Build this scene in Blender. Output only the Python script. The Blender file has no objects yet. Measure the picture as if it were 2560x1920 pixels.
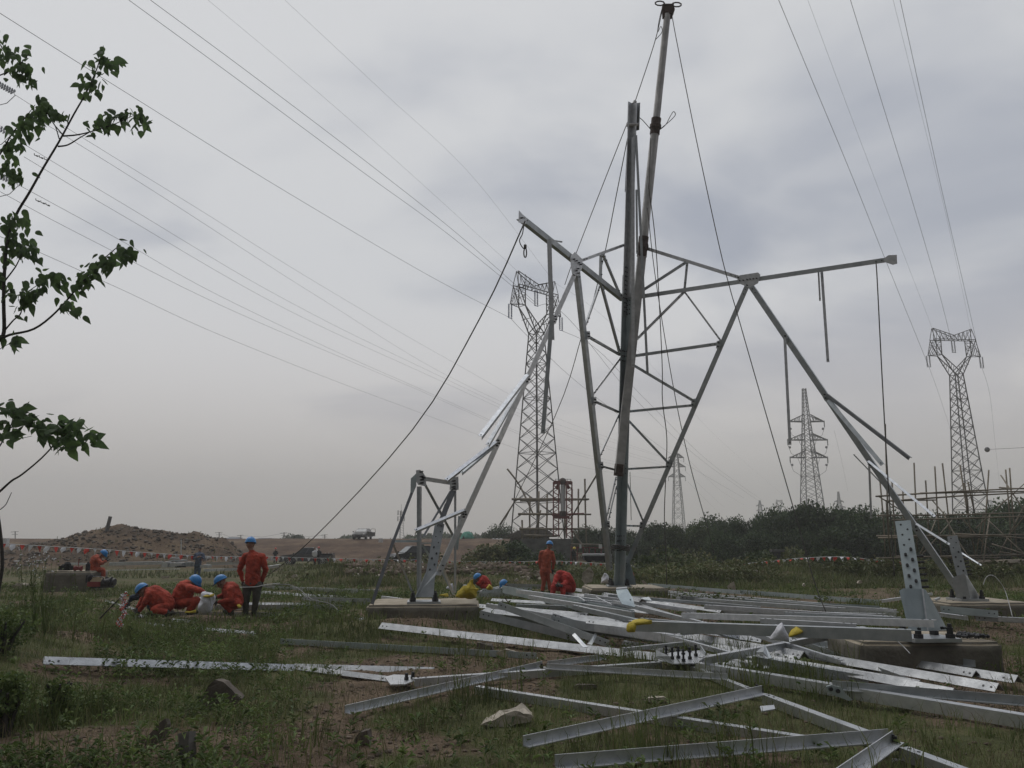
import bpy, bmesh, math, random
import numpy as np
from mathutils import Vector, Matrix, noise as mnoise
R = math.radians
C = bpy.context.scene.collection
SC = bpy.context.scene
random.seed(7)
rng = np.random.default_rng(11)

# ------------------------------------------------------------------ camera
CAM_Z, PITCH, FPX = 1.7, R(10.83), 2000.0
cam_d = bpy.data.cameras.new('camera')
cam = bpy.data.objects.new('camera', cam_d); C.objects.link(cam)
cam_d.sensor_fit = 'HORIZONTAL'; cam_d.sensor_width = 36.0
cam_d.lens = 36.0 * FPX / 2560.0
cam_d.clip_end = 12000; cam_d.clip_start = 0.1
cam.location = (0, 0, CAM_Z); cam.rotation_euler = (R(90) + PITCH, 0, 0)
SC.camera = cam

# ------------------------------------------------------------------ world: overcast cloud deck over a Nishita sky
wd = bpy.data.worlds.new('World'); SC.world = wd; wd.use_nodes = True
nt = wd.node_tree; nt.nodes.clear()
N = nt.nodes.new; L = nt.links.new
out = N('ShaderNodeOutputWorld')
sky = N('ShaderNodeTexSky'); sky.sky_type = 'NISHITA'; sky.sun_disc = False
SUN_EL, SUN_AZ = R(52), R(-35)
sky.sun_elevation = SUN_EL; sky.sun_rotation = SUN_AZ
bg1 = N('ShaderNodeBackground'); bg1.inputs[1].default_value = 0.08; L(sky.outputs[0], bg1.inputs[0])
tc = N('ShaderNodeTexCoord')
sep = N('ShaderNodeSeparateXYZ'); L(tc.outputs['Generated'], sep.inputs[0])
# cloud deck coordinates: project the direction on a plane overhead
mx = N('ShaderNodeMath'); mx.operation = 'ADD'; mx.inputs[1].default_value = 0.22; L(sep.outputs[2], mx.inputs[0])
mxc = N('ShaderNodeMath'); mxc.operation = 'MAXIMUM'; mxc.inputs[1].default_value = 0.05; L(mx.outputs[0], mxc.inputs[0])
dx = N('ShaderNodeMath'); dx.operation = 'DIVIDE'; L(sep.outputs[0], dx.inputs[0]); L(mxc.outputs[0], dx.inputs[1])
dy = N('ShaderNodeMath'); dy.operation = 'DIVIDE'; L(sep.outputs[1], dy.inputs[0]); L(mxc.outputs[0], dy.inputs[1])
cmb = N('ShaderNodeCombineXYZ'); L(dx.outputs[0], cmb.inputs[0]); L(dy.outputs[0], cmb.inputs[1])
mapn = N('ShaderNodeMapping'); mapn.inputs['Scale'].default_value = (0.75, 0.95, 1); mapn.inputs['Rotation'].default_value = (0, 0, R(-28)); mapn.inputs['Location'].default_value = (3.1, 1.4, 0)
L(cmb.outputs[0], mapn.inputs[0])
nz = N('ShaderNodeTexNoise'); nz.inputs['Scale'].default_value = 1.75; nz.inputs['Detail'].default_value = 5; nz.inputs['Roughness'].default_value = 0.48; nz.inputs['Distortion'].default_value = 0.35
L(mapn.outputs[0], nz.inputs['Vector'])
# the deck is thicker towards the right (east)
azb = N('ShaderNodeMath'); azb.operation = 'MULTIPLY_ADD'; azb.inputs[1].default_value = 0.30; azb.inputs[2].default_value = 0.02; L(sep.outputs[0], azb.inputs[0])
addn = N('ShaderNodeMath'); addn.operation = 'ADD'; L(nz.outputs[0], addn.inputs[0]); L(azb.outputs[0], addn.inputs[1])
cr = N('ShaderNodeValToRGB'); L(addn.outputs[0], cr.inputs[0])
cr.color_ramp.interpolation = 'EASE'
cr.color_ramp.elements[0].position = 0.45; cr.color_ramp.elements[0].color = (0.70, 0.71, 0.725, 1)
cr.color_ramp.elements[1].position = 0.74; cr.color_ramp.elements[1].color = (0.40, 0.43, 0.50, 1)
er = N('ShaderNodeValToRGB'); L(sep.outputs[2], er.inputs[0])      # haze near the horizon: elevation
er.color_ramp.elements[0].position = 0.0; er.color_ramp.elements[0].color = (1, 1, 1, 1)
er.color_ramp.elements[1].position = 0.33; er.color_ramp.elements[1].color = (0, 0, 0, 1)
er.color_ramp.interpolation = 'EASE'
hz = N('ShaderNodeValToRGB'); L(sep.outputs[2], hz.inputs[0])      # haze colour by elevation
e = hz.color_ramp.elements
e[0].position = 0.0; e[0].color = (0.46, 0.425, 0.39, 1)
e[1].position = 0.28; e[1].color = (0.84, 0.785, 0.755, 1)
m1 = N('ShaderNodeMixRGB'); L(er.outputs[0], m1.inputs[0]); L(cr.outputs[0], m1.inputs[1]); L(hz.outputs[0], m1.inputs[2])
# brighter zenith, out of the frame, as under every overcast sky
zr = N('ShaderNodeMapRange'); zr.inputs[1].default_value = 0.62; zr.inputs[2].default_value = 0.95; zr.inputs[3].default_value = 1.0; zr.inputs[4].default_value = 2.5
L(sep.outputs[2], zr.inputs[0])
m2 = N('ShaderNodeVectorMath'); m2.operation = 'SCALE'; L(m1.outputs[0], m2.inputs[0]); L(zr.outputs[0], m2.inputs['Scale'])
# the overcast is brighter in front of the camera than behind it: the scene is lit from behind and above
fr = N('ShaderNodeMapRange'); fr.interpolation_type = 'SMOOTHSTEP'; fr.inputs[1].default_value = -0.75; fr.inputs[2].default_value = 0.55; fr.inputs[3].default_value = 0.22; fr.inputs[4].default_value = 1.0
L(sep.outputs[1], fr.inputs[0])
m3 = N('ShaderNodeVectorMath'); m3.operation = 'SCALE'; L(m2.outputs[0], m3.inputs[0]); L(fr.outputs[0], m3.inputs['Scale'])
bg2 = N('ShaderNodeBackground'); bg2.inputs[1].default_value = 1.0; L(m3.outputs[0], bg2.inputs[0])
mixs = N('ShaderNodeMixShader'); mixs.inputs[0].default_value = 0.94; L(bg1.outputs[0], mixs.inputs[1]); L(bg2.outputs[0], mixs.inputs[2])
L(mixs.outputs[0], out.inputs[0])

sun_d = bpy.data.lights.new('sun', 'SUN'); sun_d.energy = 0.5; sun_d.angle = R(25); sun_d.color = (1, 0.97, 0.93)
sun = bpy.data.objects.new('sun', sun_d); C.objects.link(sun)
sd = Vector((math.sin(SUN_AZ) * math.cos(SUN_EL), math.cos(SUN_AZ) * math.cos(SUN_EL), math.sin(SUN_EL)))
sun.rotation_euler = sd.to_track_quat('Z', 'Y').to_euler(); sun.location = (0, 0, 60)
SC.view_settings.view_transform = 'Standard'; SC.view_settings.look = 'None'
SC.view_settings.exposure = 0.0; SC.view_settings.gamma = 1.0
SC.render.engine = 'CYCLES'
SC.cycles.volume_bounces = 2; SC.cycles.max_bounces = 6; SC.cycles.diffuse_bounces = 3
SC.cycles.use_denoising = True
SC.cycles.volume_step_rate = 4

# ------------------------------------------------------------------ where a sight line of the survey meets things
cp, sp = math.cos(PITCH), math.sin(PITCH)
def ray(px, py):
    a = (px - 1280.0) / FPX; b = (960.0 - py) / FPX
    return Vector((a, cp - b * sp, sp + b * cp))
O = Vector((0, 0, CAM_Z))
def at(px, py, Y): r = ray(px, py); return O + r * (Y / r.y)
def gz(px, py, z=0.0): r = ray(px, py); return O + r * ((z - CAM_Z) / r.z)
def onpl(px, py, P, n): r = ray(px, py); return O + r * ((P - O).dot(n) / r.dot(n))

# ------------------------------------------------------------------ terrain height
def _h(ix, iy, s):
    n = (ix * 374761393 + iy * 668265263 + s * 144665) & 0x7fffffff
    n = ((n ^ (n >> 13)) * 1274126177) & 0x7fffffff
    return ((n ^ (n >> 16)) & 0xffff) / 65535.0
def vnoise(x, y, s=0):
    x = np.asarray(x, float); y = np.asarray(y, float)
    ix = np.floor(x).astype(np.int64); iy = np.floor(y).astype(np.int64)
    fx = x - ix; fy = y - iy; fx = fx * fx * (3 - 2 * fx); fy = fy * fy * (3 - 2 * fy)
    a = _h(ix, iy, s); b = _h(ix + 1, iy, s); c = _h(ix, iy + 1, s); d = _h(ix + 1, iy + 1, s)
    return (a * (1 - fx) + b * fx) * (1 - fy) + (c * (1 - fx) + d * fx) * fy
def fbm(x, y, s=0, o=4):
    t = 0; a = 0.5; k = 0
    for i in range(o): t = t + a * vnoise(x * 2**i + 17 * i, y * 2**i - 9 * i, s + i); k += a; a *= 0.5
    return t / k
def sst(a, b, x): t = np.clip((x - a) / (b - a), 0, 1); return t * t * (3 - 2 * t)
def hgt(x, y):
    x = np.asarray(x, float); y = np.asarray(y, float)
    z = np.interp(y, [0, 20, 44, 82, 95, 3000], [0, 0, -0.5, -1.1, -1.1, -1.1])
    az = x / np.maximum(y, 1)                                       # bearing
    # brown embankment behind the parked cars
    field = sst(93, 112, y) * 2.50 * (1 - 0.25 * sst(0.0, 0.1, az)) * (1 - .95 * sst(128, 230, y))
    z = z + field
    # long spoil heap at the left
    n1 = fbm(x * .45, y * .45, 5, 5)
    hp = np.array([-200, 0, 100, 150, 200, 270, 310, 360, 400, 470, 520, 560, 600, 650])
    prof = np.interp(az, (hp - 1280) / 2000 / 1.018, [0, 1.3, 2.2, 2.45, 2.85, 3.25, 3.6, 3.4, 3.2, 2.95, 2.8, 2.5, 1.5, 0])
    z = z + np.exp(-np.abs((y - 70) / 8.5) ** 3) * prof * (0.93 + (n1 - .5) * .42)
    # scrubby berm across the middle ground
    bw = sst(-.30, -.22, az) * (1 - .55 * sst(-.02, .06, az) * (1 - sst(.16, .26, az)))
    z = z + np.exp(-((y - 37) / 5.0) ** 2) * bw * (0.74 - .22 * sst(.08, .2, az) + (fbm(x * .5, y * .5, 9, 4) - .5) * .4)
    # mound at the near left under the bush
    z = z + np.exp(-((x + 6.9) / 1.9) ** 2 - ((y - 9.5) / 3.6) ** 2) * .55
    z = z + np.exp(-((x + 3.2) / 1.7) ** 2 - ((y - 6.4) / 1.4) ** 2) * .16
    # earth heaped against the footings
    z = z + np.exp(-((x + 1.75) / 1.9) ** 2 - ((y - 15.3) / .8) ** 2) * .24 + np.exp(-((x - 5.3) / 1.7) ** 2 - ((y - 10.0) / .6) ** 2) * .03 + np.exp(-((x - 3) / 1.8) ** 2 - ((y - 20.7) / .9) ** 2) * .28 + np.exp(-((x - 9.7) / 1.6) ** 2 - ((y - 16.4) / .7) ** 2) * .12
    # unevenness
    near = 1 - sst(30, 60, y)
    z = z + near * ((fbm(x * .55, y * .55, 21, 4) - .5) * .10 + (fbm(x * 3.1, y * 3.1, 31, 3) - .5) * .06)
    z = z + (1 - near) * (fbm(x * .2, y * .2, 41, 4) - .5) * .3 * (1 - sst(200, 400, y))
    return z
def H(x, y): return float(hgt(np.array([x]), np.array([y]))[0])
def soil(x, y):                                                    # 1 = bare soil
    s = fbm(x * .62 + 3, y * .62, 55, 5) + .13 * fbm(x * 4, y * 4, 66, 2) - .065
    s = s + .12 * np.exp(-((x + 5.6) / 1.5) ** 2 - ((y - 10.6) / 2.0) ** 2) + .10 * np.exp(-((x + 2.3) / 1.2) ** 2 - ((y - 7.6) / .8) ** 2)
    return sst(.475, .555, s + .06 * sst(.5, 3, x) * (1 - sst(9, 13, y)) - .045 * sst(0, -2.5, x) * (1 - sst(16, 22, y)))

# ------------------------------------------------------------------ materials
def mat(name, col, rough=0.6, metal=0.0, var=0.15, scale=8.0, bump=0.0, bscale=40.0, col2=None, stretch=None, coord='Object', spec=0.5, sheen=0):
    m = bpy.data.materials.new(name); m.use_nodes = True
    t = m.node_tree; b = t.nodes['Principled BSDF']
    b.inputs['Roughness'].default_value = rough; b.inputs['Metallic'].default_value = metal
    b.inputs['Specular IOR Level'].default_value = spec
    c = t.nodes.new('ShaderNodeTexCoord'); mp = t.nodes.new('ShaderNodeMapping')
    if stretch: mp.inputs['Scale'].default_value = stretch
    t.links.new(c.outputs[coord], mp.inputs[0])
    n = t.nodes.new('ShaderNodeTexNoise'); n.inputs['Scale'].default_value = scale; n.inputs['Detail'].default_value = 6; n.inputs['Roughness'].default_value = .6
    t.links.new(mp.outputs[0], n.inputs['Vector'])
    r = t.nodes.new('ShaderNodeValToRGB')
    c2 = col2 or tuple(x * (1 - 2 * var) for x in col)
    c1 = col if col2 else tuple(min(1, x * (1 + var)) for x in col)
    r.color_ramp.elements[0].position = .33; r.color_ramp.elements[0].color = (*c1, 1)
    r.color_ramp.elements[1].position = .67; r.color_ramp.elements[1].color = (*c2, 1)
    t.links.new(n.outputs[0], r.inputs[0]); t.links.new(r.outputs[0], b.inputs['Base Color'])
    rr = t.nodes.new('ShaderNodeMapRange'); rr.inputs[3].default_value = rough * .85; rr.inputs[4].default_value = min(1, rough * 1.2)
    t.links.new(n.outputs[0], rr.inputs[0]); t.links.new(rr.outputs[0], b.inputs['Roughness'])
    if bump:
        n2 = t.nodes.new('ShaderNodeTexNoise'); n2.inputs['Scale'].default_value = bscale; n2.inputs['Detail'].default_value = 5
        t.links.new(mp.outputs[0], n2.inputs['Vector'])
        bp = t.nodes.new('ShaderNodeBump'); bp.inputs['Strength'].default_value = bump; bp.inputs['Distance'].default_value = .02
        t.links.new(n2.outputs[0], bp.inputs['Height']); t.links.new(bp.outputs[0], b.inputs['Normal'])
    return m
M = {}
M['zinc'] = mat('galvanised_steel', (.62, .63, .64), .38, .9, 0, 9, .12, 120, col2=(.46, .475, .49))
M['zincw'] = mat('fresh_galvanised_steel', (.40, .41, .42), .5, .82, 0, 7, .25, 45, col2=(.29, .30, .31))
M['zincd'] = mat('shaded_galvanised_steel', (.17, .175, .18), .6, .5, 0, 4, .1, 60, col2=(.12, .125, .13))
M['zinc2'] = mat('galvanised_steel_dull', (.46, .48, .49), .4, .8, 0, 6, .12, 90, col2=(.33, .355, .365))
M['zinc3'] = mat('galvanised_steel_greenish', (.46, .52, .53), .45, .6, 0, 2.5, .1, 60, col2=(.33, .38, .395))
M['pole'] = mat('dull_aluminium', (.48, .475, .465), .55, .5, .15, 3)
M['rust'] = mat('rusty_sleeve', (.10, .075, .065), .8, .2, .25, 12)
M['bolt'] = mat('dark_bolt', (.05, .05, .052), .5, .5, .1, 20)
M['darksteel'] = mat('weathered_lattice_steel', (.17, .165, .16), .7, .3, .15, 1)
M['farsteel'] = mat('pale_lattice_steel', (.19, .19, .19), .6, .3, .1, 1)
M['wire'] = mat('aluminium_wire', (.16, .16, .16), .6, .3, .1, 1)
M['rope'] = mat('fibre_rope', (.10, .095, .085), .9, 0, .2, 20)
M['glassins'] = mat('blue_insulator_glass', (.03, .07, .20), .25, 0, .2, 3)
M['greyins'] = mat('grey_insulator', (.14, .155, .19), .35, 0, .2, 3)
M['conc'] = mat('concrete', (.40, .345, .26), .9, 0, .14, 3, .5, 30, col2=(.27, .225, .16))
M['concside'] = mat('side_concrete', (.19, .172, .14), .95, 0, 0, 2.2, .7, 18, col2=(.10, .092, .07))  # darker concrete for every face that does not point up
M['orange'] = mat('orange_workwear', (.40, .052, .026), .85, 0, .25, 6, .5, 14)
M['orange2'] = mat('faded_orange_workwear', (.40, .085, .045), .85, 0, .22, 6, .5, 14)
M['redcloth'] = mat('red_workwear', (.40, .035, .025), .85, 0, .18, 6, .5, 14)
M['olive'] = mat('olive_trousers', (.075, .072, .058), .9, 0, .2, 6, .5, 14)
M['navy'] = mat('navy_cloth', (.018, .028, .045), .85, 0, .2, 6, .5, 14)
M['bluegrey'] = mat('bluegrey_jacket', (.10, .125, .18), .85, 0, .2, 6, .5, 14)
M['jeans'] = mat('blue_jeans', (.09, .13, .19), .85, 0, .25, 4, .5, 14)
M['black'] = mat('black_cloth', (.015, .015, .017), .85, 0, .2, 6, .5, 14)
M['helmet'] = mat('blue_helmet', (.025, .20, .50), .35, 0, .06, 4)
M['redhelmet'] = mat('red_helmet', (.55, .05, .03), .35, 0, .06, 4)
M['yelhelmet'] = mat('yellow_helmet', (.6, .45, .04), .35, 0, .06, 4)
M['skin'] = mat('skin', (.30, .16, .11), .6, 0, .1, 10)
M['hair'] = mat('dark_hair', (.012, .010, .009), .6, 0, .1, 10)
M['glove'] = mat('work_glove', (.06, .055, .05), .9, 0, .2, 10)
M['boot'] = mat('boot', (.03, .028, .025), .7, 0, .2, 10)
M['sack'] = mat('white_woven_sack', (.55, .55, .58), .7, 0, .12, 8, .5, 30)
M['yellow'] = mat('yellow_sack', (.50, .38, .03), .7, 0, .15, 8, .5, 30)
M['flagred'] = mat('red_flag', (.62, .05, .03), .7, 0, .1, 5)
M['flagwhite'] = mat('white_flag', (.68, .68, .70), .7, 0, .06, 5)
M['bark'] = mat('bark', (.055, .050, .044), .9, 0, .2, 12, .4, 40)
M['bamboo'] = mat('bamboo_pole', (.23, .195, .145), .75, 0, .25, 1.2)
M['paint_red'] = mat('red_painted_steel', (.20, .055, .048), .6, .1, .2, 2)
M['carblack'] = mat('black_car_paint', (.012, .013, .016), .25, .1, .1, 3)
M['carsilver'] = mat('silver_car_paint', (.17, .165, .155), .5, .1, .1, 3)
M['cargrey'] = mat('dark_grey_car_paint', (.075, .076, .078), .3, .1, .1, 3)
M['glass'] = mat('car_glass', (.04, .045, .05), .08, 0, .02, 1)
M['windscreen'] = mat('sky_pale_windscreen', (.20, .21, .215), .3, 0, .05, 1)  # sky reflection on the glass put in as a pale base colour
M['carwhite'] = mat('pale_bonnet_paint', (.30, .30, .30), .3, .2, .05, 1)
M['tyre'] = mat('tyre', (.015, .015, .015), .85, 0, .1, 10)
M['rim'] = mat('alloy_rim', (.5, .5, .5), .4, .7, .05, 10)
M['lamp'] = mat('headlight_glass', (.6, .6, .6), .15, .2, .05, 10)
M['tent'] = mat('green_tarpaulin', (.05, .24, .17), .7, 0, .12, 1.5, .4, 6)
M['plastic'] = mat('white_plastic', (.6, .6, .6), .6, 0, .1, 3)
M['wall'] = mat('grey_block_wall', (.12, .12, .115), .9, 0, .25, 1.2, .3, 8)
M['wood'] = mat('grey_timber', (.16, .145, .13), .9, 0, .25, 4)
M['enginewhite'] = mat('cream_fuel_tank', (.50, .40, .27), .5, 0, .08, 3)
M['enginered'] = mat('red_engine', (.22, .03, .03), .5, 0, .1, 3)
M['rock'] = mat('pale_stone', (.42, .37, .30), .95, 0, .2, 6, .6, 25)
M['rock2'] = mat('brown_stone', (.115, .095, .075), .95, 0, .2, 6, .6, 25)
M['clod'] = mat('earth_clod', (.15, .112, .08), .98, 0, .25, 5, .7, 30)
M['bluefar'] = mat('far_roof', (.10, .12, .15), .9, 0, .1, .3)
def leafmat(name, c1, c2, c3, scale=.8, trans=.25, rough=.6):
    m = bpy.data.materials.new(name); m.use_nodes = True; t = m.node_tree; b = t.nodes['Principled BSDF']
    g = t.nodes.new('ShaderNodeNewGeometry'); r = t.nodes.new('ShaderNodeValToRGB')
    r.color_ramp.elements[0].color = (*c1, 1); r.color_ramp.elements[1].color = (*c3, 1)
    el = r.color_ramp.elements.new(.5); el.color = (*c2, 1)
    t.links.new(g.outputs['Random Per Island'], r.inputs[0])
    n = t.nodes.new('ShaderNodeTexNoise'); n.inputs['Scale'].default_value = scale
    c = t.nodes.new('ShaderNodeTexCoord'); t.links.new(c.outputs['Object'], n.inputs['Vector'])
    mr = t.nodes.new('ShaderNodeMapRange'); mr.inputs[1].default_value = .35; mr.inputs[2].default_value = .65; mr.inputs[3].default_value = .65; mr.inputs[4].default_value = 1.35
    t.links.new(n.outputs[0], mr.inputs[0])
    v = t.nodes.new('ShaderNodeVectorMath'); v.operation = 'SCALE'; t.links.new(r.outputs[0], v.inputs[0]); t.links.new(mr.outputs[0], v.inputs['Scale'])
    t.links.new(v.outputs[0], b.inputs['Base Color']); b.inputs['Roughness'].default_value = rough
    b.inputs['Specular IOR Level'].default_value = .25
    tr = t.nodes.new('ShaderNodeBsdfTranslucent'); t.links.new(v.outputs[0], tr.inputs[0])
    mx = t.nodes.new('ShaderNodeMixShader'); mx.inputs[0].default_value = trans
    o = t.nodes['Material Output']; t.links.new(b.outputs[0], mx.inputs[1]); t.links.new(tr.outputs[0], mx.inputs[2]); t.links.new(mx.outputs[0], o.inputs[0])
    return m
M['leaf'] = leafmat('mulberry_leaf', (.075, .115, .055), (.09, .14, .06), (.12, .19, .065), 3, .5)
M['tree'] = leafmat('tree_foliage', (.028, .05, .022), (.046, .078, .029), (.075, .11, .04), .45)
M['tree2'] = leafmat('tree_foliage_fresh', (.040, .065, .022), (.060, .088, .03), (.09, .12, .04), .45)
M['grass'] = leafmat('grass_blades', (.085, .105, .036), (.115, .15, .048), (.19, .195, .085), 1.0, .3)
M['dry'] = leafmat('dry_grass', (.14, .11, .07), (.19, .155, .09), (.11, .12, .05), 1.0, .3)
M['weed'] = leafmat('weed_leaves', (.07, .11, .035), (.10, .145, .04), (.15, .19, .06), 2, .3)
M['scrub'] = leafmat('scrub_foliage', (.09, .11, .045), (.13, .155, .06), (.20, .18, .10), .7, .25)

# ------------------------------------------------------------------ mesh building
WL = {}
def tag(o, label=None, cat=None, group=None, kind=None):
    if label: o['label'] = label
    if cat: o['category'] = cat
    if group: o['group'] = group
    if kind: o['kind'] = kind
    return o
def empty(name, loc, label=None, cat=None, group=None):
    o = bpy.data.objects.new(name, None); C.objects.link(o); o.location = loc; o.empty_display_size = .2
    WL[o] = Vector(loc); return tag(o, label, cat, group)
class MB:
    def __init__(s): s.v = []; s.f = []; s.m = []; s.mi = 0; s.cuts = []
    def add(s, vs, fs):
        n = len(s.v); s.v += [tuple(v) for v in vs]; s.f += [tuple(i + n for i in f) for f in fs]; s.m += [s.mi] * len(fs)
    def prism(s, poly0, poly1):
        n = len(poly0); vs = list(poly0) + list(poly1)
        fs = [tuple(range(n))[::-1], tuple(range(n, 2 * n))] + [(i, (i + 1) % n, n + (i + 1) % n, n + i) for i in range(n)]
        s.add(vs, fs)
    def box(s, c, d, rz=0.0):
        c = Vector(c); x, y, z = d[0] / 2, d[1] / 2, d[2] / 2; q = Matrix.Rotation(rz, 3, 'Z')
        p = lambda a, b, e: c + q @ Vector((a * x, b * y, e * z))
        s.prism([p(-1, -1, -1), p(1, -1, -1), p(1, 1, -1), p(-1, 1, -1)], [p(-1, -1, 1), p(1, -1, 1), p(1, 1, 1), p(-1, 1, 1)])
    def sect(s, p0, p1, prof, u, k=1.0):
        """a straight member: profile points in the (u, v) frame, v = axis x u"""
        p0 = Vector(p0); p1 = Vector(p1); a = (p1 - p0).normalized(); u = Vector(u); u = (u - a * u.dot(a)).normalized(); v = a.cross(u)
        s.prism([p0 + u * x + v * y for x, y in prof], [p1 + u * x * k + v * y * k for x, y in prof])
    def stick(s, p0, p1, w, h=None):
        h = h or w; p0 = Vector(p0); p1 = Vector(p1); a = p1 - p0
        u = Vector((0, 0, 1)).cross(a); 
        if u.length < 1e-4 * a.length: u = Vector((1, 0, 0))
        s.sect(p0, p1, [(-w / 2, -h / 2), (w / 2, -h / 2), (w / 2, h / 2), (-w / 2, h / 2)], u)
    def angle(s, p0, p1, w, t, u, v):
        """equal angle: flanges run from the corner line p0-p1 along u and v"""
        p0 = Vector(p0); p1 = Vector(p1); a = (p1 - p0).normalized()
        u = Vector(u); u = (u - a * u.dot(a)).normalized(); v = Vector(v); v = (v - a * v.dot(a) - u * v.dot(u)).normalized()
        pr = [(0, 0), (w, 0), (w, t), (t, t), (t, w), (0, w)]
        A = [p0 + u * x + v * y for x, y in pr]; B = [p1 + u * x + v * y for x, y in pr]
        if a.cross(u).dot(v) < 0: A = A[::-1]; B = B[::-1]
        n = len(s.v); s.v += [tuple(q) for q in A + B]
        fs = [(i, (i + 1) % 6, 6 + (i + 1) % 6, 6 + i) for i in range(6)]
        if a.cross(u).dot(v) < 0: caps = [(2, 3, 4, 5), (5, 0, 1, 2)]
        else: caps = [(0, 1, 2, 3), (3, 4, 5, 0)]
        for c in caps: fs.append(tuple(c)); fs.append(tuple(i + 6 for i in c))
        s.f += [tuple(i + n for i in f) for f in fs]; s.m += [s.mi] * len(fs)
    def tube(s, pts, r, n=8, cap=True):
        pts = [Vector(p) for p in pts]; rs = r if isinstance(r, (list, tuple)) else [r] * len(pts)
        base = len(s.v); up = None
        for i, p in enumerate(pts):
            a = (pts[min(i + 1, len(pts) - 1)] - pts[max(i - 1, 0)]).normalized()
            if up is None: up = Vector((0, 0, 1)) if abs(a.z) < .9 else Vector((1, 0, 0))
            u = up - a * up.dot(a); u.normalize(); v = a.cross(u); up = u
            for k in range(n):
                t = 2 * math.pi * k / n; s.v.append(tuple(p + (u * math.cos(t) + v * math.sin(t)) * rs[i]))
        for i in range(len(pts) - 1):
            for k in range(n):
                s.f.append((base + i * n + k, base + i * n + (k + 1) % n, base + (i + 1) * n + (k + 1) % n, base + (i + 1) * n + k)); s.m.append(s.mi)
        if cap:
            s.f.append(tuple(base + k for k in range(n))[::-1]); s.m.append(s.mi)
            s.f.append(tuple(base + (len(pts) - 1) * n + k for k in range(n))); s.m.append(s.mi)
    def cyl(s, p0, p1, r, n=8, r1=None): s.cuts.append((len(s.v), len(s.f))); s.tube([p0, p1], [r, r if r1 is None else r1], n)
    def ball(s, c, r, n=8, sc=(1, 1, 1)):
        c = Vector(c); rows = max(4, n // 2 + 1); vs = []; fs = []
        for i in range(rows + 1):
            th = math.pi * i / rows
            for k in range(n):
                ph = 2 * math.pi * k / n
                vs.append(c + Vector((math.sin(th) * math.cos(ph) * sc[0], math.sin(th) * math.sin(ph) * sc[1], math.cos(th) * sc[2])) * r)
        for i in range(rows):
            for k in range(n): fs.append((i * n + k, (i + 1) * n + k, (i + 1) * n + (k + 1) % n, i * n + (k + 1) % n))
        s.add(vs, fs)
    def build(s, name, mt, parent=None, smooth=False, loc=None):
        if name in ('bolts', 'anchor_nuts'):                             # every bolt is a piece of its own
            k = 3 if name == 'anchor_nuts' else 1; cs = s.cuts
            for i in range(0, len(cs), k):
                v0, f0 = cs[i]; v1, f1 = cs[i + k] if i + k < len(cs) else (len(s.v), len(s.f))
                q = MB(); q.v = s.v[v0:v1]; q.f = [tuple(j - v0 for j in f) for f in s.f[f0:f1]]; q.m = [0] * len(q.f)
                o = q.build('bolt' if k == 1 else 'anchor_nut', mt, parent)
            return o
        me = bpy.data.meshes.new(name); o = bpy.data.objects.new(name, me); C.objects.link(o)
        V = np.array(s.v, float).reshape(-1, 3)
        if parent is not None: off = np.array(WL[parent]); o.parent = parent; WL[o] = WL[parent]
        else:
            if loc is None: lo, hi = V.min(0), V.max(0); off = np.array([(lo[0] + hi[0]) / 2, (lo[1] + hi[1]) / 2, lo[2]])
            else: off = np.array(loc, float)
            o.location = off; WL[o] = Vector(off)
        me.from_pydata((V - off).tolist(), [], s.f)
        for k in (mt if isinstance(mt, (list, tuple)) else [mt]): me.materials.append(M[k])
        if any(s.m): me.polygons.foreach_set('material_index', s.m)
        if smooth: me.polygons.foreach_set('use_smooth', [True] * len(me.polygons))
        me.update(); return o
def raw(name, V, F, mt, loc=(0, 0, 0), smooth=False, parent=None):
    """fast mesh from arrays; F is (n,k)"""
    me = bpy.data.meshes.new(name); V = np.asarray(V, np.float32); F = np.asarray(F, np.int32); k = F.shape[1]
    me.vertices.add(len(V)); me.vertices.foreach_set('co', V.ravel())
    me.loops.add(F.size); me.loops.foreach_set('vertex_index', F.ravel())
    me.polygons.add(len(F)); me.polygons.foreach_set('loop_start', np.arange(0, F.size, k, dtype=np.int32)); me.polygons.foreach_set('loop_total', np.full(len(F), k, np.int32))
    if smooth: me.polygons.foreach_set('use_smooth', np.ones(len(F), bool))
    me.update(); me.validate(); me.materials.append(M[mt] if isinstance(mt, str) else mt)
    o = bpy.data.objects.new(name, me); C.objects.link(o); o.location = loc
    if parent is not None: o.parent = parent
    WL[o] = Vector(loc); return o
def copy_tree(o, parent=None):
    c = o.copy(); C.objects.link(c); c.parent = parent
    for ch in list(KIDS.get(o, [])): copy_tree(ch, c)
    return c
KIDS = {}
def kid(p, *cs): KIDS.setdefault(p, []).extend(cs)

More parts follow.
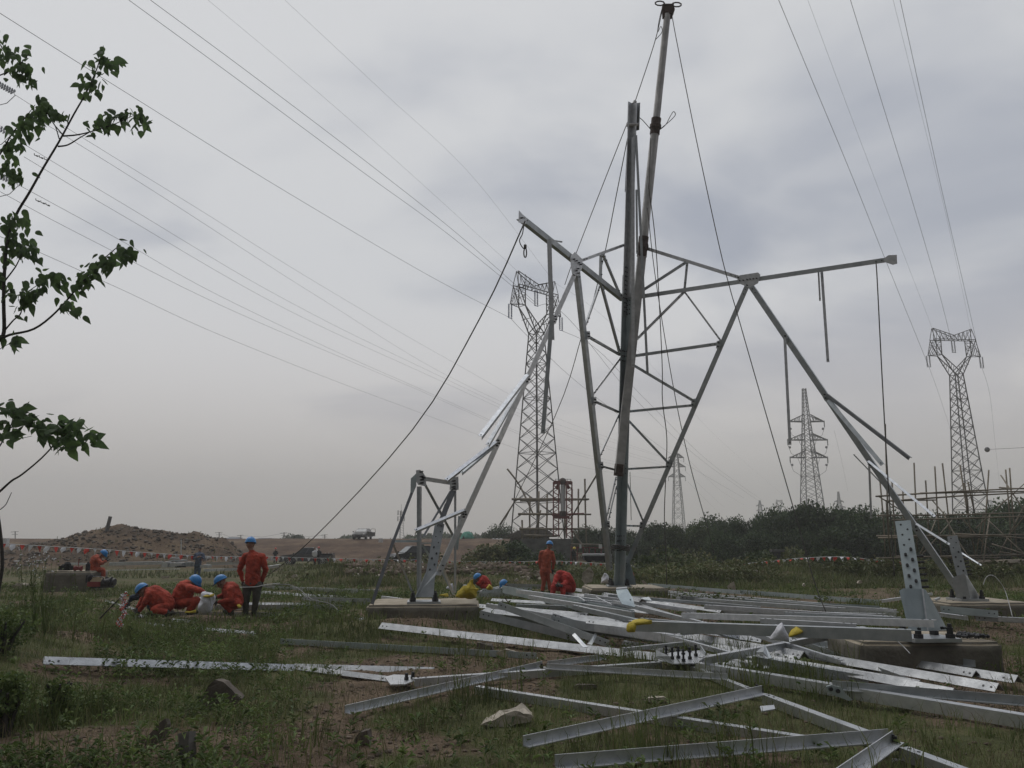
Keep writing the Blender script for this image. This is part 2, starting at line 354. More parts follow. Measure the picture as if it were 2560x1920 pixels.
# ================================================================== THE SETTING
def ground_mat():
    m = bpy.data.materials.new('ground_soil_and_grass'); m.use_nodes = True; t = m.node_tree; b = t.nodes['Principled BSDF']
    b.inputs['Roughness'].default_value = .97; b.inputs['Specular IOR Level'].default_value = .15
    n_ = t.nodes.new; l_ = t.links.new
    c = n_('ShaderNodeTexCoord')
    def nz(s, d=6, r=.62):
        n = n_('ShaderNodeTexNoise'); n.inputs['Scale'].default_value = s; n.inputs['Detail'].default_value = d; n.inputs['Roughness'].default_value = r
        l_(c.outputs['Object'], n.inputs['Vector']); return n
    def ramp(n, cols):
        r = n_('ShaderNodeValToRGB'); l_(n.outputs[0], r.inputs[0])
        for i, (p, k) in enumerate(cols):
            e = r.color_ramp.elements[i] if i < 2 else r.color_ramp.elements.new(p)
            e.position = p; e.color = (*k, 1)
        return r
    soilc = ramp(nz(2.2, 8, .7), [(.30, (.10, .07, .047)), (.72, (.25, .185, .125)), (.5, (.155, .115, .08))])
    fine = ramp(nz(38, 5, .7), [(.35, (.55, .55, .55)), (.68, (1.35, 1.3, 1.25))])
    grassc = ramp(nz(1.3, 7, .65), [(.30, (.07, .078, .034)), (.70, (.16, .145, .075)), (.5, (.10, .108, .046))])
    spoil = ramp(nz(.30, 10, .7), [(.32, (.062, .045, .035)), (.68, (.22, .165, .11)), (.5, (.13, .088, .062))])
    a1 = n_('ShaderNodeAttribute'); a1.attribute_name = 'soil'; a2 = n_('ShaderNodeAttribute'); a2.attribute_name = 'spoil'
    x1 = n_('ShaderNodeMixRGB'); l_(a1.outputs['Fac'], x1.inputs[0]); l_(grassc.outputs[0], x1.inputs[1]); l_(soilc.outputs[0], x1.inputs[2])
    x2 = n_('ShaderNodeMixRGB'); l_(a2.outputs['Fac'], x2.inputs[0]); l_(x1.outputs[0], x2.inputs[1]); l_(spoil.outputs[0], x2.inputs[2])
    x3 = n_('ShaderNodeMixRGB'); x3.blend_type = 'MULTIPLY'; x3.inputs[0].default_value = .8; l_(x2.outputs[0], x3.inputs[1]); l_(fine.outputs[0], x3.inputs[2])
    l_(x3.outputs[0], b.inputs['Base Color'])
    b1 = n_('ShaderNodeBump'); b1.inputs['Strength'].default_value = .9; b1.inputs['Distance'].default_value = .05; l_(nz(9, 8, .7).outputs[0], b1.inputs['Height'])
    b2 = n_('ShaderNodeBump'); b2.inputs['Strength'].default_value = .6; b2.inputs['Distance'].default_value = .25; l_(nz(1.6, 6, .7).outputs[0], b2.inputs['Height']); l_(b1.outputs[0], b2.inputs['Normal'])
    l_(b2.outputs[0], b.inputs['Normal']); return m
ys = [-8, -4, 0, 2]
y = 3.0
while y < 1500: ys.append(y); y += max(.05, y * .0105)
ys = np.array(ys); nc = 560
azs = np.linspace(-1.02, 1.02, nc)
YY = np.repeat(ys[:, None], nc, 1); XX = azs[None, :] * (np.maximum(YY, 0) * .95 + 6.0)
ZZ = hgt(XX, YY)
V = np.stack([XX, YY, ZZ], -1).reshape(-1, 3)
nr = len(ys); idx = np.arange(nr * nc).reshape(nr, nc)
F = np.stack([idx[:-1, :-1], idx[:-1, 1:], idx[1:, 1:], idx[1:, :-1]], -1).reshape(-1, 4)
ground = raw('ground', V, F, ground_mat(), smooth=True); tag(ground, kind='structure')
def fattr(o, name, vals):
    a = o.data.attributes.new(name, 'FLOAT', 'POINT'); a.data.foreach_set('value', np.asarray(vals, np.float32).ravel())
az = XX / np.maximum(YY, 1)
fattr(ground, 'soil', soil(XX, YY) * (1 - .6 * sst(20, 40, YY)) + .0)
spo = np.exp(-((YY - 68) / 9) ** 2 / 1.2) * sst(-.30, -.36, -np.abs(az + .0) * 0 + az * 1.0) if False else None
s1 = sst(56, 61, YY) * (1 - sst(82, 88, YY)) * (1 - sst(-.30, -.27, az))                       # spoil heap
s2 = sst(92, 95, YY) * (1 - sst(.06, .12, az)) * (1 - .75 * sst(330, 420, YY))                # embankment and field
s3 = np.exp(-((YY - 36) / 3.5) ** 2) * sst(-.22, -.14, az) * (1 - sst(.05, .09, az)) * sst(.42, .55, fbm(XX * .5, YY * .5, 77, 4))
s4 = np.exp(-((YY - 52) / 6) ** 2) * sst(.11, .15, az) * (1 - sst(.30, .36, az)) * .9
fattr(ground, 'spoil', np.clip(s1 * .9 + s2 + s3 + s4, 0, 1))

# --- haze box
hb = MB(); hb.box((0, 690, 44), (2300, 1500, 110))
def haze_mat():
    m = bpy.data.materials.new('haze_air'); m.use_nodes = True; t = m.node_tree; t.nodes.remove(t.nodes['Principled BSDF'])
    v = t.nodes.new('ShaderNodeVolumePrincipled'); v.inputs['Density'].default_value = .0009; v.inputs['Color'].default_value = (.985, .98, .975, 1)
    v.inputs['Anisotropy'].default_value = .0
    t.links.new(v.outputs[0], t.nodes['Material Output'].inputs['Volume']); return m
M['haze'] = haze_mat()
haze = hb.build('haze', 'haze', loc=(0, 690, -11)); tag(haze, kind='stuff')

# ================================================================== GRASS AND WEEDS
def blades(name, n, region, hmin, hmax, wid, mt, dens=None, clump=7, lean=.45, label=None, spread=.05, seed=1):
    """many tapered blades, one mesh; region() gives root positions"""
    r = np.random.default_rng(seed); P = region(r, n)
    if dens is not None: P = P[r.random(len(P)) < dens(P[:, 0], P[:, 1])]
    P = np.repeat(P, clump, 0) + r.normal(0, 1, (len(P) * clump, 2)) * spread
    k = len(P); z = hgt(P[:, 0], P[:, 1]) - .01
    hs = (hmin + (hmax - hmin) * r.random(k) ** 1.7) * np.repeat(.6 + .8 * r.random(k // clump), clump)
    a = r.random(k) * 2 * np.pi; ln = lean * (0.3 + r.random(k)); w = wid * (.6 + .8 * r.random(k))
    d = np.stack([np.cos(a), np.sin(a)], 1); q = r.random(k) * np.pi; s = np.stack([np.cos(q), np.sin(q)], 1)
    B = np.concatenate([P, z[:, None]], 1)
    V = np.zeros((k, 5, 3))
    V[:, 0] = B; V[:, 0, :2] -= s * w[:, None] / 2; V[:, 1] = B; V[:, 1, :2] += s * w[:, None] / 2
    mid = B.copy(); mid[:, :2] += d * (hs * ln * .35)[:, None]; mid[:, 2] += hs * .62
    V[:, 2] = mid; V[:, 2, :2] += s * w[:, None] * .38; V[:, 3] = mid; V[:, 3, :2] -= s * w[:, None] * .38
    V[:, 4] = B; V[:, 4, :2] += d * (hs * ln)[:, None]; V[:, 4, 2] += hs * (1 - .22 * ln)
    b = np.arange(k)[:, None] * 5
    F = np.concatenate([b + np.array([[0, 1, 2]]), b + np.array([[0, 2, 3]]), b + np.array([[3, 2, 4]])], 0)
    o = raw(name, V.reshape(-1, 3), F, mt); tag(o, label, None, kind='stuff'); return o
def fan(y0, y1, a0=-.72, a1=.72, pw=1.0):
    def f(r, n):
        y = y0 + (y1 - y0) * r.random(n) ** pw; x = (a0 + (a1 - a0) * r.random(n)) * y; return np.stack([x, y], 1)
    return f
gr = lambda x, y: np.clip(1.0 - soil(x, y) * .97, 0, 1) * (.35 + .9 * fbm(x * 1.3, y * 1.3, 91, 3)) * (1 - .45 * sst(.8, 2.5, x) * (1 - sst(11, 15, y)))
g1 = blades('grass', 11500, fan(5.2, 15, pw=.8), .04, .20, .006, 'grass', gr, 9, .6, 'short green grass growing thinly between bare soil patches', .05, 3)
g2 = blades('grass', 24000, fan(14, 34), .06, .26, .016, 'grass', gr, 6, .5, 'rough green grass around the concrete footings', .12, 4)
g3 = blades('grass', 4200, fan(5.2, 18), .06, .26, .005, 'dry', lambda x, y: .7 + 0 * x, 7, .8, 'thin dry straw coloured grass stems', .07, 5)
tall = lambda x, y: sst(.56, .66, fbm(x * .9 + 8, y * .9, 131, 3)) * (1 - .8 * soil(x, y))
g4 = blades('tall_grass', 5200, fan(5.6, 14), .18, .42, .009, 'grass', tall, 8, .35, 'taller tufts of upright green grass in the foreground', .06, 6)
bermd = lambda x, y: sst(-.30, -.18, x / y) * (.35 + .9 * fbm(x * .4, y * .4, 71, 3)) * (1 - .8 * sst(-.17, -.1, x / y) * (1 - sst(-.02, .1, x / y)))
g5 = blades('scrub_grass', 17000, fan(30, 46, -.3, .72), .08, .30, .03, 'scrub', bermd, 7, .5, 'rough green and brown scrub covering the low bank', .22, 8)
g6 = blades('scrub_grass', 9000, fan(46, 88, -.75, .75), .10, .4, .06, 'scrub', lambda x, y: .7 * (1 - .9 * (x / y < -.3) * (y > 56)) * (.3 + fbm(x * .3, y * .3, 72, 3)), 5, .5, 'low scrub on the flat beyond the bank', .3, 9)

def weeds(name, n, region, size, mt, dens, label, seed, hgtm=.12, per=9):
    """small broad-leaved rosettes: leaf = bent kite, two faces"""
    r = np.random.default_rng(seed); P = region(r, n); P = P[r.random(len(P)) < dens(P[:, 0], P[:, 1])]
    k = len(P) * per; sz = np.repeat(.5 + r.random(len(P)), per); P = np.repeat(P, per, 0)
    a = r.random(k) * 2 * np.pi; l = size * sz * (.5 + .7 * r.random(k)); w = l * (.28 + .2 * r.random(k)); e = r.random(k)
    st = hgtm * sz * r.random(k)
    z = hgt(P[:, 0], P[:, 1]) + st
    d = np.stack([np.cos(a), np.sin(a), np.zeros(k)], 1); s = np.stack([-np.sin(a), np.cos(a), np.zeros(k)], 1); up = np.array([0, 0, 1.0])
    B = np.stack([P[:, 0], P[:, 1], z], 1); c = lambda q: q[:, None]
    V = np.zeros((k, 4, 3)); V[:, 0] = B
    V[:, 1] = B + d * c(l * .5) + s * c(w / 2) + up * c(l * (.25 + .4 * e)); V[:, 3] = B + d * c(l * .5) - s * c(w / 2) + up * c(l * (.25 + .4 * e))
    V[:, 2] = B + d * c(l) + up * c(l * (.15 + .5 * e))
    b = np.arange(k)[:, None] * 4
    F = np.concatenate([b + np.array([[0, 1, 2]]), b + np.array([[0, 2, 3]])], 0)
    return tag(raw(name, V.reshape(-1, 3), F, mt), label, None, kind='stuff')
weeds('ground_weeds', 3000, fan(5.3, 16), .055, 'weed', lambda x, y: sst(.50, .60, fbm(x * 1.1, y * 1.1, 151, 3)) * .9, 'broad leaved green weeds between the steel angles', 12, .10)
weeds('ground_weeds', 9000, fan(5.2, 15, -.72, -.12), .045, 'weed', lambda x, y: sst(.40, .55, fbm(x * .9, y * .9, 155, 3)) * .9 * (1 - sst(-.46, -.18, x / y + .12 * (fbm(x, y, 156, 3) - .5))), 'low leafy weeds matting the ground at the near left', 17, .16, 12)
weeds('ground_weeds', 6500, fan(16, 34), .085, 'weed', lambda x, y: sst(.47, .60, fbm(x * .7, y * .7, 152, 3)) * .8, 'clumps of leafy weeds around the footings', 13, .14)
weeds('bank_weeds', 9000, fan(32, 50, -.28, .72), .16, 'scrub', lambda x, y: (.15 + .85 * sst(.10, .2, x / y)) * sst(.42, .60, fbm(x * .35, y * .35, 153, 3)), 'bushy weeds on the low bank', 14, .38, 14)

# earth clods and small stones: nobody could count them
def clods(name, n, region, smin, smax, mt, dens, label, seed):
    r = np.random.default_rng(seed); P = region(r, n); P = P[r.random(len(P)) < dens(P[:, 0], P[:, 1])]; k = len(P)
    t = (1 + 5 ** .5) / 2
    ico = np.array([(-1, t, 0), (1, t, 0), (-1, -t, 0), (1, -t, 0), (0, -1, t), (0, 1, t), (0, -1, -t), (0, 1, -t), (t, 0, -1), (t, 0, 1), (-t, 0, -1), (-t, 0, 1)]) / 1.9
    fi = np.array([(0, 11, 5), (0, 5, 1), (0, 1, 7), (0, 7, 10), (0, 10, 11), (1, 5, 9), (5, 11, 4), (11, 10, 2), (10, 7, 6), (7, 1, 8), (3, 9, 4), (3, 4, 2), (3, 2, 6), (3, 6, 8), (3, 8, 9), (4, 9, 5), (2, 4, 11), (6, 2, 10), (8, 6, 7), (9, 8, 1)])
    s = smin + (smax - smin) * r.random(k) ** 3
    J = ico[None] * (1 + r.normal(0, .22, (k, 12, 1))) * s[:, None, None] * (np.array([1, 1, .6]) + r.normal(0, .15, (k, 1, 3)))
    a = r.random(k) * 6.28; ca, sa = np.cos(a)[:, None], np.sin(a)[:, None]
    X = J[..., 0] * ca - J[..., 1] * sa; Yv = J[..., 0] * sa + J[..., 1] * ca
    z = hgt(P[:, 0], P[:, 1])
    V = np.stack([X + P[:, :1], Yv + P[:, 1:2], J[..., 2] + z[:, None] + s[:, None] * .15], -1).reshape(-1, 3)
    F = (fi[None] + (np.arange(k) * 12)[:, None, None]).reshape(-1, 3)
    return tag(raw(name, V, F, mt), label, None, kind='stuff')
clods('earth_clods', 24000, fan(5, 18), .005, .032, 'clod', lambda x, y: .12 + .88 * soil(x, y), 'crumbled brown earth clods on the bare patches', 21)
clods('rubble', 5200, fan(33.5, 37.5, -.20, .06), .03, .22, 'clod', lambda x, y: sst(.40, .6, fbm(x * .6, y * .6, 161, 3)) + .2, 'broken earth and rubble on the near face of the bank', 22)
clods('pale_rubble', 700, fan(33, 38, -.20, .30), .03, .16, 'rock', lambda x, y: sst(.45, .6, fbm(x * .6, y * .6, 162, 3)) + .15, 'pale broken stones scattered on the bank', 23)
clods('rubble', 1500, fan(26, 28.4, .155, .245), .03, .17, 'clod', lambda x, y: .9 + 0 * x, 'heap of broken bricks and earth beyond the steel', 24)
clods('earth_clods', 6000, fan(60, 80, -.66, -.31), .03, .2, 'rock2', lambda x, y: .8 + 0 * x, 'lumps of earth covering the long spoil heap', 25)
clods('pale_rubble', 900, fan(50, 58, .12, .34), .06, .3, 'rock2', lambda x, y: .8 + 0 * x, 'rubble strip in front of the tree line', 26)

# ================================================================== TREES
def crown_mesh(name, w, h, n, leaf, mt, seed, lobes=9):
    """leaf clusters spread through several uneven lobes; local origin at the crown's foot"""
    r = np.random.default_rng(seed); C_ = []; Rr = []
    for i in range(lobes):
        a = r.random() * 6.28; q = r.random() ** .6
        C_.append((math.cos(a) * q * w * .33, math.sin(a) * q * w * .33, h * (.22 + .62 * r.random() * (1 - .35 * q)))); Rr.append(w * (.16 + .15 * r.random()))
    C_ = np.array(C_); Rr = np.array(Rr); k = r.integers(0, lobes, n)
    d = r.normal(0, 1, (n, 3)); d /= np.linalg.norm(d, axis=1)[:, None]
    sub = fbm(d[:, 0] * 3 + k * 5, d[:, 1] * 3 + d[:, 2] * 3, seed, 3)
    rad = Rr[k] * (.45 + .65 * r.random(n) ** .5) * (.72 + .6 * sub)
    P = C_[k] + d * rad[:, None] * np.array([1, 1, .8]); P = P[P[:, 2] > h * .02]; n = len(P)
    nrm = r.normal(0, 1, (n, 3)) + np.array([0, 0, .6]); nrm /= np.linalg.norm(nrm, axis=1)[:, None]
    t = np.cross(nrm, r.normal(0, 1, (n, 3))); t /= np.linalg.norm(t, axis=1)[:, None]; b = np.cross(nrm, t)
    s = (leaf * (.5 + .9 * r.random(n)))[:, None]
    V = np.stack([P - t * s * .6, P - b * s * .4 + t * s * .1, P + t * s * .7, P + b * s * .4], 1).reshape(-1, 3)
    F = np.arange(n * 4).reshape(n, 4)
    me_o = raw(name, V, F, mt); return me_o
def trunk_mb(h, r0, seed, spread):
    rr = random.Random(seed); mb = MB(); pts = [Vector((0, 0, -.3))]
    for i in range(1, 5): pts.append(Vector((rr.uniform(-.08, .08) * h * i / 4, rr.uniform(-.08, .08) * h * i / 4, h * .75 * i / 4)))
    mb.tube(pts, [r0, r0 * .85, r0 * .7, r0 * .5, r0 * .25], 7)
    for i in range(6):
        a = rr.random() * 6.28; b0 = pts[2 + i % 2]; l = spread * rr.uniform(.5, .9)
        mb.tube([b0, b0 + Vector((math.cos(a) * l * .5, math.sin(a) * l * .5, h * .16)), b0 + Vector((math.cos(a) * l, math.sin(a) * l, h * rr.uniform(.2, .4)))], [r0 * .4, r0 * .25, r0 * .1], 5)
    return mb
TREEV = []
for i in range(5):
    w, h = [(5.5, 4.6), (4.6, 5.4), (6.4, 4.9), (5.0, 4.2), (4.2, 5.0)][i]
    c = crown_mesh('crown', w, h, 6500, .20, 'tree' if i < 4 else 'tree2', 300 + i, 11); tmb = trunk_mb(h, .13, i, w * .4)
    t = tmb.build('trunk', 'bark', loc=(0, 0, 0)); TREEV.append((c, t, w, h))
def tree(x, y, hh, v, label, group, name='tree', wk=1.0, zoff=0.0, col=None):
    c0, t0, w, h = TREEV[v]; z = H(x, y) + zoff
    root = empty(name, (x, y, z), label, 'tree', group)
    s = hh / (h * .98)
    for o0 in (t0, c0):
        o = o0.copy(); C.objects.link(o); o.parent = root; o.scale = (s * wk, s * wk, s)
        if o0 is c0 and col:
            o.data = o0.data.copy(); o.data.materials[0] = M[col]
    root.rotation_euler = (0, 0, random.random() * 6.28); return root
# the dense tree line at the right: (px at the crown's middle, py of its top, distance)
random.seed(5)
tl = [(1500, 1312, 96, 'small dark tree left of the standing leg in the far tree line'), (1560, 1318, 92, 'low tree directly behind the standing tower leg'), (1455, 1322, 98, 'small tree behind the red hoist frame'),
      (1625, 1312, 90, 'tree just right of the standing leg, low and flat topped'), (1690, 1302, 84, 'bright green rounded tree under the slim far pylon'), (1745, 1306, 82, 'tree between the slim pylon and the thick wood'),
      (1800, 1300, 80, 'tree at the left shoulder of the thick wood'), (1850, 1284, 78, 'tree rising left of the tiny cat-head pylon'), (1905, 1276, 76, 'tree directly below the tiny cat-head pylon'),
      (1960, 1268, 74, 'tall dark tree left of the double circuit pylon'), (2010, 1248, 73, 'tall tree in front of the left leg of the double circuit pylon'), (2065, 1256, 72, 'tall tree in front of the right leg of the double circuit pylon'),
      (2120, 1280, 70, 'tree below the small christmas tree shaped pylon'), (2172, 1254, 71, 'tree with a spiky top beside the hanging short angle'), (2225, 1282, 68, 'tree behind the left end of the bamboo scaffold'),
      (2280, 1286, 70, 'tree behind the slotted leg of the near footing'), (2335, 1284, 72, 'tree left of the right cat-head pylon foot'), (2395, 1276, 74, 'tree hiding the foot of the right cat-head pylon'),
      (2450, 1268, 70, 'tree right of the right cat-head pylon foot'), (2505, 1256, 68, 'tall tree near the right end of the scaffold'), (2560, 1238, 66, 'tallest tree at the right edge of the wood'), (2620, 1240, 66, 'tree cut by the right edge'), (2680, 1240, 66, None)]
for i, (px, py, Y, lb) in enumerate(tl):
    p = at(px, py, Y); g = H(p.x, Y)
    tree(p.x, Y, p.z - g, [0, 1, 2, 3, 0, 2, 1][i % 7], lb or 'dark tree past the right end of the wood', 'trees of the dark wood at the right', wk=.66, col='tree2' if i in (4, 5) else None)
for i in range(30):
    px = 1470 + i * 38 + random.uniform(-8, 8); Y = 78 + (2560 - px) * .016 + random.uniform(0, 5); py = np.interp(px, [1470, 1700, 1850, 2000, 2200, 2350, 2560], [1314, 1300, 1276, 1254, 1262, 1284, 1244]) + random.uniform(0, 12)
    p = at(px, py, Y); tree(p.x, Y, p.z - H(p.x, Y), [2, 3, 1, 0][i % 4], 'crown deep in the dark wood, ' + ('left of the slim pylon', 'between the two tall far pylons', 'around the double circuit pylon foot', 'behind the bamboo scaffold')[(px > 1690) + (px > 1960) + (px > 2190)], 'trees in the depth of the dark wood', wk=.7)
for i in range(26):                                                      # second and lower rank filling the wood
    px = 1480 + i * 45 + random.uniform(-12, 12); Y = 62 + random.uniform(-2, 4) + (2560 - px) * .012
    py = 1330 - (px - 1480) * .028 + random.uniform(-8, 12)
    if px < 1760: py += 14; Y += 12
    p = at(px, py, Y)
    tree(p.x, Y, p.z - H(p.x, Y), [3, 0, 2, 1, 3][i % 5], 'low bushy tree along the front edge of the wood, ' + ('left of the slim pylon', 'between the two tall far pylons', 'below the double circuit pylon', 'behind the bamboo scaffold')[(px > 1690) + (px > 1940) + (px > 2190)], 'low trees along the front edge of the wood', wk=.95)
# single trees
for (px, py, Y, v, wk, lb) in [(1257, 1312, 128, 2, 1.0, 'round dark tree left of the big cat-head pylon foot'), (742, 1332, 190, 3, 1.05, 'lone rounded bush tree on the far horizon above the pickup'),
                               (1232, 1320, 132, 0, .8, 'lower tree leaning on the left side of the round dark tree'), (1445, 1326, 110, 1, 1.1, 'green tree behind the right side of the bamboo platform')]:
    p = at(px, py, Y); tree(p.x, Y, p.z - H(p.x, Y) + 2.6, v, lb, None, wk=wk, zoff=-2.6)
def bush(px, py, Y, w, label, mt='tree', group=None, zk=1.0, seed=1, leaf=.12, n=3500, cat='bush'):
    p = at(px, py, Y); g = H(p.x, Y); h = max(.5, p.z - g)
    root = empty('bush', (p.x, Y, g), label, cat, group)
    c = crown_mesh('crown', w, h * 1.05, n, leaf, mt, seed, 8); c.parent = root
    tb = MB()
    for k in range(5):
        a = k * 1.3; tb.tube([Vector((0, 0, -.1)), Vector((math.cos(a) * w * .12, math.sin(a) * w * .12, h * .35)), Vector((math.cos(a) * w * .25, math.sin(a) * w * .25, h * .7))], [.03, .02, .01], 5)
    t = tb.build('stem', 'bark', loc=(0, 0, 0)); t.parent = root; t.location = (0, 0, 0); return root
bush(1285, 1362, 62, 3.6, 'dark green bush in front of the big pylon foot', seed=51, leaf=.2)
bush(1235, 1376, 60, 4.2, 'wide low bush left of the dark green pylon bush', 'scrub', seed=52, leaf=.2)
bush(1345, 1384, 60, 3.6, 'low bush against the grey block wall', seed=53, leaf=.18)
for k, px in enumerate((1640, 1705, 1900, 1985, 2080)): bush(px, 1392 - (k == 3) * 4, 46, 3.4, 'low green bush on the scrubby bank before the wood', 'scrub' if k % 2 else 'tree2', 'low green bushes on the bank', seed=60 + k, leaf=.14, n=2200)
for k, (px, py, Y, w) in enumerate([(22, 1520, 9.6, .8), (20, 1750, 6.8, .5), (150, 1712, 7.4, .4)]):
    bush(px, py, Y, w, ['leafy bright bush at the near left on the mound', 'bright green weedy bush low at the left edge', 'small bright bush on the near left slope'][k], 'weed', seed=80 + k, leaf=.03, n=[1500, 1300, 800][k])

# --- far horizon clutter
def farhouse(px, py0, py1, w, Y, label):
    a = at(px, py1, Y); top = at(px, py0, Y); g = a.z
    root = empty('far_house', (a.x, Y, g), label, 'house'); ww = w / FPX * Y; h = top.z - g
    b = MB(); b.box((a.x, Y, g + h * .3), (ww * .92, 12, h * .6)); b.build('wall', 'wall', root)
    b = MB(); e = g + h * .55
    b.prism([Vector((a.x - ww / 2, Y - 7, e)), Vector((a.x + ww / 2, Y - 7, e)), Vector((a.x + ww * .3, Y, g + h)), Vector((a.x - ww * .3, Y, g + h))], [Vector((a.x - ww / 2, Y + 7, e)), Vector((a.x + ww / 2, Y + 7, e)), Vector((a.x + ww * .3, Y + .1, g + h)), Vector((a.x - ww * .3, Y + .1, g + h))])
    b.build('roof', 'bluefar', root)
farhouse(585, 1343, 1364, 42, 330, 'distant grey roofed house left of the standing worker helmet')
farhouse(662, 1345, 1364, 52, 340, 'distant low roofed house right of the standing worker helmet')
for (px, py0, Y, s, lb) in [(548, 1330, 260, 1, 'distant utility pole beyond the end of the spoil heap'), (602, 1337, 300, 1, 'distant utility pole over the grey far roof'), (710, 1331, 250, 1, 'distant utility pole left of the lone far tree'), (812, 1336, 280, 1, 'distant utility pole left of the parked car with open door'), (38, 1328, 240, 1, 'distant thin pole at the far left horizon'), (1022, 1338, 290, 1, 'distant utility pole behind the left footing frame')]:
    t = at(px, py0, Y); b_ = at(px, 1372, Y); root = empty('utility_pole', tuple(b_), lb, 'utility pole', 'distant utility poles')
    b = MB(); b.cyl(b_, t, .16, 6); b.build('post', 'darksteel', root)
    b = MB(); b.stick(t + Vector((-1.3, 0, -.25)), t + Vector((1.0, 0, -.1)), .12); b.stick(t + Vector((-.9, 0, -.9)), t + Vector((.9, 0, -.9)), .12); b.build('crossarm', 'darksteel', root)
for (a_, b_, lb) in [((548, 1332), (602, 1339), 'thin distribution line over the far roofs at the left'), ((602, 1339), (710, 1333), 'thin distribution line between the far roof and the lone tree'), ((710, 1333), (812, 1338), 'thin distribution line beyond the lone far tree')]:
    p = at(*a_, 280); q = at(*b_, 280); b = MB(); b.tube([p, (p + q) / 2 - Vector((0, 0, .9)), q], .035, 4); tag(b.build('distribution_line', 'darksteel'), lb, 'wire', 'distant distribution lines')
# far tree belts: single crowns no bigger than a few pixels that read as one mass
fb = MB(); c = []
def far_belt(px0, px1, py, Y, n, seed, label, hk=1.0):
    r = np.random.default_rng(seed); xs = r.uniform(px0, px1, n); P = []
    for x in xs:
        top = py + r.uniform(-1, 5); p = at(x, top, Y + r.uniform(-8, 8)); P.append((p.x, p.y, p.z))
    Vs = []; 
    for (x, y, z) in P:
        k = 160; d = r.normal(0, 1, (k, 3)); d /= np.linalg.norm(d, axis=1)[:, None]; rad = r.uniform(1.4, 2.6) * hk * Y / 200
        q = np.array([x, y, z - rad]) + d * rad * (r.random((k, 1)) ** .4) * np.array([1.3, 1, 1]); s = .45 * Y / 200
        t = r.normal(0, 1, (k, 3)) * s; b = r.normal(0, 1, (k, 3)) * s
        Vs.append(np.stack([q - t, q - b, q + t, q + b], 1))
    V = np.concatenate(Vs).reshape(-1, 3)
    tag(raw('distant_trees', V, np.arange(len(V)).reshape(-1, 4), 'tree'), label, None, kind='stuff')
far_belt(850, 900, 1344, 260, 14, 1, 'bluish far trees left of the parked car on the bank')
far_belt(1020, 1210, 1338, 250, 60, 2, 'bluish far tree belt behind the green tent')
far_belt(1, 560, 1356, 420, 60, 3, 'faint far tree belt on the left horizon')
far_belt(560, 1000, 1352, 480, 60, 4, 'faint far tree belt on the middle horizon')

# ================================================================== THE TOWER BEING ERECTED
Cb, Lb, Cs = Vector((2.94, 22.05, .40)), Vector((-1.79, 16.5, .40)), Vector((3.23, 20.74, 8.05))
Rb, Nb = Vector((9.72, 17.68, .40)), Vector((5.35, 10.91, .40))
nL = (Lb - Cb).cross(Cs - Cb).normalized(); nR = (Rb - Cb).cross(Cs - Cb).normalized()
if nL.y > 0: nL = -nL                                                    # both normals look towards the camera
if nR.y > 0: nR = -nR
PLN = {'L': (Cb, nL), 'R': (Cb, nR)}
tower = empty('steel_tower_frame', tuple(Cb), 'half built galvanised steel tower frame standing on three concrete footings, arms spread wide', 'tower')
def pl(face, p, off=0.0):
    P, n = PLN[face]; return onpl(p[0], p[1], P + n * off, n)
def bolts_mb(pts, n, r=.02, l=.05):
    mb = MB()
    for p in pts: mb.cyl(p - n * .02, p + n * l, r, 6)
    return mb
def member(face, a, b, w, name='brace', mt='zinc', off=0.0, side=1, inward=1, t=None, ends=True, lab=None):
    P, n = PLN[face]; A = pl(face, a, off); B = pl(face, b, off); d = (B - A).normalized(); u = n.cross(d) * side
    mb = MB(); mb.angle(A - u * w * .5, B - u * w * .5, w, t or max(.008, w * .07), u, -n * inward)
    o = mb.build(name, mt, tower); 
    if lab: o['label'] = lab
    if ends:
        bm = bolts_mb([A + d * .08, A + d * .2, B - d * .08, B - d * .2], n, .013, .03); bm.build('bolts', 'bolt', o)
    return o
def plate(face, poly, off=.02, t=.012, name='gusset_plate', mt='zinc', bolts=(), parent=None, bo=.05, br=.018):
    P, n = PLN[face]; A = [pl(face, q, off) for q in poly]; mb = MB(); mb.prism([q - n * t for q in A], A)
    o = mb.build(name, mt, parent or tower)
    if bolts: bolts_mb([pl(face, q, off) for q in bolts], n, br, bo).build('bolts', 'bolt', o)
    return o
# main leg, seen from inside the tower: the open side of the angle
eL = (Lb - Cb).normalized(); eR = (Rb - Cb).normalized()
def legpiece(a, b, w, t, name, mt, off=0):
    A = pl('L', a, 0) + Vector((0, off, 0)); B = pl('L', b, 0) + Vector((0, off, 0)); mb = MB(); mb.angle(A, B, w, t, eL, eR); return mb.build(name, mt, tower), A, B
leg, A0, B0 = legpiece((1546, 1462), (1567, 690), .21, .022, 'leg', 'zinc3')
leg2, A1, B1 = legpiece((1564.5, 745), (1579, 262), .17, .018, 'leg', 'zinc', -.03)
ax = (B0 - A0).normalized()
bp = []
for py in range(672, 792, 11):
    for k, e_ in enumerate((eL, eR)):
        for q in (.06, .135): p = pl('L', (1567 - (py - 690) * .0272, py + 5 * k)); bp.append((p + e_ * q, e_))
mb = MB()
for p, e_ in bp:
    nn = (eR if e_ is eL else eL); mb.cyl(p - nn * .02, p + nn * .06, .017, 6)
mb.build('bolts', 'bolt', leg)
mb = MB()
for py in (880, 892, 904, 1020, 1032, 1044, 1160, 1172, 1184, 1340, 1352, 1364, 1376):
    for q in (.07, .15): p = pl('L', (1567 - (py - 690) * .0272, py)); mb.cyl(p + eL * q - eR * .02, p + eL * q + eR * .05, .014, 6); mb.cyl(p + eR * q, p + eR * q + eL * .05, .014, 6)
mb.build('bolts', 'bolt', leg)
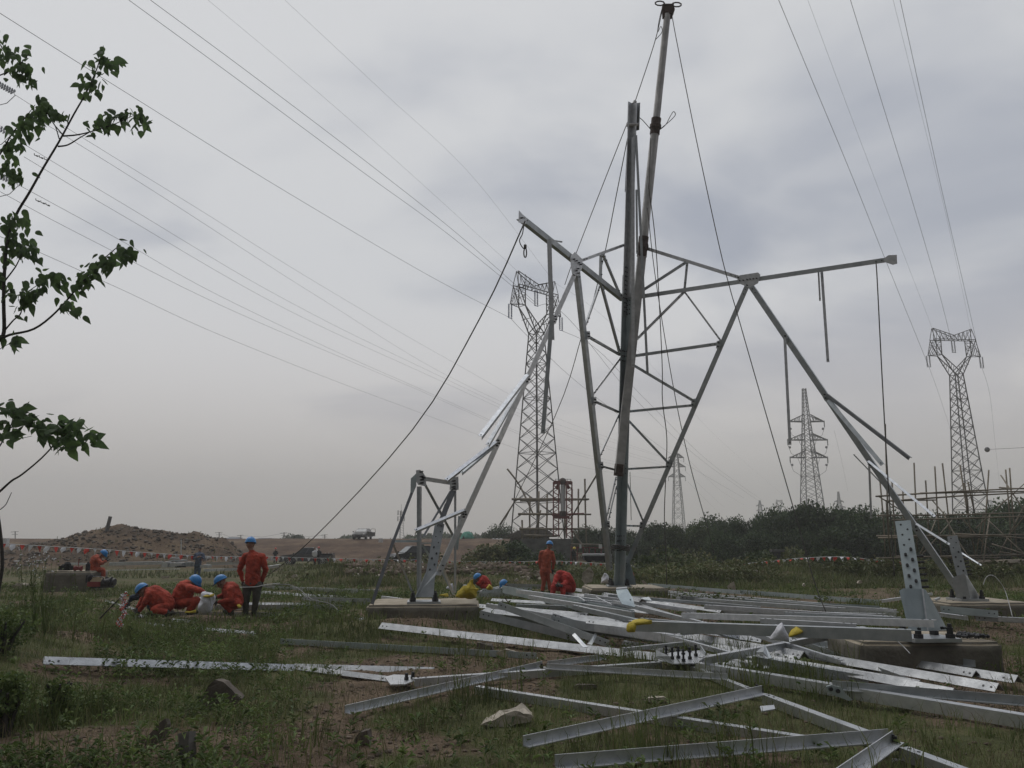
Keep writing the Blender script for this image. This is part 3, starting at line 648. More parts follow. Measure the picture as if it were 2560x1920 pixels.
# splice plate and top plates of the leg
mb = MB(); A = pl('L', (1567.5, 668)) + eL * .02 + eR * .028; B = pl('L', (1563, 795)) + eL * .02 + eR * .028
mb.prism([A, A + eL * .17, B + eL * .17, B], [q + eR * .012 for q in (A, A + eL * .17, B + eL * .17, B)]); mb.build('splice_plate', 'zinc2', leg)
mb = MB(); T = pl('L', (1581, 264)); Bt = pl('L', (1579, 330)); up = (T - Bt).normalized()
for e_ in (eL, eR): mb.prism([Bt, Bt + e_ * .22, T + e_ * .22 + up * .02, T + up * .05], [q - e_.cross(up) * .015 for q in (Bt, Bt + e_ * .22, T + e_ * .22 + up * .02, T + up * .05)])
tp = mb.build('leg_top_plate', 'zinc2', leg2)
mb = MB(); mb.cyl(Bt + Vector((-.16, -.16, .12)), Bt + Vector((.16, -.16, .12)), .05, 8); mb.cyl(T + Vector((.03, -.05, .02)), T + Vector((.07, -.05, .10)), .05, 8); mb.build('pulley_block', 'pole', leg2)
# left panel
member('L', (1303, 541), (1562, 747), .13, 'arm', 'zinc2', .03, 1)
member('L', (1446, 672), (1529, 1425), .125, 'diagonal', 'zinc2', 0, 1)
member('L', (1443, 672), (1096, 1436), .155, 'diagonal', 'zinc', 0, -1, lab='bright long diagonal running down to the left footing')
plate('L', [(1298, 526), (1311, 541), (1319, 546), (1314, 560), (1297, 556)], .05, bolts=[(1303, 545)])
plate('L', [(1426, 640), (1437, 629), (1456, 648), (1455, 672), (1444, 690), (1431, 684), (1428, 664)], .05, bolts=[(1434, 648), (1440, 652), (1446, 657), (1451, 661), (1444, 672), (1440, 677), (1445, 683)])
for (x, y_) in ((1386, 797), (1318, 947), (1243, 1107), (1160, 1285)):
    plate('L', [(x - 6, y_ - 2), (x + 1, y_ - 14), (x + 10, y_ - 10), (x + 4, y_ + 12), (x - 6, y_ + 16), (x - 11, y_ + 6)], .04, bolts=[(x - 3, y_), (x + 2, y_ - 6), (x + 4, y_ + 1), (x - 1, y_ + 7)], bo=.03, br=.02)
member('L', (1455, 651), (1562, 612), .075, 'brace', 'zinc')
member('L', (1505, 634), (1503, 706), .06, 'brace', 'zinc2'); member('L', (1509, 634), (1554, 742), .055, 'brace', 'zinc2')
member('L', (1504, 706), (1552, 884), .06, 'brace', 'zinc2'); member('L', (1502, 710), (1466, 812), .05, 'brace', 'zinc', -.1)
for (x, y_) in ((1471, 838), (1487, 1003), (1504, 1165), (1520, 1312)):
    plate('L', [(x - 3, y_ - 10), (x + 4, y_ - 10), (x + 5, y_ + 5), (x + 1, y_ + 11), (x - 3, y_ + 8)], .05, mt='zinc2', bolts=[(x - 1, y_ - 4), (x, y_ + 3)])
    plate('L', [(x - 12, y_ - 5), (x - 7, y_ - 6), (x - 7, y_ + 6), (x - 11, y_ + 5)], .02, mt='zinc2')
for a, b, w, mt in [((1474, 842), (1552, 887), .06, 'zinc2'), ((1483, 986), (1552, 895), .065, 'zinc'), ((1490, 1004), (1548, 1030), .055, 'zinc2'), ((1500, 1142), (1547, 1038), .05, 'zinc'),
                    ((1506, 1166), (1541, 1175), .05, 'zinc2'), ((1518, 1290), (1541, 1192), .045, 'zinc'), ((1522, 1300), (1542, 1215), .035, 'zinc2')]: member('L', a, b, w, 'brace', mt)
# angles hanging loose from the left arm and diagonal
def hang(a, b, Ya, Yb, w, mt='zinc', name='hanging_angle', roll=0.0, lab=None):
    A = at(*a, Ya); B = at(*b, Yb); d = (B - A).normalized(); v = (O - A).normalized(); s = d.cross(v).normalized()
    q = Matrix.Rotation(roll, 3, d); u = q @ s; n = q @ (s.cross(d)).normalized()
    mb = MB(); mb.angle(A - u * w * .5, B - u * w * .5, w, max(.006, w * .06), u, n if n.dot(v) < 0 else -n); o = mb.build(name, mt, tower)
    mm = MB(); mm.cyl(B - d * .06 + v * .0, B - d * .06 + v * .02, .012, 6); mm.build('bolts', 'bolt', o)
    if lab: o['label'] = lab
    return o
yl = lambda px, py: pl('L', (px, py)).y - .12
yr = lambda px, py: pl('R', (px, py)).y - .12
hang((1373, 598), (1380.5, 850), 15.9, 16.1, .095); hang((1379, 800), (1357, 1084), 15.8, 15.9, .085, 'zinc2'); hang((1374, 600), (1406, 605), 15.9, 16.4, .035, 'zinc2')
hang((1318, 936), (1200, 1090), yl(1318, 936), 15.6, .085, roll=.5); hang((1308, 955), (1218, 1112), yl(1308, 955), 16.0, .075, roll=.4)
hang((1240, 1103), (1115, 1199), yl(1240, 1103), 15.4, .075, roll=.5); hang((1232, 1116), (1153, 1182), yl(1232, 1116), 15.7, .05, 'zinc2', roll=.8)
hang((1160, 1274), (1038, 1325), yl(1160, 1274), 15.0, .06, roll=.6)
# right panel
member('R', (1577, 745), (2214, 650), .11, 'arm', 'zinc2', .03, -1)
plate('R', [(1841, 694), (1850, 688), (1895, 681), (1901, 687), (1895, 708), (1874, 719), (1850, 710)], .05, bolts=[(1850, 702), (1859, 701), (1868, 699), (1876, 698), (1884, 697), (1892, 696), (1846, 694), (1868, 713)], br=.017)
plate('R', [(2208, 647), (2221, 638), (2242, 637), (2243, 659), (2232, 662), (2212, 655)], .05)
member('R', (1594, 614), (1846, 693), .085, 'brace', 'zinc'); member('R', (1718, 656), (1711, 726), .065, 'brace', 'zinc2')
member('R', (1716, 655), (1585, 740), .08, 'brace', 'zinc2'); member('R', (1711, 729), (1802, 852), .045, 'brace', 'zinc'); member('R', (1711, 729), (1592, 848), .075, 'brace', 'zinc')
member('R', (1867, 716), (1560, 1425), .125, 'diagonal', 'zinc2', 0, 1)
member('R', (1877, 716), (2396, 1478), .13, 'diagonal', 'zinc2', 0, -1, lab='long diagonal running down to the far right footing')
for (x, y_) in ((1797, 862), (1734, 1008), (1671, 1162), (1605, 1314), (1963, 845), (2062, 991), (2174, 1158), (2290, 1322)):
    sx = -1 if x < 1867 else 1
    plate('R', [(x - 4 * sx, y_ - 12), (x + 5 * sx, y_ - 9), (x + 7 * sx, y_ + 8), (x + 1 * sx, y_ + 13), (x - 5 * sx, y_ + 3)], .05, mt='zinc2', bolts=[(x, y_ - 5), (x + 2 * sx, y_ + 4)], br=.02)
for a, b, w, mt in [((1574, 891), (1795, 859), .075, 'zinc2'), ((1572, 906), (1735, 1003), .075, 'zinc2'), ((1568, 1029), (1733, 1013), .065, 'zinc2'), ((1570, 1050), (1673, 1160), .065, 'zinc2'),
                    ((1562, 1173), (1667, 1167), .055, 'zinc2'), ((1562, 1195), (1609, 1306), .05, 'zinc2'), ((1556, 1314), (1602, 1315), .05, 'zinc')]: member('R', a, b, w, 'brace', mt)
hang((2046, 676), (2050, 752), 18.4, 18.5, .04); hang((2054, 675), (2070, 905), 18.4, 18.5, .065)
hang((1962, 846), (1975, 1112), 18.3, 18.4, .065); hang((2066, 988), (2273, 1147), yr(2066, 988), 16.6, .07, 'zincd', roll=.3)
hang((2070, 1000), (2206, 1162), yr(2070, 1000), 17.2, .09, 'zinc2'); hang((2170, 1152), (2337, 1291), yr(2170, 1152), 16.6, .06, roll=-.6)
hang((2173, 1165), (2178, 1296), 17.9, 18, .045); hang((2134, 1136), (2292, 1300), 18.2, 18.2, .025, 'zinc2')
hang((2290, 1309), (2374, 1361), 17.3, 16.8, .05, roll=-.6); hang((2396, 1377), (2453, 1413), 17.5, 17.0, .035, roll=-.6)
# loose angles lashed beside the leg
hang((1583, 342), (1582.5, 918), 19.6, 20.4, .085, 'zinc'); hang((1590, 338), (1619, 936), 19.5, 20.2, .065, 'zinc2'); hang((1591, 474), (1593, 634), 19.4, 19.6, .055, 'zinc2')
hang((1571, 335), (1564, 480), 19.9, 20.0, .05, 'zinc')

# ------- footing stubs
def stub(base, top0, w, t, u, v, mt, lab, plates, bolt_rows):
    pass
def boltcol(mb, A, B, n, m, offs, r, l):
    for i in range(m):
        p = A.lerp(B, i / max(1, m - 1))
        for o_ in offs: mb.cyl(p + o_ - n * .01, p + o_ + n * l, r, 6)
def anchor(mb, p, r=.05, h=.13):
    mb.cyl(p, p + Vector((0, 0, .05)), r * 1.25, 6); mb.cyl(p + Vector((0, 0, .05)), p + Vector((0, 0, h)), r * .85, 6); mb.cyl(p + Vector((0, 0, h)), p + Vector((0, 0, h * 1.35)), r * .55, 8)
def base_plate(c, w, d, rz, parent):
    mb = MB(); mb.box(c + Vector((0, 0, .02)), (w, d, .045), rz); o = mb.build('base_plate', 'zinc2', parent)
    mb = MB(); q = Matrix.Rotation(rz, 3, 'Z')
    for sx, sy in ((-1, -1), (1, -1), (1, 1), (-1, 1)): anchor(mb, c + q @ Vector((sx * w * .34, sy * d * .34, .043)))
    mb.build('anchor_nuts', 'bolt', o); return o
X, Yv, Z = Vector((1, 0, 0)), Vector((0, 1, 0)), Vector((0, 0, 1))
# centre leg foot
base_plate(Cb + Vector((-.1, -.1, 0)), .62, .55, 0.0, tower)
mb = MB(); c0 = Cb + Vector((0, 0, .05))
for e_ in (eL, eR): mb.prism([c0, c0 + e_ * .42, c0 + e_ * .36 + Z * .25, c0 + e_ * .2 + Z * .75, c0 + Z * .8], [q - (eL + eR).normalized() * .02 for q in (c0, c0 + e_ * .42, c0 + e_ * .36 + Z * .25, c0 + e_ * .2 + Z * .75, c0 + Z * .8)])
mb.build('foot_gusset', 'zinc3', tower)
# left footing: slotted leg stub
def stub_leg(px_top, px_bot, Yt, Yb_, w, name_parent, mt, side=1, nb=9, hole_top=4, colb='bolt', back=True):
    A = at(*px_bot, Yb_); B = at(*px_top, Yt); d = (B - A).normalized(); s = d.cross((A - O).normalized()).normalized() * -1
    if s.x < 0: s = -s
    n = s.cross(d).normalized(); n = -n if n.y > 0 else n
    mb = MB(); mb.angle(A - s * w / 2, B - s * w / 2, w, .018, s, -n if side > 0 else -n); o = mb.build('leg', mt, name_parent)
    mb2 = MB(); L_ = (B - A).length
    mb2.prism([A + d * L_ * .30 + s * (-w / 2 - .01) + n * .004, A + d * L_ * .30 + s * (w / 2) + n * .004, B + d * .0 + s * (w / 2) + n * .004, B + s * (-w / 2 - .01) + n * .004],
              [A + d * L_ * .30 + s * (-w / 2 - .01) + n * .02, A + d * L_ * .30 + s * (w / 2) + n * .02, B + s * (w / 2) + n * .02, B + s * (-w / 2 - .01) + n * .02]); mb2.build('splice_plate', mt, o)
    mb3 = MB()
    for i in range(nb):
        f = .34 + .62 * i / (nb - 1); p = A + d * L_ * f + s * (w * .2 * (1 if i % 2 else -1)) + n * .02
        mb3.cyl(p - n * .01, p + n * (.045 if i < nb - hole_top else .004), .019 if i < nb - hole_top else .014, 7)  # the topmost are thin dark discs drawn for empty holes
    mb3.build('bolts', 'bolt', o)
    if back:
        mb4 = MB()
        for i in range(6): p = A + d * L_ * (.36 + .06 * i) + s * w * .5 - n * .08; mb4.cyl(p - s * .02, p + s * .085, .016, 6)
        mb4.build('bolts', 'bolt', o)
    return o, A, B, s, n, d
stL = stub_leg((1100, 1309), (1068, 1488), 17.0, 16.6, .19, tower, 'zinc2', back=False)
mb = MB(); A = at(1060, 1493, 16.50); mb.prism([at(1037, 1493, 16.45), at(1084, 1493, 16.45), at(1087, 1440, 16.55), at(1097, 1434, 16.60), at(1092, 1427, 16.60), at(1066, 1427, 16.60)], [at(1037, 1493, 16.48), at(1084, 1493, 16.48), at(1087, 1440, 16.58), at(1097, 1434, 16.63), at(1092, 1427, 16.63), at(1066, 1427, 16.63)])
mb.prism([at(1037, 1493, 16.40), at(1066, 1427, 16.58), at(1066, 1427, 16.62), at(1037, 1493, 16.70)], [at(1040, 1493, 16.40), at(1069, 1427, 16.58), at(1069, 1427, 16.62), at(1040, 1493, 16.70)])
mb.build('foot_gusset', 'zinc2', tower)
base_plate(Vector((at(1060, 1497, 16.60).x, 16.6, .40)), .66, .6, R(6), tower)
FR = 17.0
def fm(a, b, w, name='brace', mt='zinc2', Ya=FR, Yb=FR, face=None):
    A = at(*a, Ya); B = at(*b, Yb); d = (B - A).normalized(); v = (O - A).normalized(); s = d.cross(v).normalized()
    mb = MB(); mb.angle(A - s * w / 2, B - s * w / 2, w, .01, s, -v); return mb.build(name, mt, tower)
fm((1047, 1216), (1047, 1486), .085, 'post', 'zinc2'); fm((1052, 1216), (1051, 1486), .04, 'post', 'zinc')
fm((1138, 1226), (1138, 1482), .05, 'post', 'zinc', 17.4, 17.4)
fm((1062, 1197), (1132, 1208), .09, 'beam', 'zinc', FR, 17.4)
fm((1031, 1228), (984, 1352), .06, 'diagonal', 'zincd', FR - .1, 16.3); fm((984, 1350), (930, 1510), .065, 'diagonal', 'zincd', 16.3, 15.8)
fm((1063, 1212), (1133, 1340), .055, 'brace', 'zinc2', FR, 17.6); fm((1127, 1227), (1058, 1342), .045, 'brace', 'zinc2', 17.4, 17.1)
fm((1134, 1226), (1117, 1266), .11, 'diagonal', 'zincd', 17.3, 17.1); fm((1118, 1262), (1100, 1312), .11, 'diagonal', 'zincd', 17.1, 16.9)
fm((983, 1353), (1050, 1353), .045, 'brace', 'zinc3', 16.3, FR); fm((1050, 1358), (1080, 1358), .03, 'brace', 'zinc')
fm((983, 1360), (1030, 1478), .04, 'brace', 'zinc', 16.3, 16.8); fm((1094, 1385), (1132, 1482), .045, 'brace', 'zinc', 17.1, 17.4)
fm((1056, 1362), (1082, 1404), .05, 'brace', 'zinc3', FR, 17.3); fm((1097, 1412), (1134, 1486), .05, 'brace', 'zinc3', 17.5, 17.6); fm((1149, 1290), (1142, 1374), .06, 'brace', 'zinc3', 17.6, 17.6)
def fplate(poly, Y, mt='zinc', bolts=(), t=.02, bl=.10):
    mb = MB(); mb.prism([at(x, y_, Y + t) for x, y_ in poly], [at(x, y_, Y) for x, y_ in poly]); o = mb.build('gusset_plate', mt, tower)
    if bolts:
        mb = MB()
        for q in bolts: p = at(*q, Y); mb.cyl(p + Yv * .02, p + Vector((bl * .9, -bl * .3, .01)), .018, 6)
        mb.build('bolts', 'bolt', o)
fplate([(1040, 1176), (1050, 1174), (1058, 1182), (1066, 1194), (1065, 1216), (1045, 1212), (1040, 1203)], FR - .08, 'zinc', [(1047, 1180), (1048, 1192), (1049, 1200), (1048, 1208), (1053, 1195)])
fplate([(1027, 1196), (1040, 1184), (1041, 1215), (1033, 1233), (1026, 1232)], FR - .12, 'zinc3')
fplate([(1133, 1194), (1146, 1191), (1147, 1224), (1140, 1226), (1124, 1225), (1125, 1206)], 17.3, 'zinc', [(1128, 1203), (1129, 1210), (1128, 1218), (1129, 1223)])
# near right footing stub
stR = stub_leg((2258, 1303), (2300, 1560), 11.2, 10.7, .185, tower, 'zinc3', nb=13, hole_top=5)
mb = MB()
def quadplate(mb, pts, Y, t=.02): mb.prism([at(x, y_, yy + t) for (x, y_), yy in zip(pts, Y)], [at(x, y_, yy) for (x, y_), yy in zip(pts, Y)])
quadplate(mb, [(2248, 1477), (2258, 1471), (2306, 1472), (2319, 1578), (2272, 1576)], [10.72, 10.72, 10.7, 10.55, 10.55]); quadplate(mb, [(2306, 1472), (2314, 1474), (2334, 1508), (2370, 1576), (2319, 1577)], [10.7, 10.72, 10.75, 10.8, 10.58])
mb.build('foot_gusset', 'zinc3', tower)
mb = MB(); mb.tube([at(2306, 1472, 10.67), at(2319, 1576, 10.52)], .012, 5); mb.build('weld_seam', 'zinc', tower)
base_plate(Vector((at(2318, 1575, 10.75).x, 10.78, .395)), .62, .52, R(4), tower)
# far right footing stub
stF = stub_leg((2381, 1340), (2420, 1492), 17.5, 17.3, .19, tower, 'zinc2', nb=9, hole_top=3)
mb = MB(); quadplate(mb, [(2391, 1496), (2380, 1452), (2384, 1442), (2412, 1434), (2425, 1498)], [17.2] * 5); quadplate(mb, [(2413, 1436), (2418, 1440), (2454, 1500), (2426, 1499)], [17.2, 17.25, 17.4, 17.22]); mb.build('foot_gusset', 'zinc2', tower)
base_plate(Vector((at(2422, 1504, 17.4).x, 17.45, .39)), .60, .55, R(4), tower)

# ------- concrete footings (each a thing)
def footing(cx, cy, w, d, top, rz, label):
    g = min(H(cx, cy), 0) - .25; root = empty('concrete_footing', (cx, cy, g), label, 'footing')
    bm = bmesh.new(); bmesh.ops.create_cube(bm, size=1)
    for v in bm.verts: v.co = Vector((v.co.x * w, v.co.y * d, (v.co.z + .5) * (top - g)))
    bmesh.ops.bevel(bm, geom=[e for e in bm.edges], offset=.045, segments=3, affect='EDGES')
    bmesh.ops.subdivide_edges(bm, edges=[e for e in bm.edges if e.calc_length() > .25], cuts=7, use_grid_fill=True)
    for v in bm.verts:
        q = mnoise.noise(v.co * 3.1 + Vector((cx, cy, 0))) * .016; v.co += v.normal * q
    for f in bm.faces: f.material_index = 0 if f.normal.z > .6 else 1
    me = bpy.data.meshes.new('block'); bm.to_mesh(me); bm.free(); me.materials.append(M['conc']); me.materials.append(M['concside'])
    me.polygons.foreach_set('use_smooth', [True] * len(me.polygons))
    o = bpy.data.objects.new('block', me); C.objects.link(o); o.parent = root; root.rotation_euler = (0, 0, rz); return root
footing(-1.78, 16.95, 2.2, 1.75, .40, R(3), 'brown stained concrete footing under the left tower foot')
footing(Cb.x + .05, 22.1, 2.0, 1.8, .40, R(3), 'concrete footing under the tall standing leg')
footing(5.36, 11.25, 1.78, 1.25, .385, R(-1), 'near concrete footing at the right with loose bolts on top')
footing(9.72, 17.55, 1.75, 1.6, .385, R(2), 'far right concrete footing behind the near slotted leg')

# ------- gin pole
gp = empty('gin_pole', tuple(at(1547, 1182, 21.0)), 'long slim grey lifting pole lashed to the standing leg, highest thing in the picture', 'lifting pole')
PA, PB = at(1547, 1182, 21.0), at(1668, 40, 19.6)
def gpt(py): f = (1182 - py) / (1182 - 40.0); return at(1547 + 121 * f, py, 21 - 1.4 * f)
mb = MB(); q = [gpt(1182), gpt(640)]; mb.sect(q[0], q[1], [(-.11, -.09), (.11, -.09), (.11, .09), (-.11, .09)], X)
mb.build('pole_section', 'pole', gp)
mb = MB(); mb.tube([gpt(650), gpt(325)], .115, 10); mb.build('pole_section', 'pole', gp)
mb = MB(); mb.tube([gpt(330), gpt(36)], [.10, .092], 10); mb.build('pole_section', 'pole', gp)
for y0, y1 in ((592, 642), (296, 336)):
    mb = MB(); mb.tube([gpt(y1), gpt(y1 - 16), gpt((y0 + y1) / 2 + 4), gpt((y0 + y1) / 2 - 4), gpt(y0 + 14), gpt(y0)], [.135, .13, .155, .155, .13, .135], 10); mb.build('sleeve_joint', 'rust', gp)
mb = MB(); mb.tube([gpt(1190), gpt(1160)], .13, 8); mb.build('foot_sleeve', 'rust', gp)
mb = MB(); h0 = gpt(40); mb.box(h0 + Vector((0, 0, .12)), (.26, .10, .36)); mb.cyl(h0 + Vector((.06, -.09, .15)), h0 + Vector((.06, .09, .15)), .14, 12); mb.build('pulley_block', 'rust', gp)
mb = MB(); h1 = gpt(14)
for sx in (-1, 1): mb.tube([h1 + Vector((sx * (.10 + .13 * (1 - math.cos(a))), 0, .05 + .07 * math.sin(a) - .02 * sx)) for a in np.linspace(0, 2 * math.pi, 10)], .02, 5)
mb.box(h1 + Vector((0, 0, .02)), (.3, .05, .05)); mb.build('shackles', 'rust', gp)
# lashings
mb = MB()
for py in (1365, 1369, 1373): c = pl('L', (1548, py)) + Vector((.02, -.1, 0)); mb.tube([c + Vector((.24 * math.cos(a), .24 * math.sin(a), .03 * math.sin(2 * a))) for a in np.linspace(0, 2 * math.pi, 14)], .02, 5)
tag(mb.build('rope_lashing', 'rope', smooth=True), 'dark rope wound around the foot of the standing leg', 'rope')
# ------- ropes
def rope(pts, r, label, mt='rope', name='rope', sub=5, group=None):
    """pts = (px, py, distance) along the rope"""
    P = [at(*p) if not isinstance(p, Vector) else p for p in pts]; Q = []
    for i in range(len(P) - 1):
        a = P[max(i - 1, 0)]; b = P[i]; c = P[i + 1]; d = P[min(i + 2, len(P) - 1)]
        for k in range(sub):
            t = k / sub; Q.append(.5 * ((2 * b) + (c - a) * t + (2 * a - 5 * b + 4 * c - d) * t * t + (3 * b - a - 3 * c + d) * t ** 3))
    Q.append(P[-1]); mb = MB(); mb.tube(Q, r * .8, 6); return tag(mb.build(name, mt, smooth=True), label, 'rope' if name == 'rope' else 'wire', group)
rope([(1313, 552, 15.4), (1200, 795, 17), (1030, 1076, 20), (787, 1342, 25), (655, 1450, 29)], .018, 'guy rope from the end of the left arm down to the ground at the left', sub=4)
rope([(1657, 18, 19.6), (1636, 108, 19.7), (1585, 262, 20)], .014, 'rope from the top of the lifting pole to the top of the leg')
rope([(1656, 18, 19.6), (1648, 50, 19.6), (1644, 80, 19.6), (1652, 66, 19.6), (1655, 80, 19.6), (1640, 98, 19.6)], .012, 'short tangled rope tail just under the pole head')
rope([(1678, 27, 19.6), (1692, 104, 19.4), (1740, 345, 18.8), (1797, 610, 18), (1826, 725, 17.7), (1842, 780, 17.6), (1905, 1000, 17.2), (1985, 1275, 16.8), (2036, 1455, 16.6), (2066, 1532, 16.4)], .014, 'long rope from the pole head down to the pile at the right')
rope([(2190, 656, 16.9), (2193, 700, 16.9), (2203, 900, 16.8), (2215, 1120, 16.7), (2226, 1290, 16.6), (2236, 1440, 16.5)], .017, 'rope hanging straight down from the end of the right arm')
rope([(1569, 305, 20), (1500, 480, 21.5), (1432, 655, 24), (1412, 712, 25)], .014, 'rope from the leg top passing behind the left gusset')
rope([(1569, 345, 20), (1540, 492, 21), (1513, 628, 22), (1478, 770, 23), (1455, 838, 24), (1387, 1042, 28), (1240, 1345, 40)], .016, 'rope from the leg top down towards the foot of the big pylon')
rope([(1497, 1177, 22), (1430, 1290, 27), (1395, 1345, 31)], .014, 'short rope from the inner diagonal down to the bamboo platform')
rope([(1622, 470, 19.8), (1640, 620, 20), (1655, 900, 20.5), (1656, 1000, 20.6), (1667, 1095, 20.8), (1664, 1200, 21), (1661, 1290, 21.1), (1665, 1400, 21.2), (1667, 1462, 21.3)], .015, 'slack wavy rope hanging right of the lifting pole')
rope([(1619, 520, 19.8), (1638, 690, 20), (1682, 960, 20.5), (1722, 1150, 21), (1766, 1310, 21.5), (1785, 1382, 22)], .013, 'straight rope leaning right behind the right panel')
rope([(1592, 290, 19.8), (1606, 300, 19.7), (1628, 325, 19.6)], .013, 'short rope sagging between the leg top and the pole sleeve')
rope([(1647, 325, 19.5), (1672, 305, 19.4), (1688, 288, 19.4), (1684, 279, 19.4), (1676, 290, 19.4), (1664, 312, 19.5), (1647, 326, 19.5)], .013, 'rope loop sticking out from the upper pole sleeve')
rope([(1626, 345, 19.6), (1625, 400, 19.7), (1622, 470, 19.7)], .012, 'rope running down the left side of the pole below its sleeve')
rope([(1310, 560, 15.3), (1306, 585, 15.3), (1299, 600, 15.3), (1302, 612, 15.3), (1309, 622, 15.3)], .013, 'short rope tail hanging from the left arm end')
mb = MB(); c = at(1313, 632, 15.3); mb.tube([c + Vector((.028 * math.cos(a), 0, .10 * math.sin(a))) for a in np.linspace(0, 2 * math.pi, 14)], .013, 6); mb.cyl(c + Z * .09, c + Z * .17, .03, 6)
tag(mb.build('lifting_hook', 'rope', smooth=True), 'small eye hook hanging below the left arm end', 'hook')
rope([(1578, 1300, 22.3), (1575, 1180, 21.5)], .012, 'short rope beside the standing leg under the pole foot')

# ================================================================== THE STEEL ON THE GROUND
PILE = 'galvanised steel angles lying on the ground'
def gpt_ground(px, py, dz):
    z = dz
    for _ in range(4): p = gz(px, py, z); z = dz + H(p.x, p.y)
    return p
def bar(a, b, w, kind, label, dz=(0.0, 0.0), mt='zinc', t=None, roll=0.0, nb=2, group=PILE, ext=None, ends=(1, 1)):
    """a steel angle whose corner line is seen from a to b. kinds: L = flat flange near, upright flange behind;
    T = flat flange on top, upright flange in front; D = upright flange in front, flat one behind below; A = like a tent"""
    if isinstance(dz, (int, float)): dz = (dz, dz)
    if kind == 'A':
        dz = (dz[0] + .05, dz[1] + .05); w *= .8
        if mt == 'zinc': mt = 'zincw'
    elif kind in ('L', 'T'): dz = (dz[0] + .04, dz[1] + .04)
    hgt_ = {'L': 0.0, 'T': w, 'D': 0.0, 'A': w * .7}[kind]
    A = gpt_ground(*a, dz[0] + hgt_); B = gpt_ground(*b, dz[1] + hgt_); d = (B - A).normalized()
    if d.x < 0: A, B = B, A; d = -d
    s = Vector((0, 0, 1)).cross(d).normalized()                          # horizontal, away from the camera when d points right
    if s.y < 0 and abs(s.y) > .05: s = -s
    up = d.cross(s); up = up if up.z > 0 else -up
    if kind == 'L': u, v = -s, up
    elif kind == 'T': u, v = s, -up
    elif kind == 'D': u, v = s, up
    else: u, v = (s - up).normalized(), (-s - up).normalized()
    if roll: q = Matrix.Rotation(roll, 3, d); u, v = q @ u, q @ v
    mb = MB(); mb.angle(A, B, w, t or max(.009, w * .075), u, v); o = mb.build('steel_angle', mt); tag(o, label, 'steel angle', group)
    bm = MB(); n = -v if kind in ('T',) else u.cross(d)
    if nb:
        out_n = (-v if kind == 'T' else v if kind == 'L' else -u if kind == 'D' else (v.cross(d)))
        if kind == 'A': out_n = v.cross(d); out_n = out_n if out_n.z > 0 else -out_n; c_ = u
        c_ = {'T': u, 'L': u, 'D': v, 'A': v}[kind]
        if kind == 'D': out_n = -u
        for e_, P_, q_ in ((0, A, d), (1, B, -d)):
            if not ends[e_]: continue
            for i in range(nb): p = P_ + q_ * (.06 + .09 * i) + c_ * w * .55; bm.cyl(p, p + out_n * .003 + out_n * .001, .013, 8)  # dark of the bolt holes put on as thin discs, no real bolts
        if bm.v: bm.build('bolts', 'bolt', o)
    return o
# foreground frames
bar((861, 1784), (1355, 1668), .075, 'L', 'trough shaped angle nearest the left of the foreground, rising to the right', .02)
bar((1307, 1866), (1904, 1734), .08, 'L', 'long trough shaped angle crossing the middle foreground diagonally', .05)
bar((1387, 1918), (2221, 1850), .085, 'L', 'lowest trough shaped angle along the bottom edge of the picture', .05)
bar((2085, 1960), (2232, 1855), .085, 'L', 'short steep angle pointing down at the bottom right corner', .06)
bar((2247, 1868), (2470, 1950), .09, 'T', 'flat topped angle leaving at the bottom right corner', -.02)
bar((1904, 1736), (2185, 1840), .09, 'T', 'flat topped angle joining the two long troughs at the lower right', -.02)
bar((1186, 1716), (2060, 1851), .085, 'T', 'long flat topped angle running under both trough angles', -.04)
bar((1036, 1697), (1655, 1655), .085, 'T', 'flat topped angle between the two bolted plates of the foreground', .0)
bar((1762, 1644), (1980, 1604), .085, 'T', 'flat topped angle right of the plate with six upright bolts', .12)
bar((1976, 1604), (2165, 1567), .085, 'T', 'flat topped angle leaning on the near right footing', (.16, .30))
bar((110, 1641), (738, 1661), .13, 'A', 'long white angle half hidden by grass at the far left', -.06)
bar((736, 1659), (1086, 1668), .16, 'A', 'wide white angle ending beside the small bolted plate', -.12)
bar((738, 1661), (985, 1692), .09, 'A', 'white angle tapering to the small bolted plate with two bolts', -.04)
bar((700, 1610), (1342, 1648), .085, 'D', 'long dark upright flange with a white hole at its right end', .0, 'zinc3')
bar((1368, 1667), (1512, 1648), .07, 'L', 'short angle behind the joint of the two troughs', .0)
bar((1367, 1672), (1820, 1699), .065, 'L', 'straight trough angle from the joint to the lower middle', .06)
bar((1717, 1661), (1876, 1725), .07, 'T', 'short narrow angle under the plate with six upright bolts', .0)
bar((1740, 1657), (2600, 1795), .115, 'T', 'big angle with a tall dark face running out of the right edge', .0, 'zinc', ends=(1, 0))
bar((2082, 1722), (2620, 1768), .085, 'L', 'trough angle lying on the big dark faced one near the right edge', .10, 'zinc2', ends=(1, 0))
bar((1852, 1660), (2092, 1713), .10, 'D', 'wide dull angle behind the big dark faced one', .0, 'zinc2')
bar((1986, 1608), (2440, 1668), .085, 'L', 'long trough angle from the white cloth towards the right edge', .06, 'zinc2')
bar((2230, 1640), (2545, 1688), .14, 'A', 'white angle with two bolt holes at its right end beside the footing', .05)
bar((1985, 1622), (2497, 1708), .14, 'A', 'bright white angle cut to a slant at its right end', .05)
bar((1835, 1622), (2385, 1720), .12, 'A', 'bright angle in the grass below the slant cut one', .05)
bar((1973, 1601), (2275, 1712), .07, 'D', 'thin dark diagonal angle crossing over the bright ones', (.12, .03), 'zinc2')
bar((1655, 1570), (2010, 1628), .17, 'A', 'broad bright angle continuing right of the beam with the yellow sack', .04)
bar((1660, 1590), (1990, 1640), .12, 'A', 'second bright angle below the broad one at the middle right', .02)
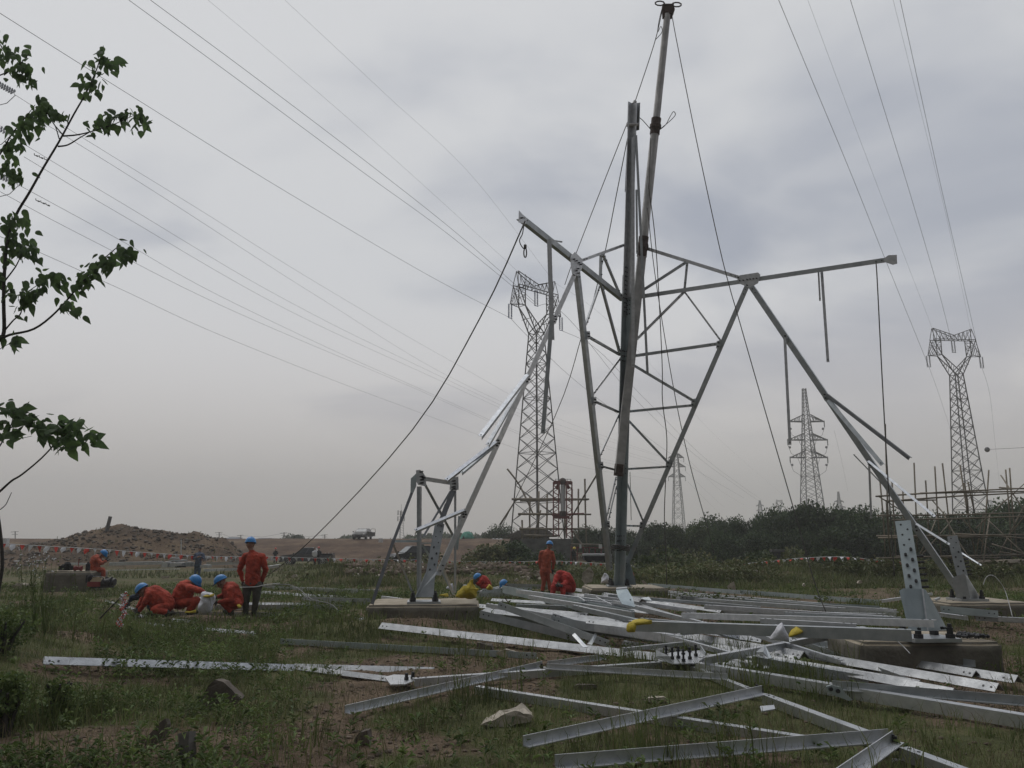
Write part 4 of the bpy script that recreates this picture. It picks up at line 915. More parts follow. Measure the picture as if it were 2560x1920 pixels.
bar((955, 1556), (1960, 1667), .16, 'A', 'very long bright angle from the left footing to the middle right', -.08)
bar((887, 1543), (1118, 1553), .11, 'A', 'short bright angle just in front of the left footing', -.06)
# the heap between the footings
bar((1198, 1530), (1656, 1580), .18, 'T', 'broadest white beam of the heap with a yellow sack on its end', .05, 'zincw', roll=.35, nb=0)
bar((1656, 1568), (1470, 1548), .10, 'A', 'white strip along the top of the broadest beam', .30)
bar((1198, 1510), (1470, 1532), .12, 'A', 'white beam with bolt holes behind the broadest one', .12)
bar((1244, 1520), (1520, 1619), .11, 'D', 'grey angle lying slanted across the broadest beam', (.42, .05), 'zinc2')
bar((1198, 1544), (1442, 1605), .12, 'D', 'dark grey angle at the foot of the heap beside the left footing', (.27, .02), 'zinc2')
bar((1377, 1560), (1842, 1640), .13, 'D', 'long dark grey angle at the front of the heap', (.25, .0), 'zinc2')
bar((1256, 1482), (1453, 1527), .20, 'D', 'blue grey beam with two rows of bolts at its left end', .22, 'zinc3')
bar((1440, 1524), (1585, 1554), .20, 'D', 'lower half of the spliced blue grey beam', .20, 'zinc3')
bar((1570, 1552), (2278, 1575), .13, 'T', 'very long grey angle lying on top of the heap up to the right footing', (.42, .48), 'zinc2')
bar((1703, 1532), (2332, 1550), .085, 'T', 'white angle with two holes passing in front of the near slotted leg', (.40, .62))
bar((1249, 1470), (1385, 1474), .16, 'D', 'short grey beam behind the spliced blue grey one', .08, 'zinc2')
bar((1439, 1470), (1606, 1495), .14, 'A', 'white angle in front of the centre footing', .10)
bar((1412, 1480), (1700, 1510), .10, 'A', 'white angle starting beside the seated red hooded worker', .18)
bar((1600, 1472), (2215, 1521), .12, 'T', 'rearmost long angle of the heap', .0, 'zinc2')
bar((1610, 1482), (2190, 1528), .10, 'T', 'second long angle from the back of the heap', .04)
bar((1600, 1495), (1805, 1524), .10, 'A', 'short white angle in the middle of the heap behind the bent plate', .22)
bar((1600, 1509), (1695, 1538), .10, 'A', 'white angle disappearing under the long grey one', .26)
bar((1803, 1523), (2215, 1535), .09, 'T', 'white angle below the two rearmost ones', .16)
bar((1700, 1500), (1858, 1514), .10, 'D', 'dull angle with a dark slot lying across the heap', .20, 'zinc2')
bar((1858, 1513), (2200, 1530), .13, 'D', 'grey blue beam on the right half of the heap', .12, 'zinc3')
bar((1719, 1552), (1862, 1592), .12, 'A', 'short white angle sloping out of the heap towards the white cloth', (.30, .05))
bar((1745, 1556), (1842, 1590), .08, 'T', 'narrow white angle beside the short sloping one', (.26, .03))
bar((1839, 1567), (1972, 1604), .07, 'A', 'thin angle leading down to the white cloth', (.28, .08))
bar((1774, 1561), (1934, 1570), .09, 'T', 'grey angle under the long top one left of the white cloth', .25)
bar((1345, 1540), (1700, 1590), .12, 'T', 'inner bright angle hidden under the broad beams', .12)
bar((1290, 1510), (1500, 1518), .10, 'T', 'level grey angle inside the heap', .10, 'zinc2')
bar((1320, 1488), (1580, 1530), .08, 'T', 'thin white angle across the left half of the heap', .32)
bar((1460, 1500), (1600, 1514), .07, 'T', 'small white angle next to the bent perforated plate', .30)
bar((1485, 1490), (1530, 1512), .04, 'T', 'very small white strut on the heap beside the seated worker', .34)
bar((1438, 1488), (1462, 1502), .04, 'T', 'very small strut at the knees of the seated worker', .34)
bar((1200, 1478), (1270, 1466), .09, 'T', 'white angle behind the yellow sack on the left footing', .05)
bar((1197, 1494), (1300, 1490), .13, 'D', 'grey beam end showing right of the left footing', .06, 'zinc2')
bar((2352, 1532), (2496, 1545), .13, 'D', 'grey perforated beam between the two right footings', .20, 'zinc3')
bar((2345, 1530), (2420, 1540), .07, 'T', 'thin white angle between the right footings', .34)
bar((2440, 1552), (2600, 1560), .10, 'D', 'grey beam leaving at the right edge behind the near footing', .14, 'zinc2', ends=(1, 0))
bar((2495, 1542), (2600, 1547), .08, 'T', 'pale angle at the right edge behind the near footing', .12, ends=(1, 0))
bar((2205, 1500), (2332, 1482), .06, 'T', 'short white stick leaning by the far right footing', .2)
bar((2340, 1498), (2351, 1493), .04, 'T', 'tiny white strut end on the far right footing', .42, nb=0)
bar((1210, 1476), (1262, 1462), .05, 'T', 'thin white angle near the crouching worker with the blue helmet', .05)
# the fan of long thin angles running out to the right
for a, b, w, k, mt, lb, dz in [
    ((1700, 1560), (2120, 1610), .12, 'A', 'zinc', 'bright angle running under the white cloth to the near footing', (.10, .02)), ((1640, 1556), (1905, 1596), .10, 'A', 'zinc', 'bright angle between the yellow sack and the white cloth', (.18, .06)),
    ((1600, 1545), (1800, 1562), .08, 'T', 'zinc2', 'dull angle just below the long top one', (.30, .26)), ((2120, 1622), (2440, 1676), .12, 'A', 'zinc', 'bright angle in the grass left of the two hole one', .02),
    ((1990, 1650), (2300, 1700), .10, 'A', 'zinc', 'bright angle lower right of the crossing of the thin diagonals', .02), ((1880, 1640), (2170, 1690), .09, 'T', 'zinc2', 'dull angle in the grass right of the six bolt plate', .02),
    ((2100, 1580), (2190, 1640), .08, 'T', 'zinc2', 'short angle sloping down in front of the near right footing', (.25, .0)), ((1640, 1478), (2240, 1530), .08, 'T', 'zinc', 'thin bright angle third from the back of the heap', .10),
    ((1690, 1492), (2110, 1520), .08, 'T', 'zinc', 'thin bright angle fourth from the back of the heap', .22), ((1760, 1512), (2230, 1541), .08, 'T', 'zinc', 'thin bright angle above the long top one at the right', .30),
    ((1380, 1500), (1650, 1530), .09, 'A', 'zinc', 'white angle crossing behind the spliced blue grey beam', .16), ((1300, 1522), (1560, 1548), .10, 'A', 'zinc', 'white angle along the inside of the broadest beam', .18),
    ((1430, 1512), (1640, 1560), .08, 'T', 'zinc2', 'dull slanting angle over the middle of the heap', (.34, .24)), ((1530, 1500), (1760, 1556), .07, 'T', 'zinc', 'thin slanting angle right of the bent plate', (.36, .28)),
    ((1240, 1555), (1500, 1583), .12, 'D', 'zinc2', 'shadowed dull beam under the front of the heap', .0), ((1500, 1590), (1760, 1622), .10, 'D', 'zinc2', 'dull beam above the six bolt plate', .02),
    ((1560, 1600), (1900, 1655), .12, 'A', 'zinc', 'bright angle just above the six bolt plate', -.04), ((2020, 1555), (2270, 1580), .07, 'T', 'zinc2', 'angle end resting on the near right footing edge', .38),
    ((1620, 1466), (1850, 1486), .12, 'D', 'zinc3', 'grey perforated beam right of the centre footing', .06), ((1850, 1484), (2200, 1512), .12, 'D', 'zinc3', 'grey beam prolonging the perforated one', .02),
    ((1900, 1546), (2140, 1560), .06, 'T', 'zinc', 'very thin bright strip on the long top angle', .56),     ((1290, 1474), (1560, 1506), .09, 'T', 'zinc', 'thin white angle just right of the hooded worker', (0.3, 0.26)),
    ((1460, 1484), (1740, 1524), .07, 'T', 'zinc', 'slim bright angle between the bent plate and the centre footing', (0.24, 0.22)),
    ((1520, 1486), (1900, 1516), .06, 'T', 'zinc2', 'slim dull angle just in front of the centre footing', (0.16, 0.2)),
    ((1900, 1500), (2240, 1524), .05, 'T', 'zinc', 'slim bright angle at the far right of the rear rows', (0.26, 0.26)),
    ((1960, 1530), (2250, 1543), .06, 'T', 'zinc2', 'slim dull angle behind the two hole strip', (0.36, 0.42)),
    ((1215, 1508), (1400, 1540), .07, 'T', 'zinc', 'slim bright angle slanting over the left end of the heap', (0.34, 0.26)),
    ((1380, 1542), (1560, 1596), .06, 'D', 'zinc2', 'slim dull angle slanting down the front of the heap', (0.36, 0.06)),
    ((1620, 1575), (1860, 1640), .06, 'T', 'zinc', 'slim bright angle slanting right of the yellow draped sack', (0.2, 0.04)),
    ((1880, 1580), (2100, 1650), .06, 'T', 'zinc', 'slim bright angle slanting below the white cloth', (0.24, 0.04)),
    ((2000, 1600), (2330, 1668), .06, 'D', 'zinc2', 'slim dull angle in front of the near footing corner', (0.08, 0.02)),
    ((1560, 1620), (1760, 1600), .05, 'T', 'zinc', 'short slim angle leaning on the very long bright one', (0.1, 0.14)),
    ((1700, 1580), (1960, 1560), .05, 'T', 'zinc2', 'slim cross lying angle left of the white cloth', (0.22, 0.34)),
    ((1205, 1482), (1330, 1478), .12, 'D', 'zinc3', 'grey channel behind the knees of the hooded worker', .12),
    ((1230, 1496), (1420, 1506), .10, 'A', 'zinc', 'pale angle under the seated hooded worker', .12), ((2290, 1590), (2560, 1612), .06, 'T', 'zinc2', 'thin angle in the grass right of the near footing', -.3)]:
    bar(a, b, w, k, lb, dz, mt)
# around the group at the left
W_ = 'white angles lying round the crouching workers'
bar((364, 1556), (468, 1567), .10, 'A', 'short white angle in the grass in front of the crouching group', -.05, group=W_)
bar((494, 1567), (642, 1579), .10, 'A', 'short white angle right of its twin in front of the crouching group', -.05, group=W_)
bar((431, 1546), (476, 1550), .09, 'A', 'small white off-cut by the boots of the crouching group', -.04, group=W_)
bar((310, 1528), (362, 1538), .08, 'A', 'short white angle under the arms of the leftmost crouching worker', -.02, group=W_)
bar((434, 1541), (745, 1543), .10, 'D', 'long grey angle along the feet of the crouching workers', -.02, 'zinc2', group=W_)
bar((266, 1499), (347, 1523), .07, 'A', 'curved looking white angle left of the crouching workers', -.02, group=W_)
bar((478, 1493), (520, 1491), .12, 'A', 'white angle behind the white sack of the crouching group', .0, group=W_)
bar((536, 1524), (858, 1524), .11, 'D', 'grey angle lying between the white sack and the standing worker', .0, 'zinc2', group=W_)
bar((600, 1506), (775, 1507), .12, 'A', 'white angle passing behind the legs of the standing worker', -.03, group=W_)
bar((653, 1477), (868, 1491), .13, 'A', 'white angle with bolt holes right of the standing worker', -.02, group=W_)
bar((650, 1470), (895, 1484), .10, 'D', 'grey angle just behind the white one right of the standing worker', .02, 'zinc2', group=W_)
bar((754, 1508), (918, 1516), .15, 'D', 'dull grey beam stacked beside the left footing', .0, 'zinc2', group=W_)
bar((760, 1500), (925, 1505), .08, 'D', 'second dull beam on the stack beside the left footing', .14, 'zinc2', group=W_)
bar((725, 1467), (955, 1475), .06, 'T', 'thin pale angle far behind the left footing', -.02, group=W_)
bar((953, 1490), (1001, 1496), .07, 'T', 'short white angle lying on the left footing edge', .22, group=W_)
# rows further away
W2 = 'stacked white angles in the field beyond the crouching workers'
for a, b, w, k, mt, lb, dz in [((273, 1406), (408, 1403), .18, 'T', 'zinc', 'white angles stack reaching left from the parts pile', .1), ((300, 1411), (410, 1408), .14, 'D', 'zinc2', 'grey face of the stack left of the parts pile', 0),
                           ((510, 1423), (596, 1420), .16, 'T', 'zinc', 'white angle in front right of the man in the blue grey jacket', .1), ((516, 1406), (603, 1405), .16, 'T', 'zinc', 'white angle behind the man in the blue grey jacket', .1),
                           ((668, 1415), (696, 1411), .2, 'T', 'zinc', 'white angle end at the feet of the distant photographer', .1), ((560, 1426), (600, 1424), .12, 'D', 'zinc2', 'small grey angle left of the standing worker in the far field', 0),
                           ((0, 1400), (48, 1401), .12, 'T', 'zinc', 'pale angle at the far left edge behind the thin trunk', .1), ((265, 1425), (450, 1421), .05, 'T', 'zinc', 'long thin white strip in the grass behind the winch operator', .05),
                           ((170, 1407), (232, 1408), .10, 'T', 'zinc2', 'pale angle left of the winch operator', .05), ((642, 1398), (700, 1396), .12, 'T', 'zinc2', 'pale angle right of the standing worker in the far field', .05)]:
    bar(a, b, w, k, lb, dz, mt, nb=0, group=W2)

def pplate(name, pts, Y, mt, label, t=.015, bolts=(), cat='steel plate', parent=None, bl=.1, br=.02, up=False):
    mb = MB(); A = [q if isinstance(q, Vector) else at(q[0], q[1], Y) for q in pts]; n = (A[1] - A[0]).cross(A[2] - A[0]).normalized(); n = n if n.dot(O - A[0]) > 0 else -n
    mb.prism([q - n * t for q in A], A); o = mb.build(name, mt); tag(o, label, cat)
    if bolts:
        b = MB(); dr = Z if up else n
        for q in bolts:
            p = q if isinstance(q, Vector) else gz(q[0], q[1], A[0].z) if up else onpl(q[0], q[1], A[0], n)
            b.cyl(p, p + dr * bl, br, 7)
        b.build('bolts', 'bolt', o)
    return o
# plate with six upright bolts
zz = .14
pts = [gpt_ground(x, y_, zz) for x, y_ in ((1640, 1642), (1683, 1659), (1742, 1658), (1763, 1641), (1748, 1624), (1690, 1634))]
z0 = sum(p.z for p in pts) / 6
pts = [gz(x, y_, z0) for x, y_ in ((1640, 1642), (1683, 1659), (1742, 1658), (1763, 1641), (1750, 1626), (1680, 1630))]
root = empty('gusset_plate', tuple(sum(pts, Vector()) / 6), 'flat gusset plate carrying six tall upright bolts', 'steel plate')
mb = MB(); mb.prism([p - Z * .014 for p in pts], pts); mb.build('plate', 'zinc', root)
mb = MB(); f0, f1 = pts[0], pts[1]; mb.prism([f0, f1, f1 + Vector((-.02, .10, .07)), f0 + Vector((0.02, .10, .07))], [q + Vector((0, 0.012, .004)) for q in (f0, f1, f1 + Vector((-.02, .10, .07)), f0 + Vector((.02, .10, .07)))])
f0, f1 = pts[3], pts[4]; mb.prism([f0, f1, f1 + Z * .07, f0 + Z * .05], [q + X * .012 for q in (f0, f1, f1 + Z * .07, f0 + Z * .05)]); mb.build('bent_flange', 'zinc2', root)
for (x, y_) in ((1666, 1643), (1681, 1648), (1696, 1646), (1709, 1654), (1725, 1648), (1740, 1641)):
    p = gz(x, y_, z0); b = MB(); b.cyl(p, p + Z * .035, .026, 6); b.cyl(p + Z * .035, p + Z * .12, .014, 8); b.cyl(p + Z * .085, p + Z * .11, .026, 6); b.cyl(p + Z * .12, p + Z * .15, .018, 6); b.build('tall_bolt', 'bolt', root)
# small bolted plate at the left
z1 = gpt_ground(1000, 1700, .09).z
pts = [gz(x, y_, z1) for x, y_ in ((962, 1692), (976, 1711), (1014, 1710), (1044, 1698), (1030, 1688), (985, 1686))]
root = empty('gusset_plate', tuple(sum(pts, Vector()) / 6), 'small gusset plate with two bolts at the left joint', 'steel plate')
mb = MB(); mb.prism([p - Z * .014 for p in pts], pts); mb.build('plate', 'zinc', root)
for (x, y_) in ((1016, 1700), (1032, 1697)):
    p = gz(x, y_, z1); b = MB(); b.cyl(p, p + Z * .03, .026, 6); b.cyl(p + Z * .03, p + Z * .075, .02, 6); b.build('bolt', 'bolt', root)
for (x, y_, zh) in ((1354, 1672, .06), (1374, 1671, .09), (1904, 1730, .08), (1893, 1727, .09), (2240, 1862, .09), (2234, 1858, .10)):
    p = gpt_ground(x, y_, zh); b = MB(); b.cyl(p - Z * .04, p + Z * .03, .022, 6); b.cyl(p + Z * .03, p + Z * .065, .014, 6)
    tag(b.build('bolt', 'bolt'), {1354: 'bolt at the right end of the left trough angle', 1374: 'bolt at the left end of the straight trough angle', 1904: 'bolt at the tip of the middle trough angle', 1893: 'inner bolt near the tip of the middle trough angle', 2240: 'bolt at the bottom right joint', 2234: 'second bolt at the bottom right joint'}[x], 'bolt')
# bent perforated plate standing on the heap
A = [at(1540, 1472, 14.6), at(1567, 1468, 15.2), at(1570, 1478, 15.0), at(1581, 1494, 14.6), at(1588, 1517, 14.2), at(1556, 1508, 14.0), at(1543, 1484, 14.3)]
pplate('bent_plate', [at(1540, 1474, 14.4), at(1568, 1472, 14.4), at(1581, 1494, 14.2), at(1588, 1518, 14.0), at(1555, 1510, 14.0), at(1544, 1490, 14.2)], 14.3, 'zinc3', 'dark bent plate with bolt holes standing up on the heap', bolts=[(1549, 1486), (1568, 1488), (1557, 1507), (1575, 1500)], bl=.004)  # its bolts are thin dark discs standing in for the holes
mb = MB(); mb.prism([at(1540, 1474, 14.4), at(1568, 1472, 14.4), at(1568, 1468, 14.9), at(1542, 1470, 14.9)], [q + Z * .012 for q in (at(1540, 1474, 14.4), at(1568, 1472, 14.4), at(1568, 1468, 14.9), at(1542, 1470, 14.9))]); tag(mb.build('plate_flange', 'zinc'), 'bright top lip of the dark bent plate on the heap', 'steel plate')
pplate('gusset_plate', [at(2066, 1716, 7.9), at(2078, 1713, 7.9), at(2103, 1718, 7.9), at(2112, 1732, 7.9), at(2132, 1750, 7.9), at(2122, 1752, 7.9), at(2072, 1733, 7.9)], 7.9, 'zinc3', 'dark plate hanging under the joint of the big dark faced angle', bolts=[(2076, 1722), (2094, 1727)], bl=.02)
pplate('gusset_plate', [at(1430, 1588, 10.9), at(1437, 1582, 10.9), at(1462, 1612, 10.7), at(1470, 1618, 10.6), at(1458, 1618, 10.6)], 10.8, 'zinc', 'small bent plate at the crossing of the two dark grey angles', t=.012)
pplate('gusset_plate', [at(1468, 1610, 10.8), at(1488, 1582, 10.8), at(1493, 1586, 10.8), at(1480, 1612, 10.7)], 10.8, 'zinc2', 'narrow upright plate beside the crossing of the dark grey angles', t=.012)
pplate('gusset_plate', [at(1600, 1495, 13.5), at(1622, 1492, 13.5), at(1630, 1502, 13.4), at(1612, 1500, 13.4)], 13.5, 'zinc2', 'small folded plate in the middle of the heap', t=.012)
pplate('gusset_plate', [at(1900, 1765, 7.2), at(1935, 1762, 7.3), at(1938, 1772, 7.2), at(1904, 1778, 7.1)], 7.2, 'zinc', 'small shiny plate under the tip of the middle trough angle', t=.012)
pplate('gusset_plate', [at(2230, 1895, 6.6), at(2275, 1900, 6.6), at(2290, 1921, 6.5), at(2228, 1921, 6.5)], 6.6, 'zinc', 'shiny plate at the bottom right corner', t=.012, bolts=[(2240, 1910)], bl=.01)
pplate('gusset_plate', [at(1890, 1630, 9.6), at(1912, 1612, 9.6), at(1930, 1645, 9.3), at(1922, 1646, 9.3), at(1908, 1630, 9.4)], 9.5, 'zinc2', 'narrow upright off-cut right of the six bolt plate', t=.012)
# bolt heaps on the footing
mb = MB(); rr = random.Random(3)
for i in range(16):
    p = Vector((5.98 + rr.uniform(-.2, .22), 10.95 + rr.uniform(-.12, .12), .43)); a = rr.random() * 3.14; d = Vector((math.cos(a), math.sin(a), rr.uniform(-.1, .2)))
    mb = MB(); mb.cyl(p, p + d * .10, .014, 6); mb.cyl(p - d * .02, p, .028, 6); mb.cyl(p + d * .06, p + d * .08, .026, 6)
    tag(mb.build('loose_bolt', 'bolt'), 'loose black bolt in the heap on the near right footing', 'bolt', 'loose bolts heaped on the near right footing')
for i, (x, y_) in enumerate(((2340, 1569), (2352, 1570), (2368, 1505), (2385, 1503), (2460, 1503))):
    Y = 10.75 if y_ > 1550 else 17.3; p = at(x, y_, Y); mb = MB(); mb.cyl(p, p + X * .09, .016, 6); mb.cyl(p - X * .02, p, .028, 6)
    tag(mb.build('loose_bolt', 'bolt'), ['loose bolt beside the near right base plate', 'second loose bolt right of the near base plate', 'loose bolt at the left end of the far right footing', 'loose bolt just left of the far base plate', 'loose bolt just right of the far base plate'][i], 'bolt')

# ------- sacks and cloths
def cloth(name, pts, Y, mt, label, seed, thick=.10, cat='sack', sub=2, amp=.045):
    """a crumpled bag: an outline with its own thickness, subdivided and crumpled"""
    bm = bmesh.new(); A = [at(x, y_, Y) for x, y_ in pts]; c = sum(A, Vector()) / len(A); n = len(A); rings = []
    for k, (s, dy) in enumerate([(.0, -thick), (.55, -thick * .85), (.92, -thick * .3), (1.0, 0), (.92, thick * .4), (.5, thick), (0, thick * 1.05)]):
        rings.append([bm.verts.new(c + (p - c) * s + Vector((0, dy, 0))) for p in A] if s > 0 else [bm.verts.new(c + Vector((0, dy, 0)))])
    for r0, r1 in zip(rings[:-1], rings[1:]):
        for i in range(n):
            j = (i + 1) % n
            if len(r0) == 1: bm.faces.new((r0[0], r1[i], r1[j]))
            elif len(r1) == 1: bm.faces.new((r0[i], r1[0], r0[j]))
            else: bm.faces.new((r0[i], r1[i], r1[j], r0[j]))
    bmesh.ops.subdivide_edges(bm, edges=bm.edges, cuts=sub, use_grid_fill=True)
    bmesh.ops.smooth_vert(bm, verts=bm.verts, factor=.25, use_axis_x=True, use_axis_y=True, use_axis_z=True)
    for v in bm.verts: v.co += Vector((mnoise.noise(v.co * 7 + Vector((seed, 0, 0))), 1.6 * mnoise.noise(v.co * 8 + Vector((0, seed, 0))), mnoise.noise(v.co * 7 + Vector((0, 0, seed))))) * amp * 1.3
    bmesh.ops.recalc_face_normals(bm, faces=bm.faces)
    loc = Vector((c.x, c.y, min(p.z for p in A)))
    for v in bm.verts: v.co -= loc
    me = bpy.data.meshes.new(name); bm.to_mesh(me); bm.free(); me.materials.append(M[mt]); me.polygons.foreach_set('use_smooth', [True] * len(me.polygons))
    o = bpy.data.objects.new(name, me); C.objects.link(o); o.location = loc; WL[o] = loc; return tag(o, label, cat)
cloth('sack', [(1137, 1494), (1141, 1478), (1155, 1470), (1168, 1466), (1174, 1455), (1176, 1449), (1184, 1450), (1184, 1463), (1186, 1469), (1198, 1471), (1194, 1484), (1186, 1496), (1160, 1497)], 16.3, 'yellow', 'yellow sack with a twisted top on the left footing', 1, .14)
cloth('sack', [(1096, 1490), (1100, 1486), (1114, 1486), (1117, 1492), (1108, 1494)], 16.5, 'yellow', 'flat yellow rag beside the left base plate', 2, .06)
ys_ = cloth('sack', [(1578, 1563), (1576, 1556), (1584, 1551), (1610, 1549), (1630, 1551), (1631, 1561), (1606, 1563)], 10.5, 'yellow', 'yellow sack draped over the end of the broadest beam', 3, .09, amp=.015)
yb_ = cloth('sack_flap', [(1566, 1576), (1568, 1562), (1576, 1554), (1592, 1556), (1592, 1568), (1588, 1581), (1570, 1582)], 10.45, 'yellow', None, 4, .05, None, amp=.015); yb_.parent = ys_; yb_.location -= ys_.location
cloth('sack', [(1972, 1588), (1978, 1570), (1988, 1562), (1996, 1566), (2006, 1572), (2012, 1578), (2002, 1588)], 9.95, 'yellow', 'yellow sack behind the crossing of angles at the middle right', 4, .08, amp=.03)
cloth('cloth', [(1926, 1602), (1934, 1585), (1943, 1567), (1954, 1555), (1963, 1566), (1970, 1585), (1970, 1602)], 9.6, 'sack', 'white pointed cloth standing among the angles at the middle right', 5, .07, 'cloth', amp=.025)
cloth('sack', [(501, 1490), (507, 1488), (520, 1486), (535, 1486), (533, 1505), (532, 1534), (503, 1535), (503, 1512)], 17.0, 'sack', 'white woven sack held open between the crouching workers', 6, .13, amp=.07)
cloth('rag', [(503, 1489), (515, 1484), (536, 1484), (534, 1489), (520, 1491)], 16.9, 'yellow', 'yellow lining at the mouth of the white sack', 7, .04, 'cloth', amp=.03)
cloth('rag', [(460, 1533), (468, 1528), (490, 1525), (492, 1532), (480, 1534)], 17.3, 'yellow', 'yellow rag on the ground left of the white sack', 8, .05, 'cloth', amp=.02)
cloth('rag', [(590, 1512), (596, 1510), (604, 1514), (602, 1520), (594, 1519)], 17.4, 'yellow', 'small yellow rag left of the standing worker legs', 9, .05, 'cloth', amp=.02)
cloth('sack', [(1500, 1458), (1504, 1446), (1512, 1436), (1519, 1434), (1523, 1446), (1524, 1458)], 22.8, 'sack', 'crumpled white sack left of the standing leg foot', 10, .15)
cloth('sack', [(1116, 1476), (1120, 1462), (1128, 1458), (1134, 1468), (1134, 1480)], 19.5, 'sack', 'white bag behind the right post of the left frame', 11, .1)
cloth('sack', [(1157, 1470), (1158, 1461), (1168, 1461), (1169, 1470)], 19.0, 'sack', 'small white bag behind the yellow sack', 12, .08, amp=.02)
cloth('sack', [(1216, 1470), (1224, 1459), (1231, 1466), (1232, 1474), (1218, 1474)], 21.5, 'yellow', 'yellow bag behind the crouching helmeted worker near the heap', 13, .1, amp=.02)

# ================================================================== PYLONS
def lat(mb, a, b, w): mb.stick(a, b, w)
def xbody(mb, z0, z1, h0, h1, n, wleg, wbr, horiz=()):
    """square tapering lattice body: legs, crossed braces, a few horizontals"""
    cs = [(-1, -1), (1, -1), (1, 1), (-1, 1)]
    hw = lambda z: h0 + (h1 - h0) * (z - z0) / (z1 - z0)
    P = lambda c, z: Vector((c[0] * hw(z), c[1] * hw(z), z))
    for c in cs: lat(mb, P(c, z0), P(c, z1), wleg)
    zs = [z0]; 
    tot = sum(1 / (1 + .06 * i) for i in range(n)); q = z0
    for i in range(n): q += (z1 - z0) / (1 + .06 * i) / tot; zs.append(q)
    for i in range(n):
        for k in range(4):
            a, b = cs[k], cs[(k + 1) % 4]; lat(mb, P(a, zs[i]), P(b, zs[i + 1]), wbr); lat(mb, P(b, zs[i]), P(a, zs[i + 1]), wbr)
    for i in [h for h in horiz if h < n]:
        for k in range(4): lat(mb, P(cs[k], zs[i]), P(cs[(k + 1) % 4], zs[i]), wbr)
def truss(mb, A, B, n, w, wl=None):
    """A, B: lists of matching end nodes of two chords each; zigzag between chords"""
    (a0, a1), (b0, b1) = A, B; lat(mb, a0, b0, wl or w); lat(mb, a1, b1, wl or w)
    for i in range(n):
        f, g = i / n, (i + 1) / n
        p, q = (a0.lerp(b0, f), a1.lerp(b1, g)) if i % 2 else (a1.lerp(b1, f), a0.lerp(b0, g)); lat(mb, p, q, w)
def insulator(p, l, mt, parent, r=.13, n=12, gap=.22):
    mb = MB()
    for dx_ in (-gap, gap):
        q = p + Vector((dx_, 0, 0)); mb.cyl(q, q - Z * l, .03, 5)
        for i in range(n): c = q - Z * (l * (i + .7) / (n + 1)); mb.cyl(c + Z * .03, c - Z * .03, r * .5, 8, r)
    mb.box(p + Vector((0, 0, -l - .02)), (gap * 3, .08, .06)); return mb.build('insulator', mt, parent)
